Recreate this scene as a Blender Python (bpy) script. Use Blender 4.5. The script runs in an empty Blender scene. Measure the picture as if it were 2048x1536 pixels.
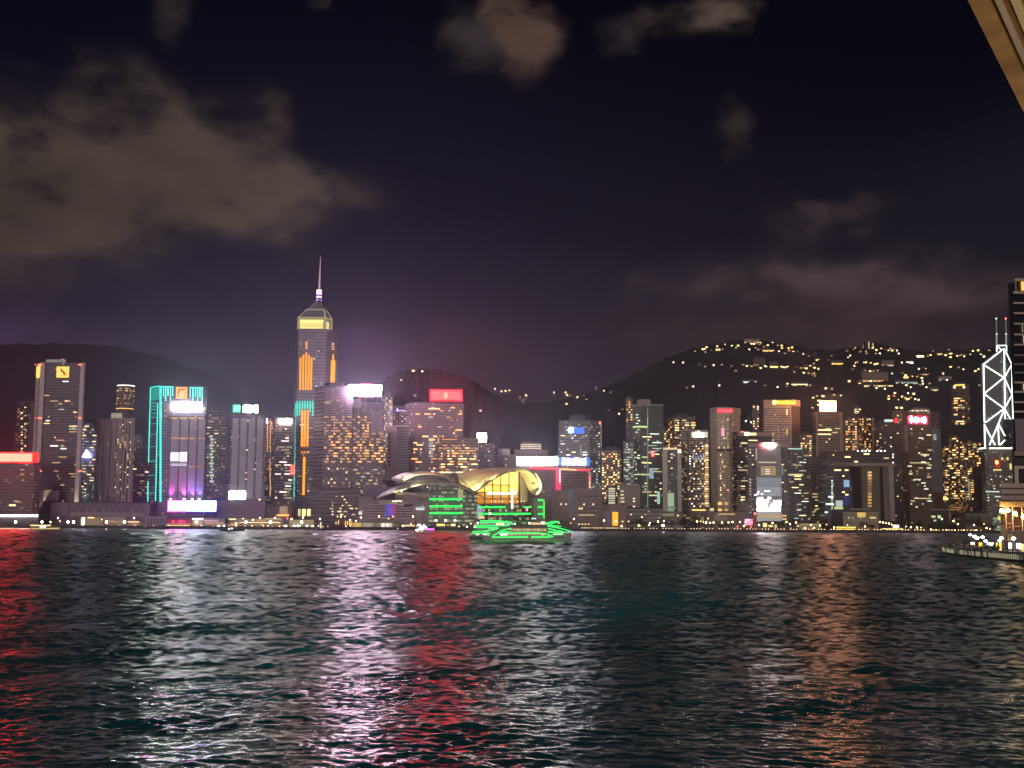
import bpy, math, random
import numpy as np
HAZE = 7.5e-5
from mathutils import Vector

# ---------------------------------------------------------------- camera, world, light
SC = bpy.context.scene
COL = SC.collection
F, CH = 2412.0, 8.5                     # focal length in photo pixels, camera height in metres
TH, RO = math.radians(6.57), math.radians(0.33)
fw = Vector((0, math.cos(TH), math.sin(TH)))
up0 = Vector((0, -math.sin(TH), math.cos(TH)))
rt0 = Vector((1, 0, 0))
rt = rt0 * math.cos(RO) + up0 * math.sin(RO)
up = up0 * math.cos(RO) - rt0 * math.sin(RO)
CAM = Vector((0, 0, CH))
cd = bpy.data.cameras.new('camera'); cam = bpy.data.objects.new('camera', cd); COL.objects.link(cam)
from mathutils import Matrix
m = Matrix((rt, up, -fw)).transposed().to_4x4(); m.translation = CAM
cam.matrix_world = m
cd.sensor_width = 36; cd.lens = 36 * F / 2048; cd.clip_start = .05; cd.clip_end = 30000
SC.camera = cam
SC.view_settings.view_transform = 'Standard'; SC.view_settings.look = 'None'
SC.view_settings.exposure = 0.0; SC.view_settings.gamma = 1
cy = SC.cycles
cy.use_denoising = True
try: cy.denoiser = 'OPENIMAGEDENOISE'
except Exception: pass
cy.max_bounces = 4; cy.diffuse_bounces = 2; cy.glossy_bounces = 3; cy.transmission_bounces = 2
cy.volume_bounces = 0; cy.transparent_max_bounces = 6
cy.use_light_tree = True; cy.sample_clamp_indirect = 4; cy.sample_clamp_direct = 0
cy.caustics_reflective = False; cy.caustics_refractive = False


def nd(nt, typ, **kw):
    n = nt.nodes.new(typ)
    for k, v in kw.items():
        if k.startswith('i_'):
            n.inputs[int(k[2:]) if k[2:].isdigit() else k[2:]].default_value = v
        else: setattr(n, k, v)
    return n


def mth(nt, op, a, b=None, c=None, clamp=False):
    n = nt.nodes.new('ShaderNodeMath'); n.operation = op; n.use_clamp = clamp
    for i, x in enumerate((a, b, c)):
        if x is None: continue
        if isinstance(x, (int, float)): n.inputs[i].default_value = x
        else: nt.links.new(x, n.inputs[i])
    return n.outputs[0]


def mixc(nt, f, a, b, mode='MIX'):
    n = nt.nodes.new('ShaderNodeMix'); n.data_type = 'RGBA'; n.blend_type = mode
    for i, x in ((0, f), (6, a), (7, b)):
        if isinstance(x, (int, float)): n.inputs[i].default_value = x
        elif isinstance(x, tuple): n.inputs[i].default_value = (x + (1,))[:4]
        else: nt.links.new(x, n.inputs[i])
    return n.outputs[2]


def lin(*c):
    return tuple(((x / 255) / 12.92 if x / 255 <= .04045 else ((x / 255 + .055) / 1.055) ** 2.4) for x in c)


# night sky over the harbour: navy above, city glow low down, torn clouds lit from below
W = bpy.data.worlds.new('World'); SC.world = W; W.use_nodes = True
nt = W.node_tree; nt.nodes.clear()
tc = nd(nt, 'ShaderNodeTexCoord')
sx = nd(nt, 'ShaderNodeSeparateXYZ'); nt.links.new(tc.outputs['Generated'], sx.inputs[0])
az0 = mth(nt, 'ARCTAN2', sx.outputs[0], sx.outputs[1]); el0 = mth(nt, 'ARCSINE', sx.outputs[2])
def skynoise(scale, detail, off, stretch=1.6):
    mp = nd(nt, 'ShaderNodeMapping'); mp.inputs[1].default_value = off; mp.inputs[3].default_value = (1, 1, stretch)
    nt.links.new(tc.outputs['Generated'], mp.inputs[0])
    n = nd(nt, 'ShaderNodeTexNoise'); n.inputs['Scale'].default_value = scale; n.inputs['Detail'].default_value = detail
    n.inputs['Roughness'].default_value = .58
    nt.links.new(mp.outputs[0], n.inputs['Vector'])
    return n
n1 = skynoise(7, 5, (3.1, 1.7, .4)); n2 = skynoise(15, 6, (8.3, 2.2, 5.1)); n3 = skynoise(4.2, 4, (1.3, 7.7, 2.1))
s1 = nd(nt, 'ShaderNodeSeparateColor'); nt.links.new(n1.outputs['Color'], s1.inputs[0])
az = mth(nt, 'MULTIPLY_ADD', mth(nt, 'SUBTRACT', s1.outputs[0], .5), .085, az0)
el = mth(nt, 'MULTIPLY_ADD', mth(nt, 'SUBTRACT', s1.outputs[1], .5), .075, el0)
def azel(px, py):
    d = (fw + rt * ((px - 1024) / F) + up * ((768 - py) / F)).normalized()
    return math.atan2(d.x, d.y), math.asin(d.z)
def blob(px, py, rx, ry, pw=1.0, warped=True):
    a0, e0 = azel(px, py); A, E = (az, el) if warped else (az0, el0)
    qa = mth(nt, 'DIVIDE', mth(nt, 'SUBTRACT', A, a0), rx / F); qe = mth(nt, 'DIVIDE', mth(nt, 'SUBTRACT', E, e0), ry / F)
    r2 = mth(nt, 'ADD', mth(nt, 'MULTIPLY', qa, qa), mth(nt, 'MULTIPLY', qe, qe))
    return mth(nt, 'MULTIPLY', mth(nt, 'EXPONENT', mth(nt, 'MULTIPLY', r2, -1.0)), pw)
cr = nd(nt, 'ShaderNodeValToRGB'); nt.links.new(mth(nt, 'MULTIPLY', el0, 1 / .55, clamp=True), cr.inputs[0])
e = cr.color_ramp.elements
e[0].position = 0; e[0].color = (*lin(55, 45, 55), 1); e[1].position = 1; e[1].color = (*lin(2, 1, 10), 1)
for ps, c in ((.28, (37, 32, 48)), (.42, (19, 17, 34)), (.58, (7, 7, 24)), (.75, (2, 2, 15))):
    x = e.new(ps); x.color = (*lin(*c), 1)
sky = cr.outputs[0]
wr = nd(nt, 'ShaderNodeMapRange'); wr.inputs[1].default_value = -.12; wr.inputs[2].default_value = .3   # browner to the right
nt.links.new(az0, wr.inputs[0])
sky = mixc(nt, wr.outputs[0], sky, mixc(nt, 1.0, sky, (.95, .88, .64), 'MULTIPLY'))
cl = mth(nt, 'MULTIPLY_ADD', mth(nt, 'SUBTRACT', n2.outputs[0], .5), 2.0, .72, clamp=True)
def cloud(sky, blobs, col, lo=.18, hi=.75, amt=1.0):
    s = None
    for b in blobs:
        x = blob(*b); s = x if s is None else mth(nt, 'ADD', s, x)
    s = mth(nt, 'MULTIPLY', s, mth(nt, 'MULTIPLY_ADD', mth(nt, 'SUBTRACT', n2.outputs[0], .5), 3.0, .92))
    mr = nd(nt, 'ShaderNodeMapRange', interpolation_type='SMOOTHSTEP'); mr.inputs[1].default_value = lo; mr.inputs[2].default_value = hi
    nt.links.new(s, mr.inputs[0])
    tx = mth(nt, 'MULTIPLY_ADD', mth(nt, 'SUBTRACT', n3.outputs[0], .5), 1.6, .95)
    tx = mth(nt, 'MULTIPLY', tx, mth(nt, 'MULTIPLY_ADD', mth(nt, 'SUBTRACT', n2.outputs[0], .5), 1.1, 1.0))
    c3 = nd(nt, 'ShaderNodeCombineColor')
    for i in range(3): nt.links.new(tx, c3.inputs[i])
    return mixc(nt, mth(nt, 'MULTIPLY', mr.outputs[0], amt), sky, mixc(nt, 1.0, lin(*col), c3.outputs[0], 'MULTIPLY'))
sky = cloud(sky, [(60, 350, 290, 115, 1.0), (330, 285, 180, 90, .8), (430, 400, 230, 78, .9), (620, 365, 115, 46, .85), (-250, 370, 380, 150, 1), (40, 480, 190, 55, .7), (545, 225, 55, 45, .5), (180, 170, 60, 45, .5), (300, 165, 50, 40, .5)], (76, 64, 56), .06, 1.15)
sky = cloud(sky, [(1040, 40, 62, 110, 1.0), (1085, 70, 60, 50, .5)], (76, 60, 51), .15, 1.0)
sky = cloud(sky, [(1465, 25, 75, 52, 1.0), (1330, 50, 110, 50, .5)], (98, 82, 72), .2, 1.1)
sky = cloud(sky, [(950, 70, 60, 70, .7), (1250, 90, 60, 50, .5), (350, 40, 50, 60, .5), (625, 5, 35, 30, .8)], (52, 45, 46), .15, .9)
sky = cloud(sky, [(1465, 270, 38, 60, .9), (1440, 320, 40, 40, .6)], (56, 47, 47), .15, .9)
sky = cloud(sky, [(1670, 435, 120, 32, .9), (1450, 560, 260, 60, .6), (1850, 570, 260, 60, .7), (620, 530, 140, 60, .6)], (64, 51, 53), .15, .95)
sky = cloud(sky, [(330, 690, 160, 60, .8), (480, 720, 200, 55, .9)], (54, 48, 62), .15, .95, .6)
sky = cloud(sky, [(740, 700, 170, 90, 1.0)], (92, 70, 100), .0, 1.3, .7)
sky = cloud(sky, [(930, 720, 190, 90, 1.0)], (72, 50, 58), .0, 1.3, .7)
sky = cloud(sky, [(1620, 660, 500, 70, 1.0)], (56, 42, 40), .0, 1.3, .75)
sky = cloud(sky, [(10, 690, 220, 60, 1.0)], (70, 54, 80), .0, 1.3, .8)
# behind the camera the sky glows over the other half of the city
bk = nd(nt, 'ShaderNodeMapRange'); bk.inputs[1].default_value = .2; bk.inputs[2].default_value = -.7
nt.links.new(sx.outputs[1], bk.inputs[0])
sky = mixc(nt, bk.outputs[0], sky, lin(44, 38, 44))
bg = nd(nt, 'ShaderNodeBackground'); nt.links.new(sky, bg.inputs[0]); bg.inputs[1].default_value = 1.0
wo = nd(nt, 'ShaderNodeOutputWorld'); nt.links.new(bg.outputs[0], wo.inputs[0])

# one very soft low light from the lit city behind the camera
sl = bpy.data.lights.new('sun', 'SUN'); sl.energy = .95; sl.angle = math.radians(40); sl.color = (1, .84, .84)
sun = bpy.data.objects.new('sun', sl); COL.objects.link(sun)
sun.rotation_euler = Vector((.12, 1, -.17)).to_track_quat('-Z', 'Y').to_euler()

# ---------------------------------------------------------------- helpers
def raydir(px, py): return fw + rt * ((px - 1024) / F) + up * ((768 - py) / F)
def P(px, py, Y):
    d = raydir(px, py); return CAM + d * (Y / d.y)
def onz(px, py, z):
    d = raydir(px, py); return CAM + d * ((z - CH) / d.z)


class MB:
    def __init__(s): s.v = []; s.f = []; s.uv = []
    def face(s, pts, uv=None):
        b = len(s.v); s.v += [tuple(p) for p in pts]; s.f.append(tuple(range(b, b + len(pts)))); s.uv.append(uv)
    def quadbox(s, p):          # p: 8 corners, bottom ring 0-3 then top ring 4-7 (both counter-clockwise from above)
        b = len(s.v); s.v += [tuple(x) for x in p]
        for q in ((3, 2, 1, 0), (4, 5, 6, 7), (0, 1, 5, 4), (1, 2, 6, 5), (2, 3, 7, 6), (3, 0, 4, 7)):
            s.f.append(tuple(b + i for i in q)); s.uv.append(None)
        return s
    def box(s, x0, x1, y0, y1, z0, z1):
        return s.quadbox([(x0, y0, z0), (x1, y0, z0), (x1, y1, z0), (x0, y1, z0), (x0, y0, z1), (x1, y0, z1), (x1, y1, z1), (x0, y1, z1)])
    def prism(s, pts, z0, z1, cap=True):   # pts counter-clockwise from above; wall faces carry metres as uv
        n = len(pts); u = 0; b = len(s.v)
        zz0 = z0 if isinstance(z0, (list, tuple)) else [z0] * n; zz1 = z1 if isinstance(z1, (list, tuple)) else [z1] * n
        s.v += [(p[0], p[1], zz0[i]) for i, p in enumerate(pts)] + [(p[0], p[1], zz1[i]) for i, p in enumerate(pts)]
        for i in range(n):
            j = (i + 1) % n; L = math.dist(pts[i][:2], pts[j][:2])
            s.f.append((b + i, b + j, b + n + j, b + n + i)); s.uv.append([(u, 0), (u + L, 0), (u + L, zz1[j] - zz0[j]), (u, zz1[i] - zz0[i])]); u += L
        if cap:
            s.f.append(tuple(b + n + i for i in range(n))); s.uv.append([(-50, -50)] * n)
            s.f.append(tuple(b + n - 1 - i for i in range(n))); s.uv.append([(-50, -50)] * n)
        return s
    def tube(s, path, r, n=6, r2=None):
        path = [Vector(p) for p in path]; rings = []; b0 = len(s.v)
        for i, p in enumerate(path):
            t = (path[min(i + 1, len(path) - 1)] - path[max(i - 1, 0)]).normalized()
            a = t.orthogonal().normalized() if abs(t.z) > .9 else t.cross(Vector((0, 0, 1))).normalized(); c = t.cross(a)
            rr = r if r2 is None else r + (r2 - r) * i / max(1, len(path) - 1)
            for k in range(n):
                q = p + (a * math.cos(2 * math.pi * k / n) + c * math.sin(2 * math.pi * k / n)) * rr; s.v.append(tuple(q))
        for i in range(len(path) - 1):
            for k in range(n):
                x, y = b0 + i * n + k, b0 + i * n + (k + 1) % n
                s.f.append((x, y, y + n, x + n)); s.uv.append(None)
        s.f.append(tuple(b0 + k for k in reversed(range(n)))); s.uv.append(None)
        e = b0 + (len(path) - 1) * n; s.f.append(tuple(e + k for k in range(n))); s.uv.append(None)
        return s
    def lathe(s, prof, n=12, c=(0, 0, 0)):
        b = len(s.v)
        for r, z in prof:
            for k in range(n):
                a = 2 * math.pi * k / n; s.v.append((c[0] + r * math.cos(a), c[1] + r * math.sin(a), c[2] + z))
        for i in range(len(prof) - 1):
            for k in range(n):
                x, y = b + i * n + k, b + i * n + (k + 1) % n
                s.f.append((x, y, y + n, x + n)); s.uv.append(None)
        s.f.append(tuple(b + k for k in reversed(range(n)))); s.uv.append(None)
        e = b + (len(prof) - 1) * n; s.f.append(tuple(e + k for k in range(n))); s.uv.append(None)
        return s
    def grid(s, rows):
        b = len(s.v); n = len(rows[0])
        for r in rows: s.v += [tuple(p) for p in r]
        for i in range(len(rows) - 1):
            for k in range(n - 1):
                x = b + i * n + k; s.f.append((x, x + 1, x + n + 1, x + n)); s.uv.append([(k, i), (k + 1, i), (k + 1, i + 1), (k, i + 1)])
        return s
    def mesh(s, name, mat, off=(0, 0, 0), smooth=False):
        me = bpy.data.meshes.new(name); o = Vector(off)
        me.from_pydata([tuple(Vector(v) - o) for v in s.v], [], s.f)
        if any(u is not None for u in s.uv):
            l = me.uv_layers.new(name='UVMap'); i = 0
            for f, u in zip(s.f, s.uv):
                for k in range(len(f)):
                    l.data[i].uv = u[k] if u else (-50, -50); i += 1
        me.materials.append(mat)
        if smooth: me.polygons.foreach_set('use_smooth', [True] * len(me.polygons))
        return me
    def build(s, name, mat, parent=None, smooth=False):
        off = parent_off(parent)
        o = bpy.data.objects.new(name, s.mesh(name, mat, off, smooth)); COL.objects.link(o)
        if parent: o.parent = parent
        return o


def parent_off(p):
    v = Vector((0, 0, 0))
    while p: v += p.location; p = p.parent
    return v
def tag(o, label=None, cat=None, group=None, kind=None):
    if label: o['label'] = label
    if cat: o['category'] = cat
    if group: o['group'] = group
    if kind: o['kind'] = kind
    return o
def thing(name, label, cat, loc, group=None):
    o = bpy.data.objects.new(name, None); COL.objects.link(o); o.location = loc; o.empty_display_size = .1
    return tag(o, label, cat, group)
def dup(root, loc, label=None, rz=0, sc=1.0):
    r = root.copy(); COL.objects.link(r); r.location = loc; r.rotation_euler = (0, 0, rz); r.scale = (sc,) * 3
    if label: r['label'] = label
    for ch in list(root.children):
        c = ch.copy(); COL.objects.link(c); c.parent = r
        for g in list(ch.children):
            d = g.copy(); COL.objects.link(d); d.parent = c
    return r


# ---------------------------------------------------------------- materials
MC = {}
def newmat(name):
    mt = bpy.data.materials.new(name); mt.use_nodes = True; mt.node_tree.nodes.clear(); return mt, mt.node_tree
def bsdf(nt):
    b = nt.nodes.new('ShaderNodeBsdfPrincipled'); o = nt.nodes.new('ShaderNodeOutputMaterial'); nt.links.new(b.outputs[0], o.inputs[0]); return b
def pl(col, rough=.6, metal=0.0, var=.25, scale=.15, name='paint'):
    k = ('pl', col, rough, metal, var, scale)
    if k in MC: return MC[k]
    mt, nt = newmat(name); b = bsdf(nt); tc = nd(nt, 'ShaderNodeTexCoord'); n = nd(nt, 'ShaderNodeTexNoise'); n.inputs['Scale'].default_value = scale; n.inputs['Detail'].default_value = 5
    nt.links.new(tc.outputs['Object'], n.inputs['Vector'])
    f = mth(nt, 'MULTIPLY_ADD', mth(nt, 'SUBTRACT', n.outputs[0], .5), var * 2.5, 1.0)
    cc = nd(nt, 'ShaderNodeCombineColor')
    for i in range(3): nt.links.new(f, cc.inputs[i])
    nt.links.new(mixc(nt, 1.0, col, cc.outputs[0], 'MULTIPLY'), b.inputs['Base Color']); b.inputs['Roughness'].default_value = rough; b.inputs['Metallic'].default_value = metal
    MC[k] = mt; return mt
def em(col, s=1.0, sample=False, name='light', x3=True):
    if s >= 12 and sample and x3 and name not in ('lamp_head', 'globe'): s *= 3.0
    k = ('em', col, s, sample)
    if k in MC: return MC[k]
    mt, nt = newmat(name); b = bsdf(nt); b.inputs['Base Color'].default_value = (.02, .02, .02, 1); b.inputs['Roughness'].default_value = .5
    b.inputs['Emission Color'].default_value = (*col, 1); b.inputs['Emission Strength'].default_value = s
    if not sample: mt.cycles.emission_sampling = 'NONE'
    MC[k] = mt; return mt
def facade(wall, glass=(.02, .018, .025), fh=3.6, bw=3.2, wv=.55, wh=.82, p=0.0, lit=(1, .6, .25), ls=.5, rough=.6, seed=0, top=None, gr=.22, var=.3):
    p = min(.6, p * 3.2); ls = ls * 1.05
    k = ('fc', wall, glass, fh, bw, wv, wh, p, lit, ls, seed)
    if k in MC: return MC[k]
    mt, nt = newmat('facade'); b = bsdf(nt)
    uv = nd(nt, 'ShaderNodeUVMap'); sp = nd(nt, 'ShaderNodeSeparateXYZ'); nt.links.new(uv.outputs[0], sp.inputs[0])
    fu = mth(nt, 'DIVIDE', mth(nt, 'ADD', sp.outputs[0], .37 + seed), bw); fv = mth(nt, 'DIVIDE', sp.outputs[1], fh)
    cu = mth(nt, 'FLOOR', fu); cv = mth(nt, 'FLOOR', fv); ru = mth(nt, 'FRACT', fu); rv = mth(nt, 'FRACT', fv)
    mk = mth(nt, 'MULTIPLY', mth(nt, 'LESS_THAN', ru, wh), mth(nt, 'LESS_THAN', rv, wv))
    mk = mth(nt, 'MULTIPLY', mk, mth(nt, 'GREATER_THAN', sp.outputs[1], 0.0))
    wn = nd(nt, 'ShaderNodeTexWhiteNoise', noise_dimensions='2D'); cb = nd(nt, 'ShaderNodeCombineXYZ')
    nt.links.new(cu, cb.inputs[0]); nt.links.new(mth(nt, 'ADD', cv, seed * 7.3), cb.inputs[1]); nt.links.new(cb.outputs[0], wn.inputs['Vector'])
    tc = nd(nt, 'ShaderNodeTexCoord'); n = nd(nt, 'ShaderNodeTexNoise'); n.inputs['Scale'].default_value = .045; n.inputs['Detail'].default_value = 6
    nt.links.new(tc.outputs['Object'], n.inputs['Vector'])
    f = mth(nt, 'MULTIPLY_ADD', mth(nt, 'SUBTRACT', n.outputs[0], .5), var * 2.5, 1.0)
    f = mth(nt, 'MULTIPLY', f, mth(nt, 'MULTIPLY_ADD', wn.outputs['Value'], .3, .85))
    cc = nd(nt, 'ShaderNodeCombineColor')
    for i in range(3): nt.links.new(f, cc.inputs[i])
    nt.links.new(mixc(nt, 1.0, mixc(nt, mk, wall, glass), cc.outputs[0], 'MULTIPLY'), b.inputs['Base Color'])
    nt.links.new(mth(nt, 'MULTIPLY_ADD', mk, gr - rough, rough), b.inputs['Roughness'])
    if p > 0:
        ws = nd(nt, 'ShaderNodeSeparateColor'); nt.links.new(wn.outputs['Color'], ws.inputs[0])
        on = mth(nt, 'MULTIPLY', mth(nt, 'LESS_THAN', ws.outputs[1], p), mk)
        b.inputs['Emission Color'].default_value = (*lit, 1)
        nt.links.new(mth(nt, 'MULTIPLY', on, mth(nt, 'MULTIPLY_ADD', ws.outputs[2], ls, ls * .25)), b.inputs['Emission Strength'])
        mt.cycles.emission_sampling = 'NONE'
    MC[k] = mt; return mt
WARM, AMB, YEL, COOL, WHT = (1, .55, .22), (1, .45, .10), (1, .78, .34), (.8, 1, .78), (1, .95, .88)
RED, GRN, TEAL, BLUE = (1, .03, .05), (.01, 1, .10), (.05, .9, .68), (.05, .16, 1)
GZ = 3.0                                # level of the far bank

# ---------------------------------------------------------------- buildings
class Bld:
    """one building: corners given by where they stand, walls as one part, everything else added on its faces"""
    def __init__(s, name, label, cat, xs, Ys, ytop, mat, depth=38, base=GZ, ym=None, group=None, ytops=None, back=None):
        n = len(xs); Ys = Ys if isinstance(Ys, (list, tuple)) else [Ys] * n
        ym = ym if ym is not None else (ytop + 1040) / 2
        fr = []
        for x, Y in zip(xs, Ys):
            p = P(x, ym, Y); fr.append((p.x, p.y))
        s.z0, s.z1 = base, P(sum(xs) / n, ytop, min(Ys)).z
        c = (fr[0][0] + fr[-1][0]) / 2; q = math.hypot(c, Ys[0]); dx, dy = c / q * depth, Ys[0] / q * depth
        bk = [(fr[-1][0] + dx, fr[-1][1] + dy), (fr[0][0] + dx, fr[0][1] + dy)]
        if n == 3: bk = [(fr[0][0] + fr[2][0] - fr[1][0], fr[0][1] + fr[2][1] - fr[1][1])] if back is None else back
        s.pts = fr + bk; s.front = fr; s.mid = (sum(p[0] for p in s.pts) / len(s.pts), sum(p[1] for p in s.pts) / len(s.pts))
        s.root = thing(name, label, cat, (s.mid[0], s.mid[1], base), group)
        s.wall = MB().prism(s.pts, base, s.z1).build('wall', mat, s.root)
        s.faces = []
        for A, B in zip(fr, fr[1:]):
            L = math.dist(A, B); t = Vector(((B[0] - A[0]) / L, (B[1] - A[1]) / L, 0)); s.faces.append((Vector((*A, 0)), t, Vector((t.y, -t.x, 0)), L))
        s.cache = {}; s.nw = 0
    def sz(s, f, px, py, out=0.0):
        A, t, n, L = s.faces[f]; d = raydir(px, py); A2 = A + n * out
        k = (A2 - CAM).dot(n) / d.dot(n); q = CAM + d * k
        return (q - A2).dot(t), q.z
    def w(s, f, a, z, out):
        A, t, n, L = s.faces[f]; q = A + t * a + n * out; return Vector((q.x, q.y, z))
    def slab(s, f, a0, a1, z0, z1, d0, d1, mb=None):
        mb = mb or MB(); w = s.w
        return mb.quadbox([w(f, a0, z0, d1), w(f, a1, z0, d1), w(f, a1, z0, d0), w(f, a0, z0, d0), w(f, a0, z1, d1), w(f, a1, z1, d1), w(f, a1, z1, d0), w(f, a0, z1, d0)])
    def rect(s, f, x0, y0, x1, y1, name, mat, d=.5, d0=.02, par=None, label=None):
        xm, ymm = (x0 + x1) / 2, (y0 + y1) / 2
        a0 = s.sz(f, x0, ymm, d)[0]; a1 = s.sz(f, x1, ymm, d)[0]; z1 = s.sz(f, xm, y0, d)[1]; z0 = s.sz(f, xm, y1, d)[1]
        o = s.slab(f, a0, a1, z0, z1, d0, d).build(name, mat, par or s.root)
        if label: o['label'] = label
        return o
    def line(s, f, pts, wpx, name, mat, out=.5, par=None):
        r = wpx / 2 * s.faces[f][0].y / F; q = []
        for x, y in pts:
            a, z = s.sz(f, x, y, out); q.append(s.w(f, a, z, out))
        return MB().tube(q, r, 6).build(name, mat, par or s.root)
    def roof(s, mat, over=.6, th=1.4, plant=True, ph=5.0):
        m = s.mid; k = lambda p, g: (m[0] + (p[0] - m[0]) * g, m[1] + (p[1] - m[1]) * g)
        ext = max(math.dist(p, m) for p in s.pts); g = 1 + over / ext
        r = MB().prism([k(p, g) for p in s.pts], s.z1 - .3, s.z1 + th).build('roof', mat, s.root)
        if plant: MB().prism([k(p, .5) for p in s.pts], s.z1 + th, s.z1 + th + ph).build('plant_room', mat, r)
        return r
    def lit(s, f, px, py, wpx, hpx, mat, name='window', d=.3, par=None):
        sc = s.faces[f][0].y / F; key = (f, round(wpx, 2), round(hpx, 2), mat.name, d)
        a, z = s.sz(f, px, py, d)
        if a < .3 or a > s.faces[f][3] - .3 or z > s.z1 - .5 or z < s.z0 + 1 or s.nw >= 100: return
        if key not in s.cache:
            W_, H_ = wpx * sc, hpx * sc; A, t, n, L = s.faces[f]; mb = MB()
            q = lambda aa, zz, o: tuple(t * aa + n * o + Vector((0, 0, zz)))
            mb.quadbox([q(-W_ / 2, -H_ / 2, d), q(W_ / 2, -H_ / 2, d), q(W_ / 2, -H_ / 2, .02), q(-W_ / 2, -H_ / 2, .02), q(-W_ / 2, H_ / 2, d), q(W_ / 2, H_ / 2, d), q(W_ / 2, H_ / 2, .02), q(-W_ / 2, H_ / 2, .02)])
            s.cache[key] = mb.mesh(name, mat)
        o = bpy.data.objects.new(name, s.cache[key]); COL.objects.link(o); o.parent = s.root
        o.location = s.w(f, a, z, 0) - s.root.location; s.nw += 1
        return o
    def windows(s, f, x0, y0, x1, y1, cw, rh, p, wpx, hpx, mats, seed=1, run=1, cap=60):
        p = min(.92, p * 1.3); cap = min(98, int(cap * 1.35)); R = random.Random(seed); n = 0
        cells = [(y0 + rh * (j + .5), x0 + cw * (i + .5)) for j in range(int((y1 - y0) / rh)) for i in range(int((x1 - x0) / cw))]
        ps = {j: R.uniform(.4, 1.7) for j in range(200)}
        R.shuffle(cells); skip = set()
        for y, x in cells:
            if n >= cap: break
            if (x, y) in skip or R.random() > p * ps[int((y - y0) / rh)]: continue
            k = R.randint(1, run)
            wd = wpx * k + (cw - wpx) * (k - 1)
            xx = min(x + cw * (k - 1) / 2, x1 - wd / 2)
            if s.lit(f, xx, y, wd, hpx, R.choice(mats)): n += 1
            for i in range(-run, run + 1): skip.add((x + cw * i, y))
    def text(s, f, string, x0, y0, x1, y1, mat, par=None, d=.8, name='lettering', fit=True):
        cu = bpy.data.curves.new('t', 'FONT'); cu.body = string; cu.extrude = .0; ob = bpy.data.objects.new('t', cu); COL.objects.link(ob)
        dg = bpy.context.evaluated_depsgraph_get(); me = bpy.data.meshes.new_from_object(ob.evaluated_get(dg))
        vs = [v.co.copy() for v in me.vertices]; fs = [tuple(p.vertices) for p in me.polygons]
        bpy.data.objects.remove(ob); bpy.data.curves.remove(cu)
        lx, hx, ly, hy = min(v.x for v in vs), max(v.x for v in vs), min(v.y for v in vs), max(v.y for v in vs)
        ymm, xm = (y0 + y1) / 2, (x0 + x1) / 2
        a0 = s.sz(f, x0, ymm, d)[0]; a1 = s.sz(f, x1, ymm, d)[0]; zt = s.sz(f, xm, y0, d)[1]; zb = s.sz(f, xm, y1, d)[1]
        mb = MB(); n = len(vs)
        for o in (d, d - .25):
            mb.v += [tuple(s.w(f, a0 + (v.x - lx) / (hx - lx) * (a1 - a0), zb + (v.y - ly) / (hy - ly) * (zt - zb), o)) for v in vs]
        mb.f = fs + [tuple(n + i for i in reversed(q)) for q in fs]
        ec = {}
        for q in fs:
            for a, b in zip(q, q[1:] + q[:1]): ec[(a, b)] = 1
        for a, b in list(ec):
            if (b, a) not in ec: mb.f.append((b, a, n + a, n + b))
        mb.uv = [None] * len(mb.f)
        return mb.build(name, mat, par or s.root)
    def glyphs(s, f, shapes, x0, y0, x1, y1, mat, par=None, d=.9, name='lettering'):
        """a row of closed outlines (unit squares) as one raised line of signage"""
        mb = MB(); ymm, xm = (y0 + y1) / 2, (x0 + x1) / 2
        a0 = s.sz(f, x0, ymm, d)[0]; a1 = s.sz(f, x1, ymm, d)[0]; zt = s.sz(f, xm, y0, d)[1]; zb = s.sz(f, xm, y1, d)[1]
        n = len(shapes); cw = (a1 - a0) / n
        for i, sh in enumerate(shapes):
            for poly in sh:
                q = [(a0 + cw * (i + .04 + .92 * u), zb + (zt - zb) * v) for u, v in poly]; k = len(q); b = len(mb.v)
                mb.v += [tuple(s.w(f, a, z, d)) for a, z in q] + [tuple(s.w(f, a, z, d - .3)) for a, z in q]
                mb.f.append(tuple(range(b, b + k))); mb.f.append(tuple(b + k + j for j in reversed(range(k))))
                for j in range(k): mb.f.append((b + (j + 1) % k, b + j, b + k + j, b + k + (j + 1) % k))
        mb.uv = [None] * len(mb.f)
        return mb.build(name, mat, par or s.root)
def R_(u0, v0, u1, v1): return [(u0, v0), (u1, v0), (u1, v1), (u0, v1)]
def ell(cx, cy_, rx, ry, n=14): return [(cx + rx * math.cos(2 * math.pi * i / n), cy_ + ry * math.sin(2 * math.pi * i / n)) for i in range(n)]
BLOT = [[R_(0, .05, 1, .95)], [R_(.05, 0, .95, .42), R_(.15, .5, .9, 1)], [ell(.5, .5, .5, .5)], [R_(0, .1, .42, .9), R_(.52, 0, 1, 1)], [R_(0, .6, 1, .95), R_(.2, 0, .8, .55)]]
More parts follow.
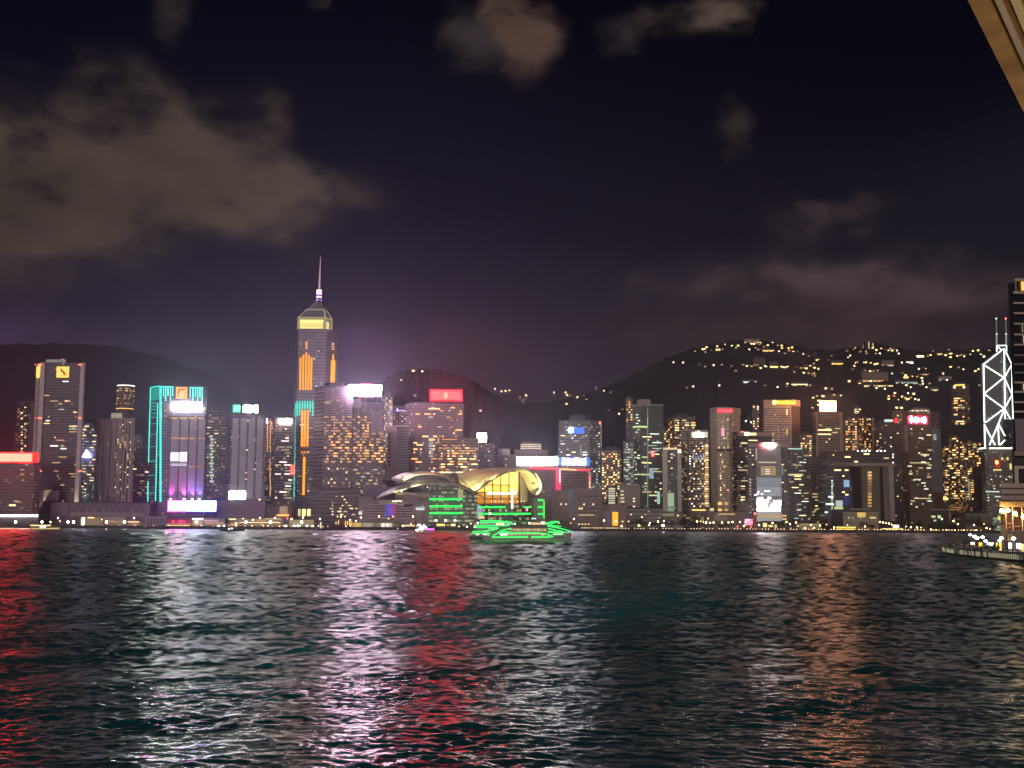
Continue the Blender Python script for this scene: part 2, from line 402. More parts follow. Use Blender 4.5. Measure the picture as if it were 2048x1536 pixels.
# ---------------------------------------------------------------- the setting: water, far bank, hills, haze
SHORE = 1300.0
def build_water():
    rs = [3.0]
    while rs[-1] < 1750: rs.append(rs[-1] + (rs[-1] * .05 if rs[-1] < 36 else max(.085, rs[-1] * (.00215 if rs[-1] < 300 else .007))))
    rs = np.array(rs)
    t = np.concatenate([np.linspace(-1.5, -.47, 14)[:-1], np.arange(-.47, .4701, .0024), np.linspace(.47, 1.5, 14)[1:]])
    Rr, T = np.meshgrid(rs, t, indexing='ij'); X = Rr * np.sin(T); Y = Rr * np.cos(T); Z = np.zeros_like(X)
    DX = np.zeros_like(X); DY = np.zeros_like(X); lost = np.zeros_like(rs)
    cell = np.maximum(np.gradient(rs), rs * .0024)[:, None]
    rng = np.random.default_rng(5)
    # slow patches of rougher and smoother water
    gust = np.zeros_like(X)
    for k in range(14):
        L = rng.uniform(25, 110); a = rng.uniform(0, 6.28); ph = rng.uniform(0, 6.28)
        gust += np.sin((X * np.cos(a) + Y * np.sin(a)) * 2 * np.pi / L + ph)
    gust = 1 + .16 * gust / 2.6
    patch = np.zeros_like(X)                       # cat's-paws: clusters of steep short ripples between calmer spots
    for k in range(16):
        L = rng.uniform(3.5, 18); a = rng.uniform(0, 6.28); ph = rng.uniform(0, 6.28)
        patch += np.sin((X * np.cos(a) * .8 + Y * np.sin(a)) * 2 * np.pi / L + ph)
    patch = np.exp(.42 * patch / 2.8); patch /= patch.mean()
    for k in range(110):
        L = .27 * (7 / .27) ** ((k + rng.random()) / 110); kk = 2 * np.pi / L
        th = math.radians(-100) + rng.normal(0, 1.35)            # travelling towards the camera and a little to the left
        st = .0285 * (1 if L < .75 else (.75 / L) ** .78) * rng.uniform(.5, 1.5)   # steepness
        A = st / kk; dx, dy = math.cos(th), math.sin(th); ph = rng.uniform(0, 6.28)
        wgt = np.clip((L / cell - 1.8) / 1.8, 0, 1); lost += ((1 - wgt[:, 0]) ** 2) * st * st / 2
        q = (X * dx + Y * dy) * kk + ph; g = A * wgt * (gust * patch if L < 3 else gust)
        Z += g * np.sin(q); c = g * np.cos(q) * 1.0; DX += dx * c; DY += dy * c
    X = X + DX; Y = Y + DY
    n, mm = X.shape
    # wavelets too small for the mesh: each patch of facets gets its own tilt, so that it glints or stays dark as one
    foot = np.maximum(rs * rs / (CH * 1206) * .95, np.gradient(rs) * 1.5)
    g = np.concatenate([[0], np.cumsum(np.diff(rs) / foot[1:])]); ng = int(g[-1]) + 3
    w3 = int(mm / 1.8) + 4; fld = rng.normal(0, 1, (ng, w3, 2)) * np.exp(rng.normal(0, .35, (ng, w3, 1)))
    gi = np.minimum(g.astype(int), ng - 2); gf = (g - gi)[:, None, None]; gf = np.clip((gf - .5) * 1.6 + .5, 0, 1)
    def cols_at(gi):
        u = (np.arange(mm)[None, :] / 1.8 + (np.sin(gi * 12.9898) * 43758.5 % 1)[:, None]); ui = np.minimum(u.astype(int), w3 - 2); uf = np.clip((u - ui - .5) * 1.5 + .5, 0, 1)[..., None]
        r_ = gi[:, None]; return fld[r_, ui] * (1 - uf) + fld[r_, ui + 1] * uf
    tl_ = cols_at(gi) * (1 - gf) + cols_at(gi + 1) * gf
    share = lost * .80
    tl_ = tl_ * (np.sqrt(share / 2) * 1.3)[:, None, None]
    rough = np.sqrt(np.sqrt(2 * (lost - share * .9 + .0010)))
    tilt = np.zeros((n, mm, 3), np.float32); tilt[..., :2] = tl_
    co = np.stack([X, Y, Z], -1).reshape(-1, 3).astype(np.float32)
    i = np.arange(n - 1)[:, None] * mm + np.arange(mm - 1)[None, :]
    q = np.stack([i, i + mm, i + mm + 1, i + 1], -1).reshape(-1, 4)[:, ::-1].astype(np.int32)
    q = q[:, ::-1]
    me = bpy.data.meshes.new('water'); me.vertices.add(len(co)); me.vertices.foreach_set('co', co.ravel())
    me.loops.add(q.size); me.loops.foreach_set('vertex_index', np.ascontiguousarray(q).ravel()); me.polygons.add(len(q))
    me.polygons.foreach_set('loop_start', np.arange(0, q.size, 4, dtype=np.int32)); me.polygons.foreach_set('loop_total', np.full(len(q), 4, np.int32))
    me.polygons.foreach_set('use_smooth', np.ones(len(q), bool)); me.update(calc_edges=True)
    at = me.attributes.new('rough', 'FLOAT', 'POINT'); at.data.foreach_set('value', np.repeat(rough, mm).astype(np.float32))
    at = me.attributes.new('tilt', 'FLOAT_VECTOR', 'POINT'); at.data.foreach_set('vector', np.ascontiguousarray(tilt).reshape(-1))
    mt, nt = newmat('sea_water'); b = bsdf(nt)
    ta = nd(nt, 'ShaderNodeAttribute', attribute_name='tilt'); ge = nd(nt, 'ShaderNodeNewGeometry'); va = nd(nt, 'ShaderNodeVectorMath', operation='ADD'); vn = nd(nt, 'ShaderNodeVectorMath', operation='NORMALIZE')
    nt.links.new(ge.outputs['Normal'], va.inputs[0]); nt.links.new(ta.outputs['Vector'], va.inputs[1]); nt.links.new(va.outputs[0], vn.inputs[0]); nt.links.new(vn.outputs[0], b.inputs['Normal'])
    b.inputs['IOR'].default_value = 1.333
    a = nd(nt, 'ShaderNodeAttribute', attribute_name='rough'); nt.links.new(a.outputs['Fac'], b.inputs['Roughness'])
    b.inputs['Base Color'].default_value = (.006, .125, .135, 1)
    me.materials.append(mt)
    o = bpy.data.objects.new('water', me); COL.objects.link(o); tag(o, 'dark choppy harbour water streaked with coloured reflections', kind='structure')
build_water()

GROUND = pl((.055, .05, .048), .9, name='paving')
def shore_pts():
    return [(-2600, SHORE), (2600, SHORE), (2600, 5200), (-2600, 5200)]
o = MB().prism(shore_pts(), -3, GZ).build('ground', GROUND); tag(o, 'level paved ground of the far bank', kind='structure')
o = MB().box(-1200, 1200, SHORE - 1.2, SHORE - .05, -3, GZ + .35).build('sea_wall', pl((.10, .085, .08), .85, name='seawall_concrete')); tag(o, 'long dark concrete sea wall along the far bank', kind='structure')

# ridge lines read as (photo x, photo y) at a distance
RIDGE = [(-400, 800), (700, 900), (985, 800), (1060, 812), (1130, 800), (1200, 782), (1270, 752), (1340, 718), (1390, 700), (1440, 690), (1490, 681), (1540, 688), (1600, 697), (1650, 706), (1700, 700), (1735, 688), (1790, 698), (1850, 706), (1960, 702), (2060, 690), (2300, 680), (2700, 720)]
NEAR = [(500, 1000), (640, 850), (700, 800), (760, 765), (800, 748), (840, 741), (880, 744), (910, 752), (950, 768), (985, 790), (1030, 815), (1090, 845), (1160, 900), (1300, 1000)]
FAR = [(-900, 760), (-300, 700), (0, 691), (150, 690), (250, 700), (330, 718), (400, 742), (470, 768), (560, 800), (640, 840), (760, 900)]
def ridge_fn(tab, Y):
    az = []; tn = []
    for x, y in tab:
        p = P(x, y, Y); az.append(math.atan2(p.x, p.y)); tn.append((p.z - CH) / math.hypot(p.x, p.y))
    az = np.array(az); tn = np.array(tn); g = np.linspace(az[0], az[-1], 800); v = np.interp(g, az, tn)
    k = np.hanning(13); k /= k.sum(); vs = np.convolve(np.pad(v, 6, mode='edge'), k, 'valid')
    return lambda a: np.interp(a, g, vs)
def ss(x): x = np.clip(x, 0, 1); return x * x * (3 - 2 * x)
def vnoise(a, r, seed):
    rng = np.random.default_rng(seed); s = 0
    for k in range(26):
        L = 2 ** rng.uniform(0, 3.6); th = rng.uniform(0, 6.28); s = s + np.sin((a * 60 * math.cos(th) + r / 60 * math.sin(th)) * 2.2 / L * 2 + rng.uniform(0, 6.28)) * L / 12
    return s / 5
class Hill:
    def __init__(s, tab, r0, r1, seed, amp): s.fn = ridge_fn(tab, r1); s.r0, s.r1, s.seed, s.amp = r0, r1, seed, amp
    def h(s, a, r):
        f = ss((r - s.r0) / (s.r1 - s.r0)); back = 1 - .6 * ss((r - s.r1) / (s.r1 * .3))
        top = s.fn(a) * s.r1 + CH
        return GZ - 1.5 + np.maximum(top, 2) * (f * .86 + .14 * ((r - s.r0) / (s.r1 - s.r0)).clip(0, 1)) * back + vnoise(a, r, s.seed) * s.amp * f * (1 - f * .75)
    def mesh(s, name, mat, label, a0, a1, na=260, nr=70):
        a = np.linspace(a0, a1, na); r = np.linspace(s.r0, s.r1 * 1.25, nr); Rr, A = np.meshgrid(r, a, indexing='ij'); H = s.h(A, Rr)
        rng = np.random.default_rng(s.seed + 3); H = H + rng.normal(0, 2.2, H.shape) * ss((Rr - s.r0) / 300)
        mb = MB(); mb.grid([[(Rr[i, j] * math.sin(A[i, j]), Rr[i, j] * math.cos(A[i, j]), H[i, j]) for j in range(na)] for i in range(nr)])
        o = mb.build(name, mat, smooth=True); tag(o, label, kind='structure'); return o
    def hit(s, px, py):                     # where the line of sight through a photo point meets the slope
        d = raydir(px, py); a = math.atan2(d.x, d.y); L = math.hypot(d.x, d.y)
        for r in np.arange(s.r0, s.r1 * 1.02, 6.0):
            z = CH + d.z / L * r
            if z <= float(s.h(np.float64(a), np.float64(r))): break
        return Vector((r * math.sin(a), r * math.cos(a), z))
WOOD = pl((.020, .019, .015), .95, var=.6, scale=.02, name='wooded_slope')
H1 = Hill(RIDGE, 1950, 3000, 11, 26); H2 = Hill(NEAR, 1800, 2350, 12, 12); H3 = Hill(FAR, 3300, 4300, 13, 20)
H1.mesh('hills', WOOD, 'tall dark wooded hill scattered with house lights behind the right half of the city', -.12, .75, 330, 80)
H2.mesh('hills', WOOD, 'dark rounded hill behind the tower with the red rooftop sign', -.24, .12, 160, 40)
H3.mesh('hills', pl((.052, .036, .066), .95, var=.4, scale=.01, name='hazed_slope'), 'faint far ridge behind the left end of the city', -.72, -.05, 160, 40)  # haze and city light are mixed into this slope's lighter purple colour

# thin lit air over the harbour
mt, nt = newmat('haze'); v = nd(nt, 'ShaderNodeVolumePrincipled'); v.inputs['Color'].default_value = (.74, .72, 1, 1); v.inputs['Density'].default_value = HAZE; v.inputs['Anisotropy'].default_value = .84
o_ = nd(nt, 'ShaderNodeOutputMaterial'); nt.links.new(v.outputs[0], o_.inputs['Volume'])
if HAZE > 0:
    o = MB().box(-4200, 4200, -60, 5600, -4, 478).build('haze', mt); tag(o, 'thin night haze glowing round the lit signs', kind='stuff')
# ---------------------------------------------------------------- the far bank, left to right
DARK = pl((.05, .045, .055), .7, name='dark_roof'); PALE = pl((.34, .31, .30), .6, name='pale_concrete'); METAL = pl((.25, .25, .26), .35, .6, name='grey_metal')
wW = em(WARM, 2.2, name='warm_window'); wA = em(AMB, 1.9, name='amber_window'); wY = em(YEL, 2.2, name='yellow_window'); wC = em(COOL, 1.6, name='cool_window'); wH = em(WHT, 2.4, name='white_window')
wWd = em(WARM, .75, name='dim_window'); wYd = em(YEL, .85, name='dim_window'); wCd = em(COOL, .65, name='dim_window'); wAd = em(AMB, .9, name='dim_window')
MIXW, MIXY, MIXR = [wW, wWd, wA, wWd, wYd], [wY, wYd, wC, wYd, wW], [wY, wW, wA, wYd, wAd]
redlamp = em((1, .12, .06), 5, name='aviation_lamp'); whtlamp = em(WHT, 9, name='white_lamp')

# long low tower with the red screen along its top
b = Bld('office_building', 'low broad building at the far left under a long glowing red screen', 'building', [-60, 66, 78], [1400, 1400, 1412], 926, facade((.20, .085, .10), (.05, .03, .04), p=.02, lit=WARM, seed=1))
fr_ = b.rect(0, -61, 904, 66.5, 926, 'screen_frame', DARK, .9); r = b.rect(0, -60, 905, 66, 925, 'red_screen', em((1, .003, .0025), 34, True, x3=False), .98, .92, fr_); b.rect(0, -60, 907, 64, 923, 'bright_band', em((1, .022, .014), 34, True, x3=False), 1.06, 1.0, fr_)
b.rect(1, 66, 905, 77, 925, 'red_screen', em((1, .02, .01), 2.2), .7); b.roof(DARK, plant=False)
b.windows(0, 2, 935, 62, 1020, 12, 9, .10, 7, 2.2, [wWd, wYd], 2, cap=8); b.rect(0, 18, 1009, 31, 1012, 'window', wY, .4)
# slim tower behind it
b = Bld('apartment_tower', 'slim pale-edged tower with stacked yellow windows behind the white-columned tower', 'building', [28, 55, 72], [1720, 1700, 1712], 802, facade((.15, .11, .14), p=.05, seed=2))
b.rect(1, 57, 802, 69, 1005, 'end_pier', pl((.30, .22, .26), .6), .5); b.windows(0, 40, 812, 56, 1000, 7, 5.5, .5, 5, 2.4, [wY, wW, wYd], 3, cap=34); b.roof(DARK)
# the square-logo tower with white corner columns
b = Bld('office_tower', 'tall dark tower with white corner columns and a square yellow logo sign at its top', 'building', [69, 80, 161], [1525, 1500, 1500], 727, facade((.10, .062, .085), (.035, .02, .035), fh=3.5, bw=2.1, p=.006, lit=YEL, ls=.6, seed=3), ym=880)
COLM = pl((.62, .52, .54), .55, name='white_column')
for f, x in ((0, (69, 71.6)), (1, (75, 84)), (1, (155.5, 163.5))):
    A, t, n, L = b.faces[f]; a0 = b.sz(f, x[0], 880)[0]; a1 = b.sz(f, x[1], 880)[0]
    c = b.slab(f, a0, a1, GZ, b.z1 + .8, -2.5, 2.2).build('corner_column', COLM, b.root)
    if x[0] != 69:
        l = bpy.data.lights.new('uplight', 'SPOT'); l.energy = 90000; l.color = (1, .84, .55); l.spot_size = math.radians(50); l.shadow_soft_size = .6; q = b.w(f, (a0 + a1) / 2, GZ + 6, 9)
        o = bpy.data.objects.new('uplight', l); COL.objects.link(o); o.parent = b.root; o.location = q - b.root.location; o.rotation_euler = (b.w(f, (a0 + a1) / 2, 60, 0) - q).to_track_quat('-Z', 'Y').to_euler()
    for yy in (729, 836, 942):
        if f == 1 or yy != 942: b.rect(f, x[0] + 1, yy - 1, x[1] - 1, yy + 1, 'aviation_lamp', redlamp, 2.8, 2.22, c)
SGN = em((1, .66, .13), 1.35, True, name='yellow_sign'); SGR = em((.55, .12, .015), .6, name='sign_ink')
s = b.rect(1, 113, 733, 137.5, 755, 'logo_sign', SGN, 1.2)
def S_curve():
    c = [(.36, .90), (.30, .80), (.27, .68), (.33, .56), (.44, .46), (.55, .38), (.61, .28), (.58, .16), (.66, .14), (.76, .24), (.78, .38), (.70, .52), (.58, .60), (.47, .68), (.42, .78)]
    return c
b.glyphs(1, [[S_curve()]], 114, 734, 136.5, 754, SGR, s, 1.6, 'logo_mark')
for q in ((.12, .5), (.16, .86), (.80, .62), (.86, .3), (.80, .12), (.36, .14), (.82, .88)):
    b.glyphs(1, [[ell(.5, .5, .5, .5, 8)]], 114 + 22 * q[0], 753 - 20 * q[1] - 1, 114 + 22 * q[0] + 2.2, 753 - 20 * q[1] + 1.1, SGR, s, 1.6, 'logo_dot')
b.rect(0, 72.4, 732, 79, 754, 'logo_sign', SGN, 3.2)
r = b.roof(DARK, -.3, plant=False)
b.slab(1, b.sz(1, 88, 730)[0], b.sz(1, 128, 730)[0], b.z1 + 1.5, b.z1 + 6, -18, -6).build('roof_gantry', METAL, r)
for x in (98, 113, 122, 139, 151): b.rect(1, x - 1, 726, x + 1.1, 728.5, 'roof_floodlight', whtlamp, -1.2, -2.6, r)
b.rect(1, 124, 718, 125.6, 719.6, 'aviation_lamp', redlamp, -8, -9.5, r)
b.windows(1, 87, 760, 154, 1000, 4.2, 5.6, .045, 3.2, 1.8, [wW, wYd, wWd, wH, wCd], 4, run=4, cap=46)
b.rect(1, 87, 981, 118, 1002, 'glass_lobby', facade((.55, .42, .46), (.2, .15, .2), 1.5, 1.6, p=.5, lit=(1, .75, .8), ls=.28, seed=4), .6)
# dark blue slab with the glowing blue-white peak
b = Bld('office_tower', 'dark blue tower capped halfway by a small glowing blue-white triangle', 'building', [160, 194], 1640, 846, facade((.05, .05, .10), (.02, .02, .05), p=.08, lit=(.7, .8, 1), ls=.3, seed=5))
b.glyphs(0, [[[(0, 0), (1, 0), (.5, 1)]]], 164, 900, 182, 914, em((.6, .65, 1), 16, True), d=4, name='triangle_light')
b.windows(0, 163, 850, 193, 995, 5, 6, .22, 3, 1.8, [wY, wYd, wCd, wW], 6, run=2, cap=34); b.roof(DARK)
# round tower on the slope
p = P(250, 822, 2300); cx_, cy_ = p.x, p.y
t = thing('round_tower', 'cylindrical brown tower with lit floor rings rising behind the beige apartment block', 'building', (cx_, cy_, GZ))
zt = P(250, 772, 2300).z; zb = P(250, 820, 2300).z; rr = 17 / F * 2300
MB().lathe([(rr, 0), (rr, zt - GZ)], 24, (cx_, cy_, GZ)).build('wall', pl((.14, .10, .10), .7, var=.8, scale=.25), t, False)
MB().lathe([(rr * .95, 0), (rr * .95, 3)], 24, (cx_, cy_, zt)).build('roof', DARK, t)
for k, (yy, mt_) in enumerate(((773, wH), (779, wWd), (783, wW), (791, wWd), (800, wAd), (812, wWd), (819, wA))):
    z = P(250, yy, 2300).z; MB().lathe([(rr + .3, 0), (rr + .3, 1.5)], 24, (cx_, cy_, z)).build('lit_floor', mt_ if k in (0, 6) else em(WARM, .12), t)
R = random.Random(3)
for k in range(26):
    a = math.radians(-90 + R.uniform(-80, 80)); z = P(250, R.choice([779, 783, 788, 793, 798, 803, 808]), 2300).z
    q = Vector((cx_ + math.cos(a) * (rr + .4), cy_ + math.sin(a) * (rr + .4), z)); MB().box(q.x - 1.3, q.x + 1.3, q.y - .4, q.y + .4, z - .8, z + .8).build('window', R.choice([wW, wWd, wYd]), t)
# beige residential block with ribs
b = Bld('apartment_tower', 'beige ribbed apartment tower with a small lit box on its roof', 'building', [190, 226, 266], [1575, 1560, 1568], 838, facade((.36, .27, .27), (.07, .05, .06), fh=3.0, bw=4.1, wv=.9, wh=.3, p=.02, seed=7))
for f, xs in ((0, (192, 200, 208, 216, 223)), (1, (228, 237, 246, 253, 262))):
    for x in xs: b.rect(f, x - 1.2, 838, x + 1.2, 1003, 'rib', pl((.42, .33, .32), .6), 1.6)
b.windows(0, 192, 842, 224, 1000, 5, 5, .07, 2, 1.8, [wY, wYd, wW], 8, cap=14); b.windows(1, 228, 842, 264, 1000, 5, 5, .12, 2.2, 1.9, [wY, wYd, wW], 9, cap=24)
r = b.roof(PALE, plant=False); b.slab(1, b.sz(1, 222, 835)[0], b.sz(1, 244, 835)[0], b.z1 + 1.4, b.z1 + 8, -12, -1).build('roof_box', em((.9, .8, .5), .35), r)
# shadowy blocks behind
for k, (x0, x1, yt, Y, c, lb) in enumerate((
        (258, 300, 905, 1700, (.09, .06, .08), 'low shadowy block between the ribbed beige tower and the teal-outlined tower'),
        (262, 282, 872, 1900, (.08, .055, .075), 'narrow dim tower behind the ribbed beige apartment tower'),
        (104, 150, 935, 1800, (.06, .045, .06), 'dim block hidden behind the white-columned tower'),
        (412, 442, 822, 1640, (.085, .065, .10), 'dark tower with one column of pale stairwell lights beside the magenta screen tower'),
        (430, 452, 846, 1720, (.08, .06, .10), 'narrow dark tower standing just left of the green-signed tower'))):
    b = Bld('office_block', lb, 'building', [x0, x1], Y, yt, facade(c, (.02, .016, .025), p=.05, lit=WARM, ls=.35, seed=10 + k)); b.roof(DARK)
    b.windows(0, x0 + 1, yt + 6, x1 - 1, 1000, 5, 6, .10, 3, 1.8, [wWd, wYd, wY], 30 + k, run=2, cap=16)
    if k == 3:
        for i in range(16):
            y = 871 + i * 6; b.rect(0, 419 + (i % 3) * 1.5, y, 425 + (i % 2) * 2.5, y + 3.6, 'stair_window', em((.75, .9, .7), .9), .4)
# exhibition podium on the left bank
b = Bld('podium_building', 'long low grey podium with a row of small piers on its ledge', 'building', [100, 137, 300], [1460, 1450, 1452], 1005, pl((.24, .19, .23), .8, var=.35))
b.rect(0, 104, 1005, 136, 1030, 'end_block', pl((.34, .26, .29), .8), 2.0)
L_ = b.rect(1, 139, 1025, 290, 1034, 'ledge', pl((.42, .34, .34), .8), 3.0)
for x in (156, 173, 190, 207, 216, 232, 248, 264, 279): b.rect(1, x - 1, 1019, x + 1, 1025, 'pier', pl((.55, .45, .45), .8), 2.8, 1.0, L_)
b.roof(DARK, .2, .6, False)

# tower edged in teal neon
NT = em(TEAL, 1.5, True, name='teal_neon')
b = Bld('office_tower', 'dark purple tower outlined in teal neon with a square orange logo and glowing white name', 'building', [299, 320, 410], [1500, 1480, 1484], 771, facade((.135, .10, .165), (.05, .035, .07), fh=3.4, bw=2.2, p=.015, seed=15))
STRIP = facade((.36, .31, .38), (.27, .23, .30), 1.9, 40, .6, .98, seed=16, rough=.45, gr=.3)
for x0, x1 in ((341, 356), (359, 374), (377.5, 391.5), (395, 408.5)):
    o = b.rect(1, x0, 838, x1, 998, 'glass_bay', STRIP, .6)
    b.rect(1, x0 + 1, 835, x1 - 1, 837.5, 'bay_light', wAd, 1.0, .05, o); b.rect(1, x0 + 1, 875.5, x1 - 1, 878, 'bay_light', em(AMB, .7) if x0 != 359 else wAd, 1.0, .65, o)
    b.rect(1, x0 + 1, 932, x1 - 1, 934.5, 'bay_light', em(AMB, .55) if x0 > 370 else em((1, .7, .7), .15), 1.0, .65, o)
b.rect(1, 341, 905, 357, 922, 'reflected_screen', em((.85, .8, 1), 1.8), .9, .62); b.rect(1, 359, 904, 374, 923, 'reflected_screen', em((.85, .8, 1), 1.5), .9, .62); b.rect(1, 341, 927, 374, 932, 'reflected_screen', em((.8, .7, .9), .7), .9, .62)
b.line(1, [(321, 772), (321, 1004)], 4.2, 'neon_tube', NT, 1.2)
b.line(0, [(301, 776), (297, 925)], 2.0, 'neon_tube', NT); b.line(0, [(296, 963), (295.5, 1003)], 2.2, 'neon_tube', NT); b.line(0, [(315.5, 806), (311, 1002)], 2, 'neon_tube', NT); b.line(0, [(301, 775), (320, 772)], 2, 'neon_tube', NT)
for y in (806, 812, 818, 826, 834, 847, 868, 893, 922, 950, 986): b.line(0, [(300.5 - (y - 776) * .022, y + 1), (315.5 - (y - 806) * .022, y)], 1.3, 'neon_rung', em(TEAL, .75), .8)
b.rect(0, 302, 776, 318, 800, 'lit_panel', em((.03, .62, .48), .5), .4)
for x, y1 in ((322, 835), (327, 792), (331.5, 802), (336, 792), (341, 803), (345.5, 792), (380.5, 794), (386, 805), (391, 794), (395.5, 805), (400, 795), (404.5, 815)): b.line(1, [(x, 774.5), (x, y1)], 2.4, 'neon_drip', em((.15, 1, .85), 1.5), 1.0)
b.line(1, [(320, 773), (347, 774)], 2.2, 'neon_tube', NT, 1.4); b.line(1, [(379.5, 775), (406, 776)], 2.2, 'neon_tube', NT, 1.4)
OR = em((1, .13, .02), 1.2, True, name='orange_sign'); OY = em((1, .70, .28), 1.05)
s = b.rect(1, 351.5, 774, 374.5, 797, 'logo_sign', OR, 1.6)
for q in ((352, 774.3, 374, 777), (352, 794, 374, 796.7), (352, 777, 355.2, 794), (370.8, 777, 374, 794)): b.rect(1, *q, 'logo_frame', em((1, .60, .09), 1.15), 2.0, 1.62, s)
b.glyphs(1, [[[(.1, 0), (.1, .35), (.28, .8), (.45, .9), (.52, .55), (.5, 0)], [(.56, 0), (.56, .5), (.68, .85), (.95, .9), (.95, 0)]]], 356, 778, 371, 794, OY, s, 2.1, 'logo_mark')
b.glyphs(1, [BLOT[2], BLOT[0], BLOT[4], BLOT[1], BLOT[3], BLOT[2], BLOT[1]], 342, 805.5, 405, 820.5, em((.88, 1, .88), 45, True, name='white_letters'), None, 2.0)
b.roof(DARK, -.3, plant=False)
def wash(b, f, x, y, c, e, aim=60, size=70):
    q = b.w(f, *b.sz(f, x, y, 4.5), 4.5); l = bpy.data.lights.new('wash', 'SPOT'); l.energy = e; l.color = c; l.spot_size = math.radians(size); l.spot_blend = 1; l.shadow_soft_size = .5
    o = bpy.data.objects.new('wash', l); COL.objects.link(o); o.parent = b.root; o.location = q - b.root.location; o.rotation_euler = (b.w(f, b.sz(f, x, y, 0)[0], q.z + aim, 0) - q).to_track_quat('-Z', 'Y').to_euler()
for x, c in ((341, (1, .12, .85)), (368, (1, .2, .9)), (384, (.55, .2, 1)), (398, (.3, .2, 1))): b.rect(1, x - 2, 997, x + 2, 999.5, 'floodlight', em((1, .8, 1), 6), 1.5); wash(b, 1, x, 998, c, 45000, 30)
# its video screen
b2 = Bld('video_screen', 'wide video screen glowing white and pale blue above the red-lit pier', 'screen', [335, 434], 1420, 1000, DARK, 3, base=P(380, 1025, 1420).z)
b2.rect(0, 336, 1001.5, 374, 1022.5, 'lit_panel', em((1, .03, .75), 17, True), 1.0); b2.rect(0, 374, 1001.5, 432, 1022.5, 'lit_panel', em((.06, .08, 1), 14, True), 1.0)
b2.glyphs(0, [[[(0, .25), (.1, .6), (.3, .8), (1, .85), (.95, .5), (.85, .2), (.5, .3), (.2, .15)]]], 380, 1004, 430, 1021, em((1, 1, 1), 14), None, 1.5, 'bright_streak')
for x in (341, 427):
    p = P(x, 1030, 1421); MB().box(p.x - .8, p.x + .8, 1421, 1423, GZ, b2.z0).build('post', DARK, b2.root)

# twin tower with the green and white rooftop letters
b = Bld('office_tower', 'grey tower with green stripes and white characters on its roof and a screen low down', 'building', [455, 460, 530], [1505, 1490, 1490], 829, facade((.15, .11, .17), (.05, .035, .07), fh=3.4, bw=2.2, p=.02, seed=18))
for x0, x1 in ((463, 475.5), (479, 491.5), (495.5, 508), (512.5, 524.5)): b.rect(1, x0, 836, x1, 997, 'glass_bay', facade((.42, .38, .42), (.30, .27, .31), 2.3, 40, .55, .98, seed=19, rough=.45, gr=.3), .6)
b.rect(1, 457.5, 983, 473.5, 998.5, 'lit_screen', em((.92, 1, .92), 24, True), 1.0, .62); b.rect(1, 475.5, 983, 490, 998.5, 'lit_screen', em((.92, 1, .92), 24, True), 1.0, .62)
b.windows(1, 462, 838, 526, 980, 4, 6.5, .07, 3.2, 2, [wW, wH, wYd], 20, run=2, cap=16)
r = b.roof(DARK, .3, 1.0, False)
s = b.rect(1, 464, 808, 481, 826, 'rooftop_sign', em((.01, .35, .12), .8), .2, -.8, r)
wav = [[(.15, 0), (.1, .3), (.25, .6), (.12, 1), (.7, 1), (.85, .6), (.7, .3), (.8, 0)]]
b.glyphs(1, [wav] * 3, 467, 811, 480.5, 823, em((.08, 1, .45), 7, True), s, .6)
b.glyphs(1, [BLOT[0], BLOT[4], BLOT[3]], 486.5, 810.5, 515.5, 825, em((1, .93, 1), 42, True), r, .6)
for x in (468, 477, 490, 500, 511): b.rect(1, x - .5, 823, x + .5, 829, 'sign_post', METAL, -.2, -.9, r)
b2 = Bld('podium_building', 'plain mauve podium block in front of the green-signed tower', 'building', [434, 530], 1440, 1001, pl((.33, .24, .28), .8), 40); b2.roof(DARK, .2, .5, False); b2.rect(0, 517, 998.3, 521, 1000, 'wall_light', em(WARM, 5), 1.5)

# brown tower with gold light lines
b = Bld('office_tower', 'dark brown tower with ragged gold vertical lights and a white lit name at its roofline', 'building', [530, 547, 588], [1575, 1560, 1566], 836, facade((.12, .08, .075), (.03, .022, .026), p=.03, lit=WARM, seed=21))
GOLD = em((1, .5, .14), .9, name='gold_strip')
for x, y0, y1 in ((535, 842, 903), (540.5, 840, 905), (540, 917, 993), (544, 843, 860)):
    b.line(0, [(x + R.uniform(-.5, .5), y0 + (y1 - y0) * i / 8) for i in range(9)], 1.8, 'light_strip', GOLD, .6)
b.rect(0, 530.3, 837.5, 533.5, 846.5, 'lit_badge', em((1, .85, .95), 8), 1)
b.glyphs(1, [BLOT[2], BLOT[0], BLOT[1], BLOT[4]], 557, 837.5, 584, 848.5, em((1, .9, .72), 26, True), None, 1.5)
b.windows(1, 550, 855, 584, 1000, 4, 6, .12, 3.4, 1.6, [wH, wCd, wYd, wH], 22, run=4, cap=30); b.roof(DARK, plant=False)
b.rect(1, 580, 930, 589, 950, 'red_panel', em((1, .06, .04), 1.2), 2.5)
for y in (934, 940, 946): b.rect(1, 581, y - 1, 588.5, y + 1, 'red_bar', em((1, .16, .08), 3.5, True), 3.0, 2.52)
b2 = Bld('shop_building', 'low brown building with an orange lit canopy beside the spired tower', 'building', [532, 582], 1450, 1012, pl((.2, .14, .13), .8)); b2.rect(0, 554, 1029, 577, 1032, 'lit_canopy', em((1, .3, .05), 3), 2); b2.rect(0, 559, 1013, 575, 1029, 'lit_entrance', em((1, .6, .35), .35), .5); b2.roof(DARK, .2, .5, False)

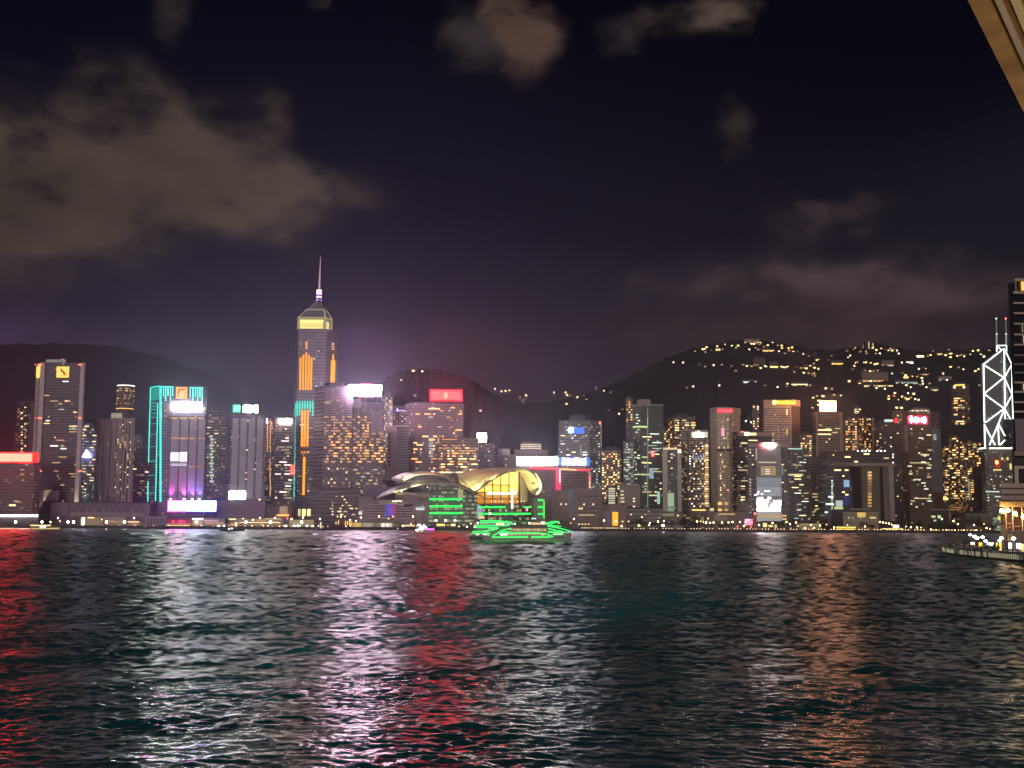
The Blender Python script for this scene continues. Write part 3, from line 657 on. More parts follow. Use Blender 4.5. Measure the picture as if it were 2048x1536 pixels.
# the spired tower
CPM = facade((.13, .105, .135), (.045, .036, .05), fh=4.4, bw=40, wv=.5, wh=.99, p=.0, seed=23, gr=.3)
b = Bld('spired_tower', 'tallest tower with orange light bars, a lit yellow crown and a thin mast', 'building', [586, 592, 649, 673], [1640, 1620, 1620, 1645], 658, CPM, ym=860, depth=42)
OB = em((1, .33, .004), 1.6, True, name='orange_bar')
for x, y0 in ((601.4, 715.5), (607, 710), (612.7, 704.5), (618, 710), (623.2, 715.5)): b.line(1, [(x, y0), (x - 1.4, 780)], 3.7, 'orange_bar', OB, .8)
for y in (685.4, 690.7, 696): b.line(1, [(611, y), (615, y)], 3.4, 'orange_dot', em((1, .42, .04), 1.5), .8); b.line(2, [(664.6, y + 2.5), (667.6, y + 2.5)], 2.8, 'orange_dot', em((1, .42, .04), 1.4), .8)
for x, y0 in ((663.6, 721), (666.3, 709), (669, 721)): b.line(2, [(x, y0), (x - 1.2, 770)], 3.6, 'orange_bar', OB, .8)
for x in (604.2, 609.6, 615.4): b.line(1, [(x + .6, 820), (x - .8, 893)], 4.2, 'orange_bar', OB, .8); b.line(1, [(x - 2, 904.6), (x + 1, 904.6)], 3.2, 'orange_dot', OB, .8)
b.line(1, [(608.5, 914), (606.8, 990)], 5.0, 'orange_bar', OB, .8)
for i, x in enumerate((594.5, 599.5, 604.8, 610, 615.3, 620.5, 626)): b.line(1, [(x, 801.5), (x - .4, (832, 830, 819, 818, 818, 824, 832)[i])], 3.0, 'teal_drip', em(TEAL, .95, True), .7)
b.rect(1, 592.5, 807, 627, 816, 'teal_band', em((.04, .6, .46), .55), .4)
b.line(0, [(590.5 + (.7 if i % 2 else -.4) - i * .12, 806 + i * 8.1) for i in range(25)], 3.0, 'teal_strip', em(TEAL, .7, True), .8)
b.windows(1, 594, 665, 648, 700, 5, 4.5, .04, 3, 1.2, [wCd], 25, cap=4); b.windows(1, 626, 700, 648, 800, 4.5, 5, .08, 3, 1.3, [wH, wCd], 26, cap=8); b.windows(1, 594, 835, 626, 1000, 5, 6, .13, 3.5, 1.3, [wYd, wH, wWd], 27, run=2, cap=26)
cz = lambda y: P(630, y, 1620).z
def ring(xs, ys_, Y=1620, dd=34):
    """four plan corners of the crown at a given photo height"""
    z = cz(ys_); p = [P(xs[0], 700, Y + 4), P(xs[1], 700, Y + 4), P(xs[2], 700, Y + 16)]
    return [(p[0].x, p[0].y, z), (p[1].x, p[1].y, z), (p[2].x, p[2].y, z), (p[0].x + p[2].x - p[1].x, p[2].y + p[0].y - p[1].y + dd, z)]
PYR = pl((.035, .028, .04), .4); CRF = pl((.75, .65, .4), .5, name='crown_frame')
r0, r1, r2, r3 = ring((594.5, 649.5, 662.5), 658), ring((594.5, 649.5, 662.5), 634.5), ring((611, 646, 652), 618), ring((633, 639, 641), 598)
cr_ = MB().quadbox(r0 + r1).build('crown', em((.55, .45, .16), .28), b.root)
for z0, z1 in ((656.5, 651), (650.2, 645.8), (645, 638.5)):
    a, c = ring((598.5, 645.5, 0), z0), ring((598.5, 645.5, 0), z1); q = [(a[0][0], a[0][1] - .5), (a[1][0], a[1][1] - .5)]
    MB().box(q[0][0], q[1][0], q[0][1] - .4, q[0][1] + .3, a[0][2], c[0][2]).build('lit_panel', em((1, .80, .22), 1.1 if z1 > 640 else 1.4, True), cr_)
a, c = ring((0, 651.5, 660.5), 656.5), ring((0, 651.5, 660.5), 642); MB().quadbox([(a[1][0], a[1][1] - .6, a[1][2]), (a[2][0], a[2][1] - .6, a[1][2]), (a[2][0], a[2][1], a[1][2]), (a[1][0], a[1][1], a[1][2])] + [(a[1][0], a[1][1] - .6, c[1][2]), (a[2][0], a[2][1] - .6, c[1][2]), (a[2][0], a[2][1], c[1][2]), (a[1][0], a[1][1], c[1][2])]).build('lit_panel', em((1, .86, .32), .9), cr_)
MB().quadbox(r1 + r2).build('pyramid', PYR, b.root); top = MB().quadbox(r2 + r3).build('pyramid_top', PYR, b.root)
for i in range(3): MB().tube([r0[i], r1[i], r2[i]], .95, 6).build('crown_frame', em((.9, .78, .38), .45), cr_)
MB().tube([r1[0], r1[1], r1[2]], .85, 6).build('crown_frame', em((.9, .78, .38), .5), cr_); MB().tube([r2[0], r2[1], r2[2]], .9, 6).build('crown_frame', em((.9, .78, .38), .32), cr_)
mx = P(637, 600, 1640); mc = (mx.x, mx.y + 4, 0)
mast = MB().lathe([(3.2, cz(600)), (3.2, cz(573)), (2.2, cz(571))], 12, mc).build('mast', pl((.2, .15, .22), .5), b.root)
for y, c, s_ in ((595, (.62, .25, 1), 7), (588, (.75, .35, 1), 7), (581, (1, .5, .75), 7), (575.5, (1, .6, .5), 7)): MB().lathe([(3.7, cz(y + 1)), (3.7, cz(y - 1.6))], 12, mc).build('mast_light', em(c, s_ * .6, True), mast)
MB().tube([(mc[0], mc[1], cz(572)), (mc[0] + .7, mc[1], cz(505))], 1.55, 8, .35).build('spire', em((1, .62, .72), .5), mast)
b.rect(1, 596, 1018, 601, 1032, 'lit_arch', em(YEL, .9), .6); b.rect(1, 604, 1018, 611, 1032, 'lit_arch', em(YEL, 1.6), .6); b.rect(1, 614, 1018, 621, 1032, 'lit_arch', em(YEL, 1.4), .6)

# hotel pair with the white rooftop box
b = Bld('hotel_tower', 'broad dark hotel with louvred left edge and rows of amber windows beside the spired tower', 'building', [627, 646, 704], [1545, 1530, 1530], 774, facade((.125, .085, .11), (.055, .035, .05), fh=3.3, bw=3.1, p=.05, lit=WARM, ls=.25, seed=28))
for i in range(30): b.rect(0, 628, 782 + i * 7.6, 645.5, 784.6 + i * 7.6, 'louvre', pl((.22, .16, .19), .6), .8)
b.windows(1, 648, 831, 703, 930, 4.6, 5.6, .62, 3.9, 2.7, [wA, em(WARM, .75), wAd, wWd, wA], 29, run=2, cap=70); b.windows(1, 648, 934, 703, 985, 6, 7, .22, 2.6, 3, [wWd, wY, wYd], 30, cap=12); b.windows(1, 648, 798, 700, 830, 6, 6, .12, 3, 2, [wWd], 31, cap=6)
b.rect(1, 637 + 12, 803, 660, 807, 'lit_floor', em(YEL, .5), .4); b.roof(DARK)
b = Bld('hotel_tower', 'amber-windowed hotel under a blinding white rooftop sign box', 'building', [705, 767], 1524, 806, facade((.14, .095, .115), (.06, .04, .055), fh=3.3, bw=3.1, p=.05, lit=WARM, ls=.25, seed=32))
b.windows(0, 706, 831, 766, 930, 4.6, 5.6, .60, 3.9, 2.7, [wA, em(WARM, .75), wAd, wWd, wA], 33, run=2, cap=74); b.windows(0, 706, 936, 765, 985, 5, 7, .2, 2.4, 2.6, [wWd, wYd, wCd], 34, run=2, cap=16)
b.rect(0, 706, 798, 722, 815, 'roof_screen', pl((.45, .36, .4), .5), .6); b.rect(0, 743, 822, 764, 866, 'louvre_bay', facade((.38, .29, .33), (.12, .09, .11), 2.3, 40, .5, .98, seed=35), .5)
r = b.roof(DARK, .3, 1, False); s = b.rect(0, 697, 770, 762, 791.5, 'rooftop_sign', em((1, .72, .92), 40, True, name='white_sign'), 1.0, -4, r)
b.rect(0, 722, 768.3, 744, 770.2, 'red_trim', em((1, .05, .12), 12, True), .9, -3, s); b.rect(0, 720, 791.8, 746, 793.6, 'red_trim', em((1, .05, .12), 8), .9, -3, s)
for x in (704, 730, 755): b.rect(0, x - .7, 791, x + .7, 806, 'sign_post', METAL, -1, -2, r)
b = Bld('hotel_podium', 'stepped brown podium with long dark balconies under the amber hotel', 'building', [622, 720], 1450, 976, facade((.13, .09, .10), (.04, .028, .034), fh=4.5, bw=50, wv=.45, wh=.99, seed=36), 50)
b.windows(0, 655, 990, 718, 1035, 4, 6, .16, 3, 2, [wW, wYd, wY], 37, run=2, cap=16); b.roof(DARK, .2, .5, False)
# towers behind
b = Bld('apartment_tower', 'thin dark tower with scattered yellow windows just right of the white sign box', 'building', [762, 784], 1780, 792, facade((.09, .062, .08), p=.10, lit=YEL, ls=.4, seed=38)); b.windows(0, 763, 794, 783, 930, 4, 5.6, .34, 2.6, 2.4, [wY, wW, wYd, wC], 39, cap=34); b.roof(DARK)
b = Bld('apartment_tower', 'hazy low tower with a tiny violet lamp behind the pink slab', 'building', [780, 816], 1900, 812, facade((.12, .085, .105), p=.07, lit=WARM, ls=.3, seed=40)); b.windows(0, 782, 815, 812, 862, 5, 5, .2, 2.2, 1.8, [wY, wWd], 41, cap=10); b.rect(0, 792.5, 819, 797, 822.5, 'violet_lamp', em((.25, .15, 1), 5), 1.2); b.rect(0, 797, 820.3, 811, 822, 'lamp_bar', em((.9, .8, 1), 1.2), .6); b.roof(DARK, plant=False)
# pink slab
b = Bld('office_block', 'pink-grey slab building with one column of dark square windows', 'building', [773, 791, 816], [1625, 1610, 1612], 852, facade((.13, .09, .105), (.05, .035, .045), fh=3.6, bw=40, wv=.5, wh=.99, seed=42))
b.rect(0, 773.5, 853, 791, 960, 'end_wall', pl((.50, .36, .37), .7), .6)
for i in range(9): b.rect(0, 776, 867 + i * 7.8, 781.5, 870 + i * 7.8, 'window', pl((.04, .03, .035), .3), .9, .62)
b.roof(pl((.5, .36, .38), .7), .3, 1.0, False)
# tower with the red box
b = Bld('office_tower', 'plum-coloured tower carrying a glowing red sign box on its roof', 'building', [811, 818, 926], [1665, 1650, 1650], 806, facade((.145, .085, .105), (.075, .04, .055), fh=3.7, bw=2.6, p=.012, lit=YEL, seed=44))
for i in range(23): b.rect(0, 811.3, 808 + i * 6.1, 818, 811.6 + i * 6.1, 'grid_panel', pl((.42, .32, .36), .6), .5)
b.windows(1, 822, 812, 924, 945, 4.4, 6.4, .12, 3.6, 2.6, [wA, wW, wAd, wCd], 45, run=3, cap=44); b.rect(1, 857, 816.3, 880, 818.6, 'lit_floor', wW, .5); b.rect(1, 833, 888.5, 846, 891, 'lit_floor', wW, .5)
for i in range(8): b.rect(1, 858, 876 + i * 5, 866.5, 878.4 + i * 5, 'window', em((.7, .9, .75), .6), .5)
r = b.roof(DARK, .2, 1, False); s = b.rect(1, 860, 779, 924, 802, 'rooftop_sign', em((1, .006, .012), 9, True), 1.0, -4, r); b.rect(1, 863, 782.5, 921, 799, 'lit_face', em((1, .0030, .0030), 20, True), 1.5, 1.02, s)
b.glyphs(1, [[ell(.5, .5, .5, .5)]], 887, 783.5, 896, 798, em((1, .16, .10), 4), s, 2.0)
for x in (866, 892, 917): b.rect(1, x - .6, 802, x + .6, 806, 'sign_post', METAL, -1, -2, r)
# amber-windowed wing
b = Bld('office_block', 'low wing full of amber window rows in front of the red-signed plum tower', 'building', [875, 957], 1590, 877, facade((.15, .09, .085), (.05, .03, .035), fh=3.6, bw=3.0, p=.08, lit=WARM, ls=.4, seed=46))
b.line(0, [(884, 879), (914, 879)], 1.8, 'roof_light', em(AMB, 1.1)); b.line(0, [(877, 876), (877, 886)], 2.4, 'roof_light', em((1, .3, .08), 1.5))
b.windows(0, 877, 888, 955, 948, 4.4, 5.4, .60, 3.7, 2.4, [wW, wA, wAd, wWd, wY], 47, run=3, cap=80); b.roof(DARK, .3, 1, False)
# white square sign on a dim block
b = Bld('office_block', 'dim grey block with a single blinding white square sign on its roof', 'building', [930, 989], 1760, 888, facade((.07, .055, .062), p=.02, seed=48)); r = b.roof(DARK, .2, 1, False)
b.rect(0, 954.5, 866.5, 972.5, 883.5, 'rooftop_sign', em((1, .94, .95), 34, True), .5, -2, r); b.rect(0, 962, 883.5, 965, 888, 'sign_post', METAL, 0, -1, r); b.windows(0, 950, 900, 988, 925, 5, 6, .22, 3, 1.4, [wH, wCd], 49, run=2, cap=9)
b = Bld('office_block', 'plain pale grey tower block rising left of the wide white name sign', 'building', [984, 997, 1032], [1830, 1800, 1802], 910, pl((.19, .155, .15), .75)); b.windows(1, 1000, 915, 1030, 935, 8, 6, .3, 3, 1.6, [wY, wW], 50, cap=5); b.roof(PALE, .2, .8, True, 9)
# round-topped tower
p = P(1062, 890, 1880); t = thing('office_tower', 'grey tower ringed by three pale light hoops at its round top', 'building', (p.x, p.y, GZ)); zt = P(1062, 900, 1880).z
MB().box(p.x - 26, p.x + 26, p.y - 10, p.y + 30, GZ, zt).build('wall', facade((.16, .12, .115), p=.04, lit=WARM, seed=51), t)
dr = MB().lathe([(15.6, zt), (15.6, P(1062, 886, 1880).z), (12, P(1062, 883, 1880).z)], 24, (p.x, p.y + 10, 0)).build('round_top', pl((.13, .1, .095), .6), t)
for y in (889.5, 893.2, 897): z = P(1062, y, 1880).z; MB().lathe([(16.3, z - .6), (16.3, z + .7)], 24, (p.x, p.y + 10, 0)).build('light_hoop', em((1, .8, .5), 1.0), dr)
# wide block with the long signs
b = Bld('office_building', 'wide taupe office block with long white and blue signs and red neon edges', 'building', [1031, 1117, 1183], [1530, 1520, 1532], 931, facade((.30, .215, .19), (.20, .14, .125), fh=3.4, bw=3.0, p=.006, lit=YEL, seed=52, gr=.4), ym=985)
for i in range(9): b.rect(1, 1126, 950 + i * 5.6, 1172, 952.2 + i * 5.6, 'window_band', pl((.13, .09, .085), .4), .3)
r = b.roof(DARK, .2, .6, False)
b.rect(0, 1034, 913.5, 1114, 930.5, 'rooftop_sign', em((1, .96, .97), 15, True), .6, -2, r); s = b.rect(1, 1117.5, 915.5, 1179, 931, 'rooftop_sign', em((.03, .16, 1), 2.2, True), .6, -2, r)
b.glyphs(1, [BLOT[1], BLOT[3], BLOT[0], BLOT[4], BLOT[3], BLOT[0], BLOT[1]], 1124, 917, 1172, 929.7, em((1, 1, 1), 12, True), s, 1.2)
NR = em((1, .03, .06), 2.4, True, name='red_neon'); b.line(0, [(1060, 936.5), (1115, 938)], 3.2, 'neon_tube', NR); b.line(0, [(1113.5, 938), (1113.5, 992)], 3.0, 'neon_tube', NR)
b.line(1, [(1119.5, 938), (1119.5, 966)], 2.8, 'neon_tube', em((1, .35, .45), 3, True)); b.line(1, [(1119.5, 966), (1119.5, 992)], 3, 'neon_tube', em((1, .02, .12), 2.6, True)); b.line(1, [(1119.5, 938.5), (1152, 939.5)], 2.6, 'neon_tube', em((1, .45, .12), 2.2)); b.line(1, [(1152, 939.5), (1180, 940.5)], 3, 'neon_tube', NR)
b.line(1, [(1179.5, 950), (1179.5, 963)], 2.6, 'neon_tube', em((1, .12, .16), 2)); b.line(1, [(1179.5, 963), (1179.5, 982)], 2.4, 'neon_tube', em((1, .5, .22), 1.6))
# blue-signed tower behind
b = Bld('office_tower', 'dark grey tower with a small blue sign and many pinpoint lights', 'building', [1117, 1180, 1204], [1760, 1750, 1762], 841, facade((.13, .115, .11), (.06, .052, .05), p=.035, lit=COOL, ls=.5, seed=54))
b.rect(0, 1143, 855, 1168, 867, 'blue_sign', em((.03, .16, 1), 1.5, True), 1.5); b.rect(0, 1138, 856, 1146, 864.5, 'bright_lamp', em((.8, .85, 1), 14, True), 2.2); b.windows(0, 1120, 852, 1179, 985, 5.5, 5.5, .16, 3, 1.8, [wY, wCd, wH, wYd, wC], 55, run=2, cap=48); b.windows(1, 1181, 852, 1203, 1000, 5, 5.5, .28, 3.2, 1.9, [wC, wCd, wH, wYd], 56, cap=30)
b.line(1, [(1202.5, 846), (1202.5, 895)], 2, 'edge_strip', em((1, .6, .45), .25)); b.rect(1, 1199, 843, 1201.5, 847.5, 'aviation_lamp', redlamp, 1); b.roof(DARK, -.2, 1, True, 8)
b = Bld('apartment_tower', 'brown apartment tower dotted with warm windows behind the plain white block', 'building', [1203, 1243], 1730, 901, facade((.15, .095, .055), (.04, .026, .02), fh=3.1, bw=3, p=.08, lit=AMB, ls=.5, seed=57)); b.windows(0, 1204, 906, 1242, 1000, 4.4, 4.6, .33, 3, 2.5, [wA, wY, wW, wY], 58, cap=52); b.roof(DARK)
# ---------------------------------------------------------------- waterfront hall with the winged roofs
hall = thing('exhibition_hall', 'waterfront hall with curved wing roofs, a golden glass lobby and green neon bars', 'building', P(930, 1040, 1345))
CREAM = pl((.60, .56, .33), .5, var=.15, scale=.05, name='roof_cladding'); HB = pl((.36, .27, .29), .75, name='hall_wall'); HD = pl((.055, .055, .05), .35, name='dark_glass'); TRIM = pl((.75, .68, .45), .5, name='roof_edge')
def pxs(a, Y): return [P(x, y, Y) for x, y in a]
def resample(a, n):
    a = np.array(a, float); s = np.concatenate([[0], np.cumsum(np.hypot(*np.diff(a, axis=0).T))]); g = np.linspace(0, s[-1], n)
    # smooth the corners a little so that the shells read as curved
    q = np.stack([np.interp(g, s, a[:, 0]), np.interp(g, s, a[:, 1])], 1)
    for _ in range(3): q[1:-1] = (q[:-2] + 2 * q[1:-1] + q[2:]) / 4
    return q
def loft(ca, Ya, cb, Yb, name, mat, n=28, mrow=8, bulge=0.0, th=1.6, par=hall):
    A, B = resample(ca, n), resample(cb, n); rows = []
    for j in range(mrow + 1):
        w = j / mrow; row = []
        for i in range(n):
            p, q = P(*A[i], Ya), P(*B[i], Yb); v = p.lerp(q, w); v.z += bulge * math.sin(math.pi * w); row.append(v)
        rows.append(row)
    mb = MB(); mb.grid(rows); mb.grid([[v + Vector((0, .3, -th)) for v in r] for r in reversed(rows)])
    for ra in (rows[0], rows[-1]):
        for i in range(n - 1): mb.face([ra[i], ra[i + 1], ra[i + 1] + Vector((0, .3, -th)), ra[i] + Vector((0, .3, -th))])
    return mb.build(name, mat, par, True)
# right wing: front rim sweeps up from the low tip, back rim runs behind
rimF = [(949, 984.5), (962, 975), (976, 964), (990, 955), (1004, 947.5), (1018, 941.5), (1032, 937.5), (1046, 937.5)]
rimB = [(914, 948), (932, 943), (950, 939.5), (968, 937), (986, 935.5), (1004, 935), (1024, 935), (1046, 936)]
wing = loft(rimF, 1335, rimB, 1400, 'wing_roof', CREAM, 30, 10, .5)
hoodF = [(1030, 937), (1046, 937.2), (1058, 942), (1068, 950), (1077, 961), (1082, 972), (1081, 981), (1072, 987)]
hoodB = [(1032, 940), (1040, 945), (1046, 953), (1050, 961), (1053, 968), (1056, 975), (1060, 981), (1066, 986)]
loft(hoodF, 1338, hoodB, 1352, 'wing_hood', CREAM, 30, 8, 0)
loft([(1072, 946), (1079, 956), (1084, 967), (1083, 978), (1076, 986)], 1337, [(1069, 946), (1076, 957), (1081, 968), (1080, 978), (1074, 985.5)], 1336.5, 'hood_rim', TRIM, 16, 2)
for a, b_ in (((1075, 962), (1076, 966)), ((1071, 952), (1073, 957)), ((1074, 975), (1072, 979))): MB().tube(pxs([a, b_], 1335.5), .7, 6).build('slot_light' if b_[1] == 0 else 'dark_slot', HD, hall)
MB().tube(pxs([(1078, 981), (1083, 976), (1085, 970)], 1340), 1.9, 8).build('hood_lip', HD, hall)
MB().tube(pxs(rimF, 1334.2), .55, 6).build('roof_rim', TRIM, wing)
MB().tube(pxs([(914, 948), (917, 962), (921, 969), (936, 976), (950, 984), (960, 991), (972, 998)], 1334), .6, 6).build('roof_rim', pl((.2, .17, .12), .5), wing)
# under the left rim the wing dives towards the older roofs
loft([(949, 984.5), (938, 979), (928, 973.5), (920, 969), (917, 962), (914, 950)], 1335, [(914, 948), (914, 948.2), (914, 948.4), (914, 948.6), (914, 948.8), (914, 949)], 1398, 'wing_flank', CREAM, 20, 8)
SEAM = pl((.26, .22, .12), .6, name='roof_seam'); Af, Bf = resample(rimF, 30), resample(rimB, 30)
for i in range(2, 29, 3):
    MB().tube([P(*Af[i], 1335).lerp(P(*Bf[i], 1400), w / 8) + Vector((0, 0, .5 * math.sin(math.pi * w / 8) + .08)) for w in range(9)], .16, 5).build('roof_seam', SEAM, wing)
for w in (.3, .62):
    MB().tube([P(*Af[i], 1335).lerp(P(*Bf[i], 1400), w) + Vector((0, 0, .5 * math.sin(math.pi * w) + .08)) for i in range(30)], .16, 5).build('roof_seam', SEAM, wing)
# golden lobby: glass panels between dark mullions
def topy(x): return float(np.interp(x, [949, 962, 976, 990, 1004, 1018, 1032, 1046, 1056], [985, 977, 966, 957, 949.5, 943.5, 940, 946, 966]))
cols = [954, 969.5, 985, 1001.5, 1018, 1038.5]; GL = [em((1, .62, .08), 1.6), em((1, .72, .14), 1.9), em((1, .62, .07), 1.5), em((1, .5, .04), 1.2)]
lob = MB().quadbox([*[tuple(P(x, 1009, Y)) for x, Y in ((956, 1352), (1042, 1352), (1042, 1392), (956, 1392))], *[tuple(P(x, 972 if x < 1000 else 945, Y)) for x, Y in ((956, 1352), (1042, 1352), (1042, 1392), (956, 1392))]]).build('lobby', pl((.5, .38, .15), .8), hall)
rowsy = [1007, 997.5, 984.5, 970, 936]; R = random.Random(8)
for i in range(5):
    for j in range(4):
        x0, x1 = cols[i] + .5, cols[i + 1] - .5; yb, yt = rowsy[j] - .5, rowsy[j + 1] + .5
        a, c = max(yt, topy(x0) + 1), max(yt, topy(x1) + 1)
        if yb - a < 1.5 and yb - c < 1.5: continue
        a, c = min(a, yb - .3), min(c, yb - .3)
        q = [P(x0, yb, 1348), P(x1, yb, 1348), P(x1, c, 1348), P(x0, a, 1348)]; dv = Vector((0, .5, 0))
        col = (em((1, .33, .03), .75), em((1, .42, .04), .8), GL[i % 3], GL[R.randint(0, 1)])[j]
        MB().quadbox([q[0], q[1], q[1] + dv, q[0] + dv, q[3], q[2], q[2] + dv, q[3] + dv]).build('glass_panel', col, lob)
MUL = pl((.10, .055, .01), .5, name='bronze_mullion')
for x in cols[1:]: MB().tube([P(x, 1008, 1347), P(x, topy(x), 1347)], .62 if x < 1030 else 1.3, 6).build('mullion', MUL, lob)
for y, x0, x1 in ((997.5, 966, 1040), (984.5, 947, 1040), (970, 972, 1018)): MB().tube([P(x0, y, 1347), P(x1, y, 1347)], .5, 6).build('transom', MUL, lob)
for k in range(4):
    x = 1040.5 + k * 3.6; q = [P(x, 1004, 1350 + k * 4), P(x + 3.2, 1003, 1352 + k * 4), P(x + 3.2, 958 + k * 3.5, 1352 + k * 4), P(x, 953 + k * 3.5, 1350 + k * 4)]; dv = Vector((0, .5, 0))
    MB().quadbox([q[0], q[1], q[1] + dv, q[0] + dv, q[3], q[2], q[2] + dv, q[3] + dv]).build('glass_panel', em((.85, .62, .22), .55 - k * .08), lob)
for x0, x1 in ((974.5, 984), (986, 1000.5), (1003, 1016.5), (1020, 1033)): MB().tube([P(x0, 986.7, 1346), P(x1, 986.7, 1346)], 1.1, 6).build('ceiling_light', em((1, .92, .7), 9, True), lob)
for i, y in enumerate((980, 984, 988.5, 992, 995.5, 998, 1002, 1006, 1010, 1013, 1016)): MB().tube([P(1023, y, 1345.5), P(1026, y, 1345.5)], .8 if y > 985 else 1.1, 6).build('stair_light', em((1, .9, .75), 8 if y < 990 else 3.5, y < 990), lob)
for x in (983, 990, 999.5, 1004, 1019.5, 1035, 1042, 1048): MB().tube([P(x, 1003, 1346), P(x + 1.4, 1003, 1346)], .6, 6).build('table_lamp', em(WARM, 4), lob)
# drum below with green neon
drum = MB(); dp = []
for i in range(17):
    a = math.radians(180 + 180 * i / 16); c = P(1010, 1008, 1350); dp.append((c.x + math.cos(a) * 31, c.y + 12 + math.sin(a) * 16))
dr = drum.prism(dp, GZ, P(1010, 1008, 1350).z).build('drum', facade((.10, .10, .075), (.035, .04, .035), 4.5, 3.2, p=.14, lit=(1, .82, .38), ls=.4, seed=61), hall)
NG = em(GRN, 2.0, True, name='green_neon')
def neon(pts, Y, w=2.6, par=None, mt_=None, name='neon_bar'): return MB().tube(pxs(pts, Y), w / 2 * Y / F, 6).build(name, mt_ or NG, par or hall)
neon([(957, 1014.5), (1011, 1014.5)], 1332, 3.6); neon([(1048, 1014.5), (1062, 1014.5)], 1332, 3.2); neon([(957, 1027.5), (1062, 1027.5)], 1330, 3.8); neon([(1024, 1044), (1062, 1044)], 1332, 2.2, None, em(GRN, .25))
neon([(1088, 1000), (1088, 1037)], 1340, 2.4, None, em((.08, 1, .05), 1.3, True))
for y in (1000.5, 1014.5, 1028): neon([(1076, y), (1087, y)], 1340, 3.6)
for y in (998.5, 1012.8, 1026.6): neon([(859, y), (924.5, y)], 1316, 3.6)
MB().quadbox([*[tuple(P(x, 1042, Y)) for x, Y in ((1066, 1346), (1090, 1346), (1090, 1386), (1066, 1386))], *[tuple(P(x, 996, Y)) for x, Y in ((1066, 1346), (1090, 1346), (1090, 1386), (1066, 1386))]]).build('side_block', facade((.24, .20, .17), p=.1, lit=(1, .9, .6), ls=.4, seed=62), hall)
sc_ = MB(); R = random.Random(4)
for i in range(7):
    x = 942 + i * 3.3; y0 = 1011 + R.uniform(-3, 4); q = [P(x, 1038, 1333), P(x + 3.4, 1038, 1333), P(x + 3.4, y0, 1333), P(x, y0, 1333)]; dv = Vector((0, .6, 0))
    sc_.quadbox([q[0], q[1], q[1] + dv, q[0] + dv, q[3], q[2], q[2] + dv, q[3] + dv])
sc_.build('video_wall', em((.56, .54, .85), .55, True), hall)
q = [P(958, 1038.5, 1331), P(969, 1036, 1331), P(968, 1031.5, 1331), P(957, 1031.5, 1331)]; dv = Vector((0, .6, 0)); MB().quadbox([q[0], q[1], q[1] + dv, q[0] + dv, q[3], q[2], q[2] + dv, q[3] + dv]).build('lit_window', em((1, .75, .25), 1), hall)
neon([(1054, 1017), (1054, 1022)], 1328, 3.6, None, em((1, .1, .22), 6, True), 'red_lamp'); neon([(978, 1027.3), (982, 1027.3)], 1328, 2.6, None, em((1, 1, .85), 9), 'white_lamp_bar'); neon([(1064, 1037), (1072, 1037)], 1328, 2.6, None, em((.7, 1, 1), 1.4), 'white_lamp_bar')
# left body
def slabp(x0, x1, y0, y1, Y, dep, name, mat, par=hall):
    a, c = P(x0, y1, Y), P(x1, y1, Y); zt = P((x0 + x1) / 2, y0, Y).z; zb = max(GZ, P((x0 + x1) / 2, y1, Y).z)
    s_ = a.x / a.y if a.x / a.y > .37 else 0     # far to the right the sides run along the quay towards the harbour mouth
    return MB().prism([(a.x, a.y), (c.x, c.y), (c.x + dep * s_, c.y + dep), (a.x + dep * s_, a.y + dep)], zb, zt).build(name, mat, par)
mainb = slabp(735, 860, 1000, 1052, 1325, 60, 'hall_block', HB)
for x0, x1, yt in ((857, 906, 968.5), (906, 929, 976.5), (929, 953, 987)): slabp(x0, x1, yt, 1052, 1322, 62, 'glass_block', facade((.13, .15, .115), (.06, .08, .065), 4.4, 3.0, p=.08, lit=(.9, .85, .42), ls=.3, seed=64))
slabp(716, 745, 993, 1052, 1330, 50, 'end_block', pl((.36, .28, .32), .75)); slabp(724, 790, 974, 1000, 1372, 40, 'rear_block', pl((.19, .16, .24), .75)); slabp(790, 860, 985, 1001, 1340, 40, 'terrace_wall', pl((.33, .26, .22), .8))
slabp(757, 795, 1001, 1008.5, 1322, 3, 'terrace', pl((.55, .48, .34), .7)); slabp(808, 836, 990, 1012, 1323, 3, 'wall_panel', HB)
for i in range(6): slabp(737, 824, 1008.6 + i * 5.2, 1011.4 + i * 5.2, 1323, 1.9, 'facade_band', pl((.60, .42, .47), .7))
for i in range(5): slabp(738, 823.5, 1011.8 + i * 5.2, 1013.6 + i * 5.2, 1324.3, .6, 'facade_recess', pl((.08, .05, .065), .6))
slabp(824, 828, 1006, 1046, 1322.4, 2.4, 'corner_pier', pl((.48, .36, .38), .7))
for k, (x0, c) in enumerate(((770, (.16, .14, 1)), (774, (.2, .14, 1)), (778, (.3, .14, 1)), (782, (.5, .1, .9)), (786, (.85, .08, .6)))): slabp(x0, x0 + 4, 1008.6, 1034 - k, 1322, .7, 'led_strip', em(c, .42, True))
for x0, x1, y0, y1 in ((831.5, 849, 1016.5, 1020), (717, 724, 1024.5, 1029)):
    slabp(x0, x1, y0, y1, 1320, .7, 'sign_word', em((.9, 1, .9), .85)); 
    neon([(x0, y0 + .2), (x0 + (x1 - x0) * .3, y0 - 1.6), (x0 + (x1 - x0) * .5, y0 - .4), (x0 + (x1 - x0) * .8, y0 - 3.4), (x1, y0 - .6)], 1320, 1.5, None, em((.9, 1, .9), .85), 'sign_swoosh')
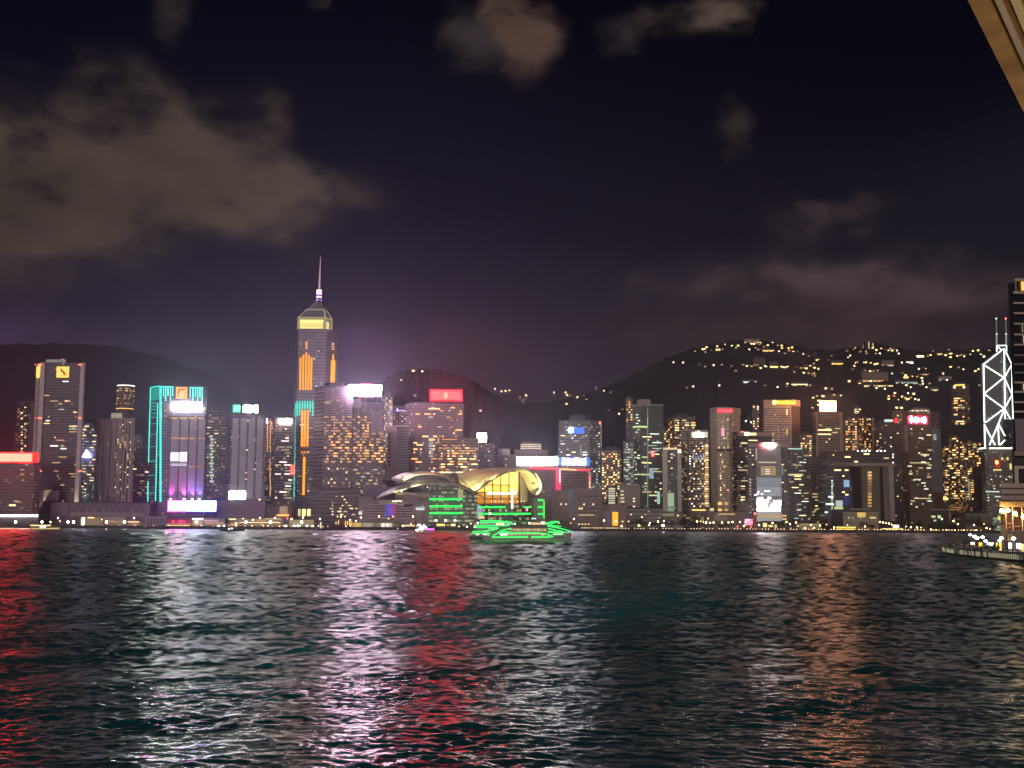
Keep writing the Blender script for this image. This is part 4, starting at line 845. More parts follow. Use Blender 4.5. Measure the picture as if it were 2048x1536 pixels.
# stacked curved roofs of the older half
loft([(752, 996), (772, 989), (800, 979), (830, 970), (860, 964.5), (890, 964), (912, 968), (926, 974)], 1325, [(768, 984), (786, 976), (808, 968), (834, 961.5), (862, 958.5), (888, 959.5), (908, 964), (922, 971)], 1370, 'lower_roof', pl((.46, .43, .36), .5, var=.25, scale=.05), 30, 6, .6)
MB().tube(pxs([(760, 993.5), (790, 984), (820, 974.5), (850, 968), (880, 966), (905, 968.5), (925, 974.5), (948, 985)], 1324), .7, 6).build('roof_rim', TRIM, hall)
up_ = loft([(783, 957), (789, 959.5), (800, 959.8), (812, 957), (824, 951.5), (832, 948.2), (845, 946.8), (862, 946.8), (880, 949), (895, 955), (905, 963), (912, 970)], 1338, [(783, 956), (792, 950.5), (804, 946.5), (820, 943.8), (838, 942.8), (856, 943), (872, 944.2), (886, 947.2), (897, 953), (906, 961), (911, 967), (913, 970)], 1372, 'upper_roof', CREAM, 32, 7, .6)
MB().tube(pxs([(876, 944.8), (890, 948.5), (900, 955), (908, 963), (914, 970)], 1337), .5, 6).build('roof_rim', TRIM, up_)
slabp(794, 905, 949, 966, 1374, 20, 'clerestory', pl((.09, .07, .10), .3))
for x, y in [(793 + i * 4.6, 965 - 4.2 * math.sin(i / 15 * 1.6)) for i in range(14)]: neon([(x, y), (x + 3.2, y - .5)], 1356, 1.0, None, em((.9, .85, .7), .7 if x < 822 else .45), 'eave_light')
for x in (857, 861, 866, 870, 875):
    for y in (954.2, 959): neon([(x, y), (x + 2.4, y)], 1373, 1.1, None, em((1, .7, .55), .5), 'clerestory_light')
neon([(863, 943), (868, 943)], 1337, 1.6, None, em((1, .9, .6), 4), 'roof_lamp'); neon([(802, 982.3), (804, 982.3)], 1322, 2.4, None, em((1, 1, .95), 14), 'roof_lamp')
for x, s_ in ((785, 3), (789, 4), (794, 6), (798, 5), (801.5, 3)): neon([(x, 1001.8 + (x % 2)), (x + 1.6, 1001.8)], 1320, 2.2, None, em((1, .9, .7), s_, True), 'terrace_lamp')
for x, y, s_ in ((854, 974, 4), (866.5, 973.7, 2.5), (958, 970.5, 6), (1075, 969, 11), (723, 985, 1.4)): neon([(x, y), (x + 1.6, y)], 1331, 2.2, None, em((1, .88, .6), s_), 'roof_lamp')
neon([(815, 985), (824, 987.5), (832, 989.5)], 1322, 1.3, None, em((.9, .75, .5), .6), 'handrail_light')
slabp(916, 926, 979, 996, 1318, 2, 'lit_bay', em((.75, .72, .3), .5)); 
for i, x in enumerate((838, 848, 862, 872)): slabp(x, x + 6, 975, 986, 1318.5 if x > 856 else 1323, 1.5, 'dark_bay', HD)
# real floodlights that wash the two cream roofs
def flood(px, py, Y, target, e, name, label, size=40, col=(1, .86, .45)):
    p = P(px, py, Y); t = thing('floodlight', label, 'floodlight', p, 'roof floodlights of the exhibition hall')
    l = bpy.data.lights.new('lamp', 'SPOT'); l.energy = e; l.color = col; l.spot_size = math.radians(size); l.spot_blend = .8; l.shadow_soft_size = 1.5
    o = bpy.data.objects.new('lamp', l); COL.objects.link(o); o.parent = t; o.rotation_euler = (target - p).to_track_quat('-Z', 'Y').to_euler()
    MB().box(p.x - .5, p.x + .5, p.y - .3, p.y + .5, p.z - .5, p.z + .3).build('housing', METAL, t)
    g = p + (target - p).normalized() * -.2; MB().box(p.x - .1, p.x + .1, p.y + .1, p.y + .3, p.z - 3, p.z - .5).build('bracket', METAL, t)
GY = (1, .90, .42)
flood(822, 966.5, 1316, P(852, 962, 1352), 40000, 'floodlight', 'small floodlight at the rim of the lower curved roof', 80, (1, .92, .66))
flood(806, 954.5, 1331, P(836, 945, 1362), 60000, 'floodlight', 'small floodlight at the rim of the lens-shaped upper roof', 80, GY)
flood(950, 974, 1328, P(950, 950, 1376), 110000, 'floodlight', 'small floodlight at the low tip of the golden wing roof', 85, GY)
flood(924, 958, 1334, P(938, 944, 1390), 70000, 'floodlight', 'small floodlight at the left flank of the golden wing roof', 85, GY)
flood(984, 953, 1330, P(978, 938, 1390), 60000, 'floodlight', 'small floodlight on the sweeping rim above the golden lobby', 85, GY)
flood(1086, 1000, 1318, P(1066, 962, 1342), 230000, 'floodlight', 'small floodlight aimed up at the curled right hood of the wing roof', 56, (1, .84, .36))
flood(800, 1000, 1316, P(800, 958, 1340), 60000, 'floodlight', 'small floodlight on the terrace below the lens-shaped roof', 70, GY)

# ---------------------------------------------------------------- right of the hall
b = Bld('office_block', 'grey stone block with small square windows and a dark glass slot behind arched canopies', 'building', [1103, 1204], 1440, 981, pl((.30, .235, .18), .8), ym=1020)
b.rect(0, 1138, 978, 1150, 1036, 'glass_slot', pl((.05, .055, .06), .2), .6, .02); b.rect(0, 1150.5, 976, 1203, 981, 'parapet', pl((.32, .25, .19), .8), .5)
R = random.Random(12)
for y in (1001, 1008.3, 1017, 1025):
    for x in (1112, 1122, 1132): b.lit(0, x, y, 2.6, 2.4, wY if (y == 1008.3 and x > 1115) else pl((.06, .045, .04), .3))
for y in (992.5, 1000.5, 1008.5, 1017, 1025.5):
    for i in range(9):
        x = 1159 + i * 4.6
        if y in (1000.5, 1008.5) and i % 2: continue
        b.lit(0, x, y, 2.4, 2.8, wY if (y, i) in ((1008.5, 2), (1008.5, 6), (1017, 0), (1017, 1)) else pl((.06, .045, .04), .3))
b.rect(0, 1157, 1029.4, 1188, 1030.8, 'lit_floor', wYd, .5); b.roof(pl((.34, .26, .2), .8), .2, .6, False)
for x0, x1, yt, yb, lb in ((1100, 1160, 1026, 1048, 'larger arched grey canopy roof in front of the stone block'), (1144, 1192, 1034, 1050, 'smaller arched grey canopy roof with lights under it')):
    t = thing('canopy', lb, 'canopy', P((x0 + x1) / 2, yb, 1400)); arc = [(x0 + (x1 - x0) * i / 14, yb - (yb - yt) * math.sin(math.pi * (.12 + .76 * i / 14)) + 5) for i in range(15)]
    loft(arc, 1380, arc, 1420, 'roof', pl((.33, .27, .22), .6), 24, 3, 0, 1.6, t)
    for i in (1, 7, 13): q = P(*arc[i], 1385); MB().box(q.x - .5, q.x + .5, q.y, q.y + 1, GZ, q.z - 1).build('post', METAL, t)
    for k in range(4): q = P(x0 + (x1 - x0) * (.3 + .13 * k), yb - 1, 1386); MB().box(q.x - .8, q.x + .8, q.y, q.y + .5, q.z, q.z + .8).build('lamp', em(WARM, 3), t)
b = Bld('office_block', 'plain white-grey block with lit window strips on its left edge', 'building', [1239, 1280], 1540, 970, pl((.34, .29, .23), .75), ym=1010); b.roof(pl((.4, .34, .27), .7), .2, .8, False)
for i in range(6): b.rect(0, 1241, 981 + i * 7, 1247 + i * .7, 984 + i * 7, 'window', wYd if i % 2 else wCd, .4)
for x, y in ((1268, 997), (1268, 1002.5), (1268, 1013)): b.lit(0, x, y, 4, 1.8, wY)
b = Bld('parking_tower', 'narrow stair tower of stacked pale lit landings in front of the brown apartments', 'building', [1214, 1233], 1600, 972, pl((.10, .075, .05), .7), ym=1000)
for i in range(9): b.rect(0, 1217, 976 + i * 4.7, 1230, 979 + i * 4.7, 'landing', em((.95, .95, .6), .8 - (i % 3) * .15), .6)
b.roof(DARK, .1, .5, False)
b = Bld('ventilation_building', 'square-framed concrete building with a tall glowing orange doorway', 'building', [1204, 1218, 1252], [1425, 1400, 1402], 1008, pl((.33, .25, .21), .8), ym=1040, depth=25)
b.rect(0, 1204, 1023, 1218, 1058, 'grey_panel', pl((.45, .40, .35), .8), .5); b.rect(1, 1225, 1024, 1236, 1051, 'orange_doorway', em((1, .42, .015), 1.5, True), .4)
b.rect(1, 1221, 1009, 1251, 1022.5, 'lintel', pl((.34, .25, .22), .8), 1.4); b.rect(1, 1237, 1022, 1252, 1050, 'pier', pl((.36, .26, .2), .8), 1.0); b.roof(DARK, .1, .4, False)
b = Bld('terminal_building', 'long low stepped building with dark window bands behind the orange doorway block', 'building', [1250, 1325], 1440, 1016, facade((.27, .22, .16), (.05, .04, .035), 4.6, 60, .4, .99, seed=71), ym=1040); b.roof(DARK, .2, .8, False)
for x in (1258, 1263): b.rect(0, x - 2, 1012, x + 2, 1016, 'roof_vent', DARK, -4, -10)
b.windows(0, 1252, 1020, 1322, 1040, 7, 6, .15, 3, 1.6, [wY, wYd], 72, cap=8)
# tall glass tower with the bevelled top
b = Bld('glass_tower', 'tallest grey glass tower in the middle with a crowned top and thin green light', 'building', [1265, 1282, 1327], [1665, 1650, 1655], 811, facade((.13, .125, .10), (.085, .085, .07), fh=3.9, bw=3.0, p=.012, lit=COOL, ls=.5, seed=73, gr=.35))
r = b.roof(pl((.3, .27, .22), .6), .4, 2.2, False); b.slab(1, b.sz(1, 1280, 805)[0], b.sz(1, 1302, 805)[0], b.z1 + 2, b.z1 + 9, -16, -2).build('plant_room', pl((.3, .27, .22), .6), r)
b.line(1, [(1295.4, 814), (1295.4, 1020)], 1.5, 'light_line', em((.55, 1, .62), .32), .6); b.line(1, [(1295.4, 836), (1295.4, 850)], 1.6, 'light_line', em((.6, 1, .6), .7), .7)
b.rect(0, 1265.5, 852, 1282, 855, 'lit_floor', em((.85, 1, .35), .9), .5); b.rect(1, 1282, 852, 1296.5, 855.2, 'lit_floor', em((.85, 1, .35), 1.0), .5)
b.windows(1, 1284, 865, 1325, 1010, 5, 5.8, .11, 4, 1.7, [wC, wYd, wCd, wY], 74, run=4, cap=40); b.windows(0, 1266, 815, 1281, 1000, 4, 5.8, .16, 3, 1.7, [wC, wY, wCd], 75, run=2, cap=26)
for q in ((1284, 913, 1296, 915.4), (1268, 914, 1276, 916), (1283, 923.5, 1297, 926), (1265.5, 948, 1282, 950), (1283, 948, 1299, 950.4), (1298, 989.5, 1316, 992)): b.rect(0 if q[2] <= 1282 else 1, *q, 'lit_floor', em((.9, 1, .42), .85), .5)
b.rect(1, 1299, 936, 1307, 957, 'blue_screen', em((.5, .68, .8), .6), .6); b.rect(1, 1314.5, 983, 1320, 1008, 'lit_shaft', em((.65, 1, .85), .6), .6); b.line(1, [(1305.5, 904), (1305.5, 912)], 5, 'red_lamp', em((1, .05, .06), 9, True), 1.2)
b = Bld('office_block', 'low annex with bright pale floors left of the green-lined glass tower', 'building', [1247, 1268], 1640, 884, facade((.10, .09, .07), p=.12, lit=COOL, ls=.5, seed=76)); b.windows(0, 1247, 912, 1267, 945, 6, 5, .75, 5.4, 2, [wC, wY, wCd], 77, run=2, cap=18); b.windows(0, 1248, 886, 1267, 908, 4, 5, .25, 2, 1.5, [wH, wCd], 78, cap=6); b.roof(DARK)
b = Bld('apartment_tower', 'thin distant tower with a few warm lights left of the crowned glass tower', 'building', [1252, 1266], 2000, 798, facade((.07, .06, .05), p=.05, lit=AMB, seed=79)); b.windows(0, 1253, 802, 1265, 845, 4, 5, .6, 3, 2.2, [wA, wY, wW], 80, cap=14); b.roof(DARK)
# portal tower
b = Bld('office_tower', 'dark glass slab framed by two pale columns with a lit bar across the top', 'building', [1326, 1363], 1580, 897, facade((.06, .07, .05), (.035, .045, .035), p=.03, lit=COOL, ls=.4, seed=82), ym=960)
for q in ((1326, 897, 1335, 1040), (1355.5, 897, 1363, 1040)): c = b.rect(0, *q, 'column', pl((.62, .55, .40), .6), 3.0)
b.rect(0, 1355.8, 899, 1362.5, 906, 'column_light', em((1, .95, .75), 1.4), 3.4, 3.02); b.rect(0, 1327, 895.5, 1354, 899, 'top_bar', em((1, .72, .4), .9), 3.2)
b.rect(0, 1335.5, 986, 1348, 1013, 'lit_lobby', em((.62, .85, .52), .55), .6); b.rect(0, 1335.5, 1016, 1348, 1023, 'lit_lobby', em((.62, .85, .52), .35), .6); b.windows(0, 1336, 905, 1355, 985, 5, 7, .14, 4, 1.6, [wC, wCd, wY], 83, cap=9)
b2 = Bld('podium_building', 'low pale podium with a lit ledge below the column-framed slab', 'building', [1318, 1366], 1480, 1024, pl((.33, .29, .2), .8), ym=1040); b2.roof(DARK, .2, .5, False); b2.rect(0, 1322, 1027, 1348, 1032, 'lit_ledge', em((.85, .9, .5), .22), .5)
# apartments behind
b = Bld('apartment_tower', 'stepped cluster of apartments with warm windows behind the column-framed slab', 'building', [1336, 1347, 1392], [1960, 1950, 1952], 834, facade((.13, .09, .055), p=.1, lit=AMB, ls=.4, seed=84)); b.windows(1, 1349, 838, 1391, 905, 5, 5, .42, 3.4, 2.3, [wA, wY, wW, wYd], 85, run=2, cap=46); b.windows(0, 1336, 842, 1347, 905, 4, 5, .3, 2.6, 2.2, [wA, wY], 86, cap=10); b.roof(DARK)
b = Bld('apartment_tower', 'dim lower apartment block left of the stepped warm-windowed cluster', 'building', [1318, 1338], 1985, 858, facade((.10, .075, .05), p=.1, lit=AMB, ls=.4, seed=87)); b.windows(0, 1319, 860, 1337, 900, 4.5, 5, .35, 3, 2.1, [wY, wYd], 88, cap=12); b.roof(DARK)
# crown-signed hotel
b = Bld('hotel_tower', 'balconied tower with a white lit crown-shaped sign box at its top', 'building', [1362, 1375, 1419], [1615, 1600, 1602], 861, facade((.27, .20, .135), (.045, .03, .028), fh=3.1, bw=4.4, wv=.6, wh=.75, p=.05, lit=YEL, ls=.5, seed=89))
s = b.rect(1, 1383, 863.5, 1415.5, 875, 'sign_box', em((.95, .95, .65), .75, True), 1.2); b.glyphs(1, [[R_(0, 0, 1, .55), [(.1, .5), (.9, .5), (.75, .75), (.62, .65), (.5, 1), (.38, .65), (.25, .75)]]], 1386, 862, 1408, 873.5, em((1, 1, .95), 14, True), s, 1.8, 'sign_mark')
b.windows(1, 1378, 885, 1418, 1015, 4.2, 5, .20, 2.6, 2.2, [wY, wW, wYd, wH], 90, cap=62); b.windows(0, 1363, 885, 1374, 1015, 4, 5, .14, 2, 2, [wYd], 91, cap=12)
for i in range(26): b.rect(1, 1410, 890 + i * 4.8, 1417, 892.8 + i * 4.8, 'balcony_light', wWd if i % 3 else wW, .8)
for i in range(5): b.rect(1, 1386 + i * 5, 906 + (i * 7) % 9, 1388 + i * 5, 915, 'screen_bar', em((.6, .66, 1), .7), .7)
b.rect(1, 1385, 917, 1412, 919, 'lit_floor', em((.8, .85, 1), .5), .6); b.rect(1, 1384, 1018.5, 1412, 1021.5, 'lit_floor', em((1, .68, .2), 1.3), 1); b.roof(pl((.3, .25, .18), .7), .2, 1, False)
TAN = (.66, .54, .37)
# curved hotel with the red name
b = Bld('hotel_tower', 'pale curved hotel slab lettered CONRAD in red across its top', 'building', [1421, 1434, 1460, 1482], [1700, 1682, 1680, 1696], 815, facade(TAN, (.16, .115, .07), fh=3.1, bw=2.9, wv=.45, wh=.7, p=.03, lit=WARM, ls=.35, seed=101), ym=925)
b.rect(1, 1434, 816, 1460, 828.5, 'crown_band', pl((.56, .46, .32), .7), .5); b.rect(2, 1460, 817, 1482, 829, 'crown_band', pl((.56, .46, .32), .7), .5)
for f, x0, x1 in ((0, 1421.5, 1426), (0, 1429, 1434)): b.rect(f, x0, 816, x1, 1040, 'edge_pier', pl((.54, .45, .31), .7), .6)
b.rect(1, 1449.5, 829, 1452.5, 995, 'edge_pier', pl((.52, .43, .29), .7), .6); b.rect(2, 1462, 829, 1464.5, 995, 'edge_pier', pl((.52, .43, .29), .7), .6)
s = b.rect(1, 1433.5, 816.8, 1466, 825.6, 'sign_glow', em((1, .02, .035), .55), .9)
b.text(1, 'CONRAD', 1435, 818, 1465, 824.6, em((1, .07, .08), 5, True, name='red_letters'), s, 1.5)
b.windows(1, 1436, 832, 1460, 992, 3.6, 4.7, .20, 2.2, 2.4, [wY, wW, wYd, wWd], 102, cap=52); b.windows(2, 1464, 832, 1481, 992, 3.6, 4.7, .12, 2.2, 2.2, [wYd, wWd, wY], 103, cap=24)
b.rect(1, 1443, 856, 1449, 872, 'pink_screen', em((1, .35, .45), 1.2), .6)
for x0, y0, x1, y1 in ((1435.5, 1004, 1444, 1010), (1449, 1004, 1456, 1010), (1435.5, 1018, 1444, 1024), (1449, 1018, 1456, 1024)): b.rect(1, x0, y0, x1, y1, 'lit_window', em((1, .55, .16), 1.3 if x0 < 1445 else .7), .5)
b.rect(1, 1434, 897, 1463, 903, 'service_floor', pl((.10, .075, .05), .6), .5); b.roof(pl((.5, .4, .28), .7), .1, .8, False)
b2 = Bld('hotel_podium', 'low tan hotel base with an orange lit eave and a blank pale box', 'building', [1414, 1492], 1500, 1023, pl((.28, .22, .15), .8), ym=1040); b2.rect(0, 1436, 1027.5, 1470, 1029, 'eave_light', em((1, .62, .25), 1), 1.2); b2.rect(0, 1429, 1029.5, 1454, 1042, 'blank_box', pl((.50, .45, .30), .7), 3); b2.rect(0, 1420, 1016, 1428, 1022, 'lit_room', em(YEL, .8), .4, -1.0); b2.roof(DARK, .2, .5, False)
# dark tower with roofline lettering
b = Bld('office_tower', 'dark office tower with a small red-and-yellow lit name along its tan roofline', 'building', [1466, 1474, 1545], [1640, 1620, 1624], 864, facade((.085, .065, .042), (.04, .03, .024), fh=3.9, bw=3, p=.02, lit=YEL, seed=104))
b.rect(1, 1475, 864.5, 1544, 872.5, 'roof_band', pl((.42, .33, .22), .7), .5); b.rect(1, 1489.5, 864.5, 1498, 870.6, 'sign_mark', em((1, .75, .68), 6, True), 1.2); b.rect(1, 1499, 866, 1512.5, 870, 'lit_letters', em((1, .85, .25), 2.2), 1.2); b.rect(1, 1482, 862.5, 1487, 864.2, 'aviation_lamp', redlamp, 1, .52)
b.windows(1, 1476, 878, 1530, 1030, 5, 5.4, .15, 3.4, 1.6, [wYd, wCd, wY, wWd], 105, run=4, cap=44)
for i in range(17): b.rect(1, 1468 + 7, 960 + i * 4.6, 1480.5, 962.4 + i * 4.6, 'balcony_edge', pl((.3, .25, .17), .7), .7)
b.roof(DARK, -.2, .6, True, 3)
# curved hotel with the yellow name
b = Bld('hotel_tower', 'curved-top hotel slab lettered SHANGRI-LA in yellow, rows of balconies below', 'building', [1522, 1528, 1583, 1601], [1790, 1772, 1770, 1785], 800, facade((.38, .29, .20), (.10, .07, .05), fh=3.35, bw=40, wv=.5, wh=.99, p=.0, seed=107), ym=880)
b.rect(1, 1528, 800.5, 1583, 815, 'crown_band', pl((.42, .32, .225), .7), .5); b.rect(2, 1583, 799.5, 1600.5, 812, 'crown_band', pl((.42, .32, .225), .7), .5); b.rect(2, 1584, 812.5, 1600, 890, 'side_wall', pl((.09, .065, .045), .7), .4); b.rect(1, 1580.5, 815, 1583, 886, 'edge_pier', pl((.46, .36, .25), .7), .6)
YS = em((1, .72, .02), 5, True, name='yellow_letters'); b.glyphs(1, [[ell(.5, .5, .5, .5)]], 1545, 800.6, 1551.5, 808.8, em((1, .85, .25), 6), None, 1.2, 'sign_emblem'); b.text(1, 'SHANGRI-LA', 1552.5, 801.6, 1591.5, 808, YS, None, 2.6)
b.windows(1, 1531, 818, 1580, 884, 3.4, 4.3, .14, 2.2, 2.2, [wW, wYd, wWd, em((1, .5, .35), .7)], 108, cap=44); b.windows(2, 1585, 826, 1600, 884, 5.5, 6, .5, 3.4, 2, [wA, wY, wYd], 109, cap=20); b.rect(1, 1548.5, 827, 1552, 832, 'red_lit_room', em((1, .25, .18), .9), .5)
for i in range(3): b.rect(1, 1572.5, 819 + i * 4, 1575, 822 + i * 4, 'lit_room', wY, .5); b.rect(1, 1572.5, 858 + i * 3.6, 1576, 861 + i * 3.6, 'lit_room', em((1, .6, .12), 1), .5)
b.roof(pl((.4, .3, .21), .7), .1, .6, False)
b = Bld('apartment_tower', 'tiny distant tower with yellow-lit top rooms left of the yellow-lettered hotel', 'building', [1506, 1520], 2200, 810, facade((.11, .085, .06), p=.03, seed=110)); b.windows(0, 1506, 811, 1520, 822, 4, 5, .7, 3, 3, [wY, wW], 111, cap=5); b.windows(0, 1506, 835, 1520, 880, 4, 5, .25, 3, 2, [wY, wW], 112, cap=6); b.roof(DARK, .1, .5, False)
# tower with the media facade
b = Bld('media_tower', 'tower with a tall glowing media wall, brightest in a white band near its foot', 'building', [1496, 1574], 1520, 886, facade((.15, .115, .085), (.05, .04, .035), fh=12.5, bw=8.5, wv=.88, wh=.86, seed=114), ym=970, depth=40)
b.rect(0, 1496.3, 887, 1573.7, 894, 'roof_band', pl((.32, .25, .18), .7), .5)
MW = b.rect(0, 1513, 895, 1563, 1043, 'media_wall', facade((.30, .26, .25), (.22, .19, .19), 2.6, 60, .5, .98, seed=115), .6)
for y0, y1, c, s_ in ((955, 972, (.72, .8, .86), .28), (973, 992, (.70, .78, .80), .36), (1023.5, 1029, (.85, .82, .8), .42), (1029.5, 1036, (1, .68, .30), .5), (1036.5, 1043, (.75, .85, .85), .4)): b.rect(0, 1514, y0, 1562.5, y1, 'lit_panel', em(c, s_), .9, .62, MW)
BW = em((1, .97, .98), 13, True, name='bright_screen'); R = random.Random(21)
for x0, y0, x1, y1 in ((1514, 999, 1528, 1011.5), (1528.2, 1000.5, 1536, 1004), (1528.2, 1007.5, 1534, 1011.5), (1548, 1001, 1561.5, 1011.5), (1543, 1008, 1547.8, 1011.5), (1536.2, 995, 1541, 998), (1516, 995.6, 1525, 998.7), (1514, 1015, 1561, 1021.5)): b.rect(0, x0, y0, x1, y1, 'bright_screen', BW, 1.0, .62, MW)
b.rect(0, 1514, 1012, 1562, 1014.6, 'pink_band', em((.9, .45, .55), .8), .95, .62, MW); b.rect(0, 1529, 981, 1540, 983.2, 'bright_streak', em((1, 1, 1), 4), .95, .62, MW)
for x, y in ((1517, 983.5), (1515.5, 987.5), (1511, 990), (1524, 987.5)): b.lit(0, x, y, 4, 2, em((1, .85, 1), 3.5), 'bright_pixel', 1.0)
b.rect(0, 1513, 1000.5, 1562, 1022, 'back_panel', em((.8, .75, .75), .55), .85, .62, MW)
GP = b.rect(0, 1522, 933, 1551, 951, 'gold_panel', em((.75, .55, .22), .55), 1.2, .62, MW)
for i in range(4): b.rect(0, 1526, 936.5 + i * 4.2, 1547, 937.3 + i * 4.2, 'dark_slat', pl((.06, .04, .03), .6), 1.5, 1.22, GP)
for i in range(3): b.rect(0, 1530.5, 937.8 + i * 4.2, 1540, 940 + i * 4.2, 'pink_letters', em((1, .75, .8), 1.1), 1.5, 1.22, GP)
b.rect(0, 1517, 923.5, 1552, 926, 'lit_floor', em((.95, .95, .5), .6), .9, .62, MW)
b.rect(0, 1533, 886.5, 1550, 893, 'rooftop_sign', em((1, 1, .92), 26, True), 1.8); b.glyphs(0, [[ell(.5, .5, .5, .5, 6)]], 1523.5, 885, 1534, 894, em((1, .12, .16), 22, True), None, 2.2, 'sign_emblem'); b.rect(0, 1564, 931, 1566, 950, 'green_strip', em((.4, .8, .6), .4), .6); b.windows(0, 1498, 896, 1512, 1040, 5, 6, .12, 3, 2, [wY, wYd, wCd], 116, cap=12); b.windows(0, 1563, 896, 1573, 1000, 5, 6, .12, 4, 1.6, [wY, wYd], 117, cap=6)
for y in (1030, 1036.5): b.rect(0, 1564, y, 1573, y + 3.2, 'lit_window', em((1, .6, .2), 1), .5)
b.rect(0, 1511.8, 896, 1513.6, 920, 'lit_stair', em((.9, .95, .9), .5), .7); b.roof(pl((.3, .24, .18), .7), .2, .6, False)
b2 = Bld('entrance_block', 'pale blank lower wing with a red light box left of the media wall', 'building', [1474, 1497], 1515, 1004, pl((.20, .155, .105), .8), ym=1030); b2.roof(DARK, .1, .4, False)
b3 = Bld('advert_kiosk', 'red-pink light box panel and orange pillar at the foot of the media wall', 'kiosk', [1489, 1506], 1330, 1037.5, pl((.2, .1, .1), .7), 5, ym=1050); R = random.Random(31)
for i in range(4):
    for j in range(3): b3.rect(0, 1489.5 + i * 4.1, 1038 + j * 4.4, 1493 + i * 4.1, 1041.6 + j * 4.4, 'light_panel', em(((1, .4, .6), (1, .75, .85), (1, .2, .4))[R.randint(0, 2)], 1.6), .5)
b3 = Bld('signal_pillar', 'tall slim red pillar with a glowing red tip before the media wall', 'pillar', [1507, 1514], 1335, 1027, pl((.5, .13, .08), .6), 4, ym=1045); b3.rect(0, 1508, 1025.3, 1512.4, 1029, 'tip_light', em((1, .2, .2), 2.5), .6)
# dark tower with the pale green roof line
b = Bld('office_tower', 'dark glass tower with a thin pale green roof line right of the media wall', 'building', [1575, 1619], 1570, 897, facade((.075, .065, .05), (.04, .036, .03), fh=3.9, bw=3, p=.025, lit=YEL, ls=.4, seed=118)); b.rect(0, 1576, 896.6, 1604, 898.6, 'roof_light', em((.65, 1, .8), .9), .8)
for x in (1583, 1594, 1605): b.rect(0, x, 899, x + 1.2, 935, 'fin', pl((.24, .19, .14), .6), .6)
b.rect(0, 1577, 948, 1606, 951, 'lit_floor', em((1, .95, .4), .9), .5); b.windows(0, 1578, 905, 1617, 1040, 5, 5.6, .13, 3.4, 1.6, [wYd, wY, wCd, wC], 119, run=3, cap=36); b.roof(DARK, .1, .6, False)
b = Bld('apartment_tower', 'warm-windowed tower peeping between the media wall tower and the white-and-orange sign tower', 'building', [1600, 1628], 2000, 868, facade((.12, .085, .05), p=.08, lit=AMB, ls=.4, seed=120)); b.windows(0, 1601, 870, 1627, 960, 4.4, 4.8, .42, 3.2, 2.2, [wA, wY, wW, wYd], 121, cap=54); b.roof(DARK, .1, .6)
# tower with the white-orange sign
b = Bld('office_tower', 'louvred tan tower with a blinding white and orange sign on its roof', 'building', [1626, 1633, 1687], [1740, 1722, 1724], 825, facade((.28, .195, .125), (.11, .075, .05), fh=3.4, bw=50, wv=.52, wh=.99, seed=122, p=.0), ym=880)
for f, x0, x1 in ((1, 1633, 1637), (1, 1681, 1687)): b.rect(f, x0, 826, x1, 1000, 'edge_pier', pl((.36, .26, .18), .7), .6)
r = b.roof(pl((.3, .21, .14), .7), .1, 1, False); b.rect(1, 1641.5, 803, 1671.5, 821, 'rooftop_sign', em((1, .42, .22), 28, True), 0, -3, r); b.rect(1, 1641, 801.8, 1672, 802.9, 'orange_trim', em((1, .22, .05), 12, True), .3, -2.5, r); b.rect(1, 1641, 821.1, 1672, 822.4, 'orange_trim', em((1, .22, .05), 12, True), .3, -2.5, r)
for x in (1647, 1666): b.rect(1, x - .6, 821, x + .6, 826, 'sign_post', METAL, -1, -2, r)
for y, x0, x1, m_ in ((859, 1631, 1663, wY), (856, 1651, 1662, wYd), (867.5, 1636, 1662, wY), (864, 1665, 1676, wYd), (856, 1670, 1680, wYd), (849, 1638, 1644, wYd)): b.rect(1, max(x0, 1634), y, x1, y + 2, 'lit_floor', m_, .5)
b.windows(1, 1638, 875, 1680, 960, 6, 6, .10, 3, 1.8, [wY, wYd, wH], 123, cap=10)
b = Bld('office_block', 'wide dim tan block in front of the white-and-orange sign tower', 'building', [1620, 1664], 1600, 915, facade((.15, .115, .075), (.06, .045, .03), fh=3.8, bw=3.4, p=.02, lit=YEL, seed=124)); b.roof(DARK, .1, .6, False); b.windows(0, 1624, 985, 1662, 1040, 6, 6, .2, 5, 1.6, [wY, wYd], 125, run=2, cap=12); b.rect(0, 1634, 950, 1650, 980, 'plain_panel', pl((.26, .2, .13), .7), .5)
# apartments behind the gate building
b = Bld('apartment_tower', 'broad apartment cluster with many warm windows between the white-sign tower and the red-sign tower', 'building', [1690, 1718, 1750], [1960, 1945, 1955], 834, facade((.115, .08, .045), p=.08, lit=AMB, ls=.4, seed=126)); b.windows(0, 1691, 836, 1717, 905, 4.6, 5, .42, 3.2, 2.3, [wA, wY, wW, wYd], 127, cap=44); b.windows(1, 1719, 836, 1745, 905, 4.6, 5, .42, 3, 2.3, [wA, wY, wYd, wW], 128, cap=44); b.rect(1, 1744.5, 838, 1749, 905, 'end_pier', pl((.34, .25, .17), .7), .6); b.roof(DARK)
b = Bld('apartment_tower', 'slim tower with bright top windows rising out of the broad warm-windowed cluster', 'building', [1708, 1724], 2050, 816, facade((.10, .07, .045), p=.06, lit=AMB, seed=129)); b.windows(0, 1709, 817, 1723, 842, 4.4, 4.2, .8, 3.6, 2.2, [wY, wC, wW], 130, cap=14); b.roof(DARK, .1, .4)
b = Bld('office_block', 'dim block with one big yellow lamp left of the twin silver-ribbed towers', 'building', [1750, 1790], 1900, 846, facade((.085, .062, .04), p=.03, lit=YEL, seed=131)); b.windows(0, 1752, 865, 1788, 900, 6, 7, .2, 3, 3, [wYd, wY], 132, cap=8); b.rect(0, 1767.5, 877, 1775, 885, 'yellow_lamp', em((1, .85, .35), 2.5), 1); b.roof(DARK, .1, .6)
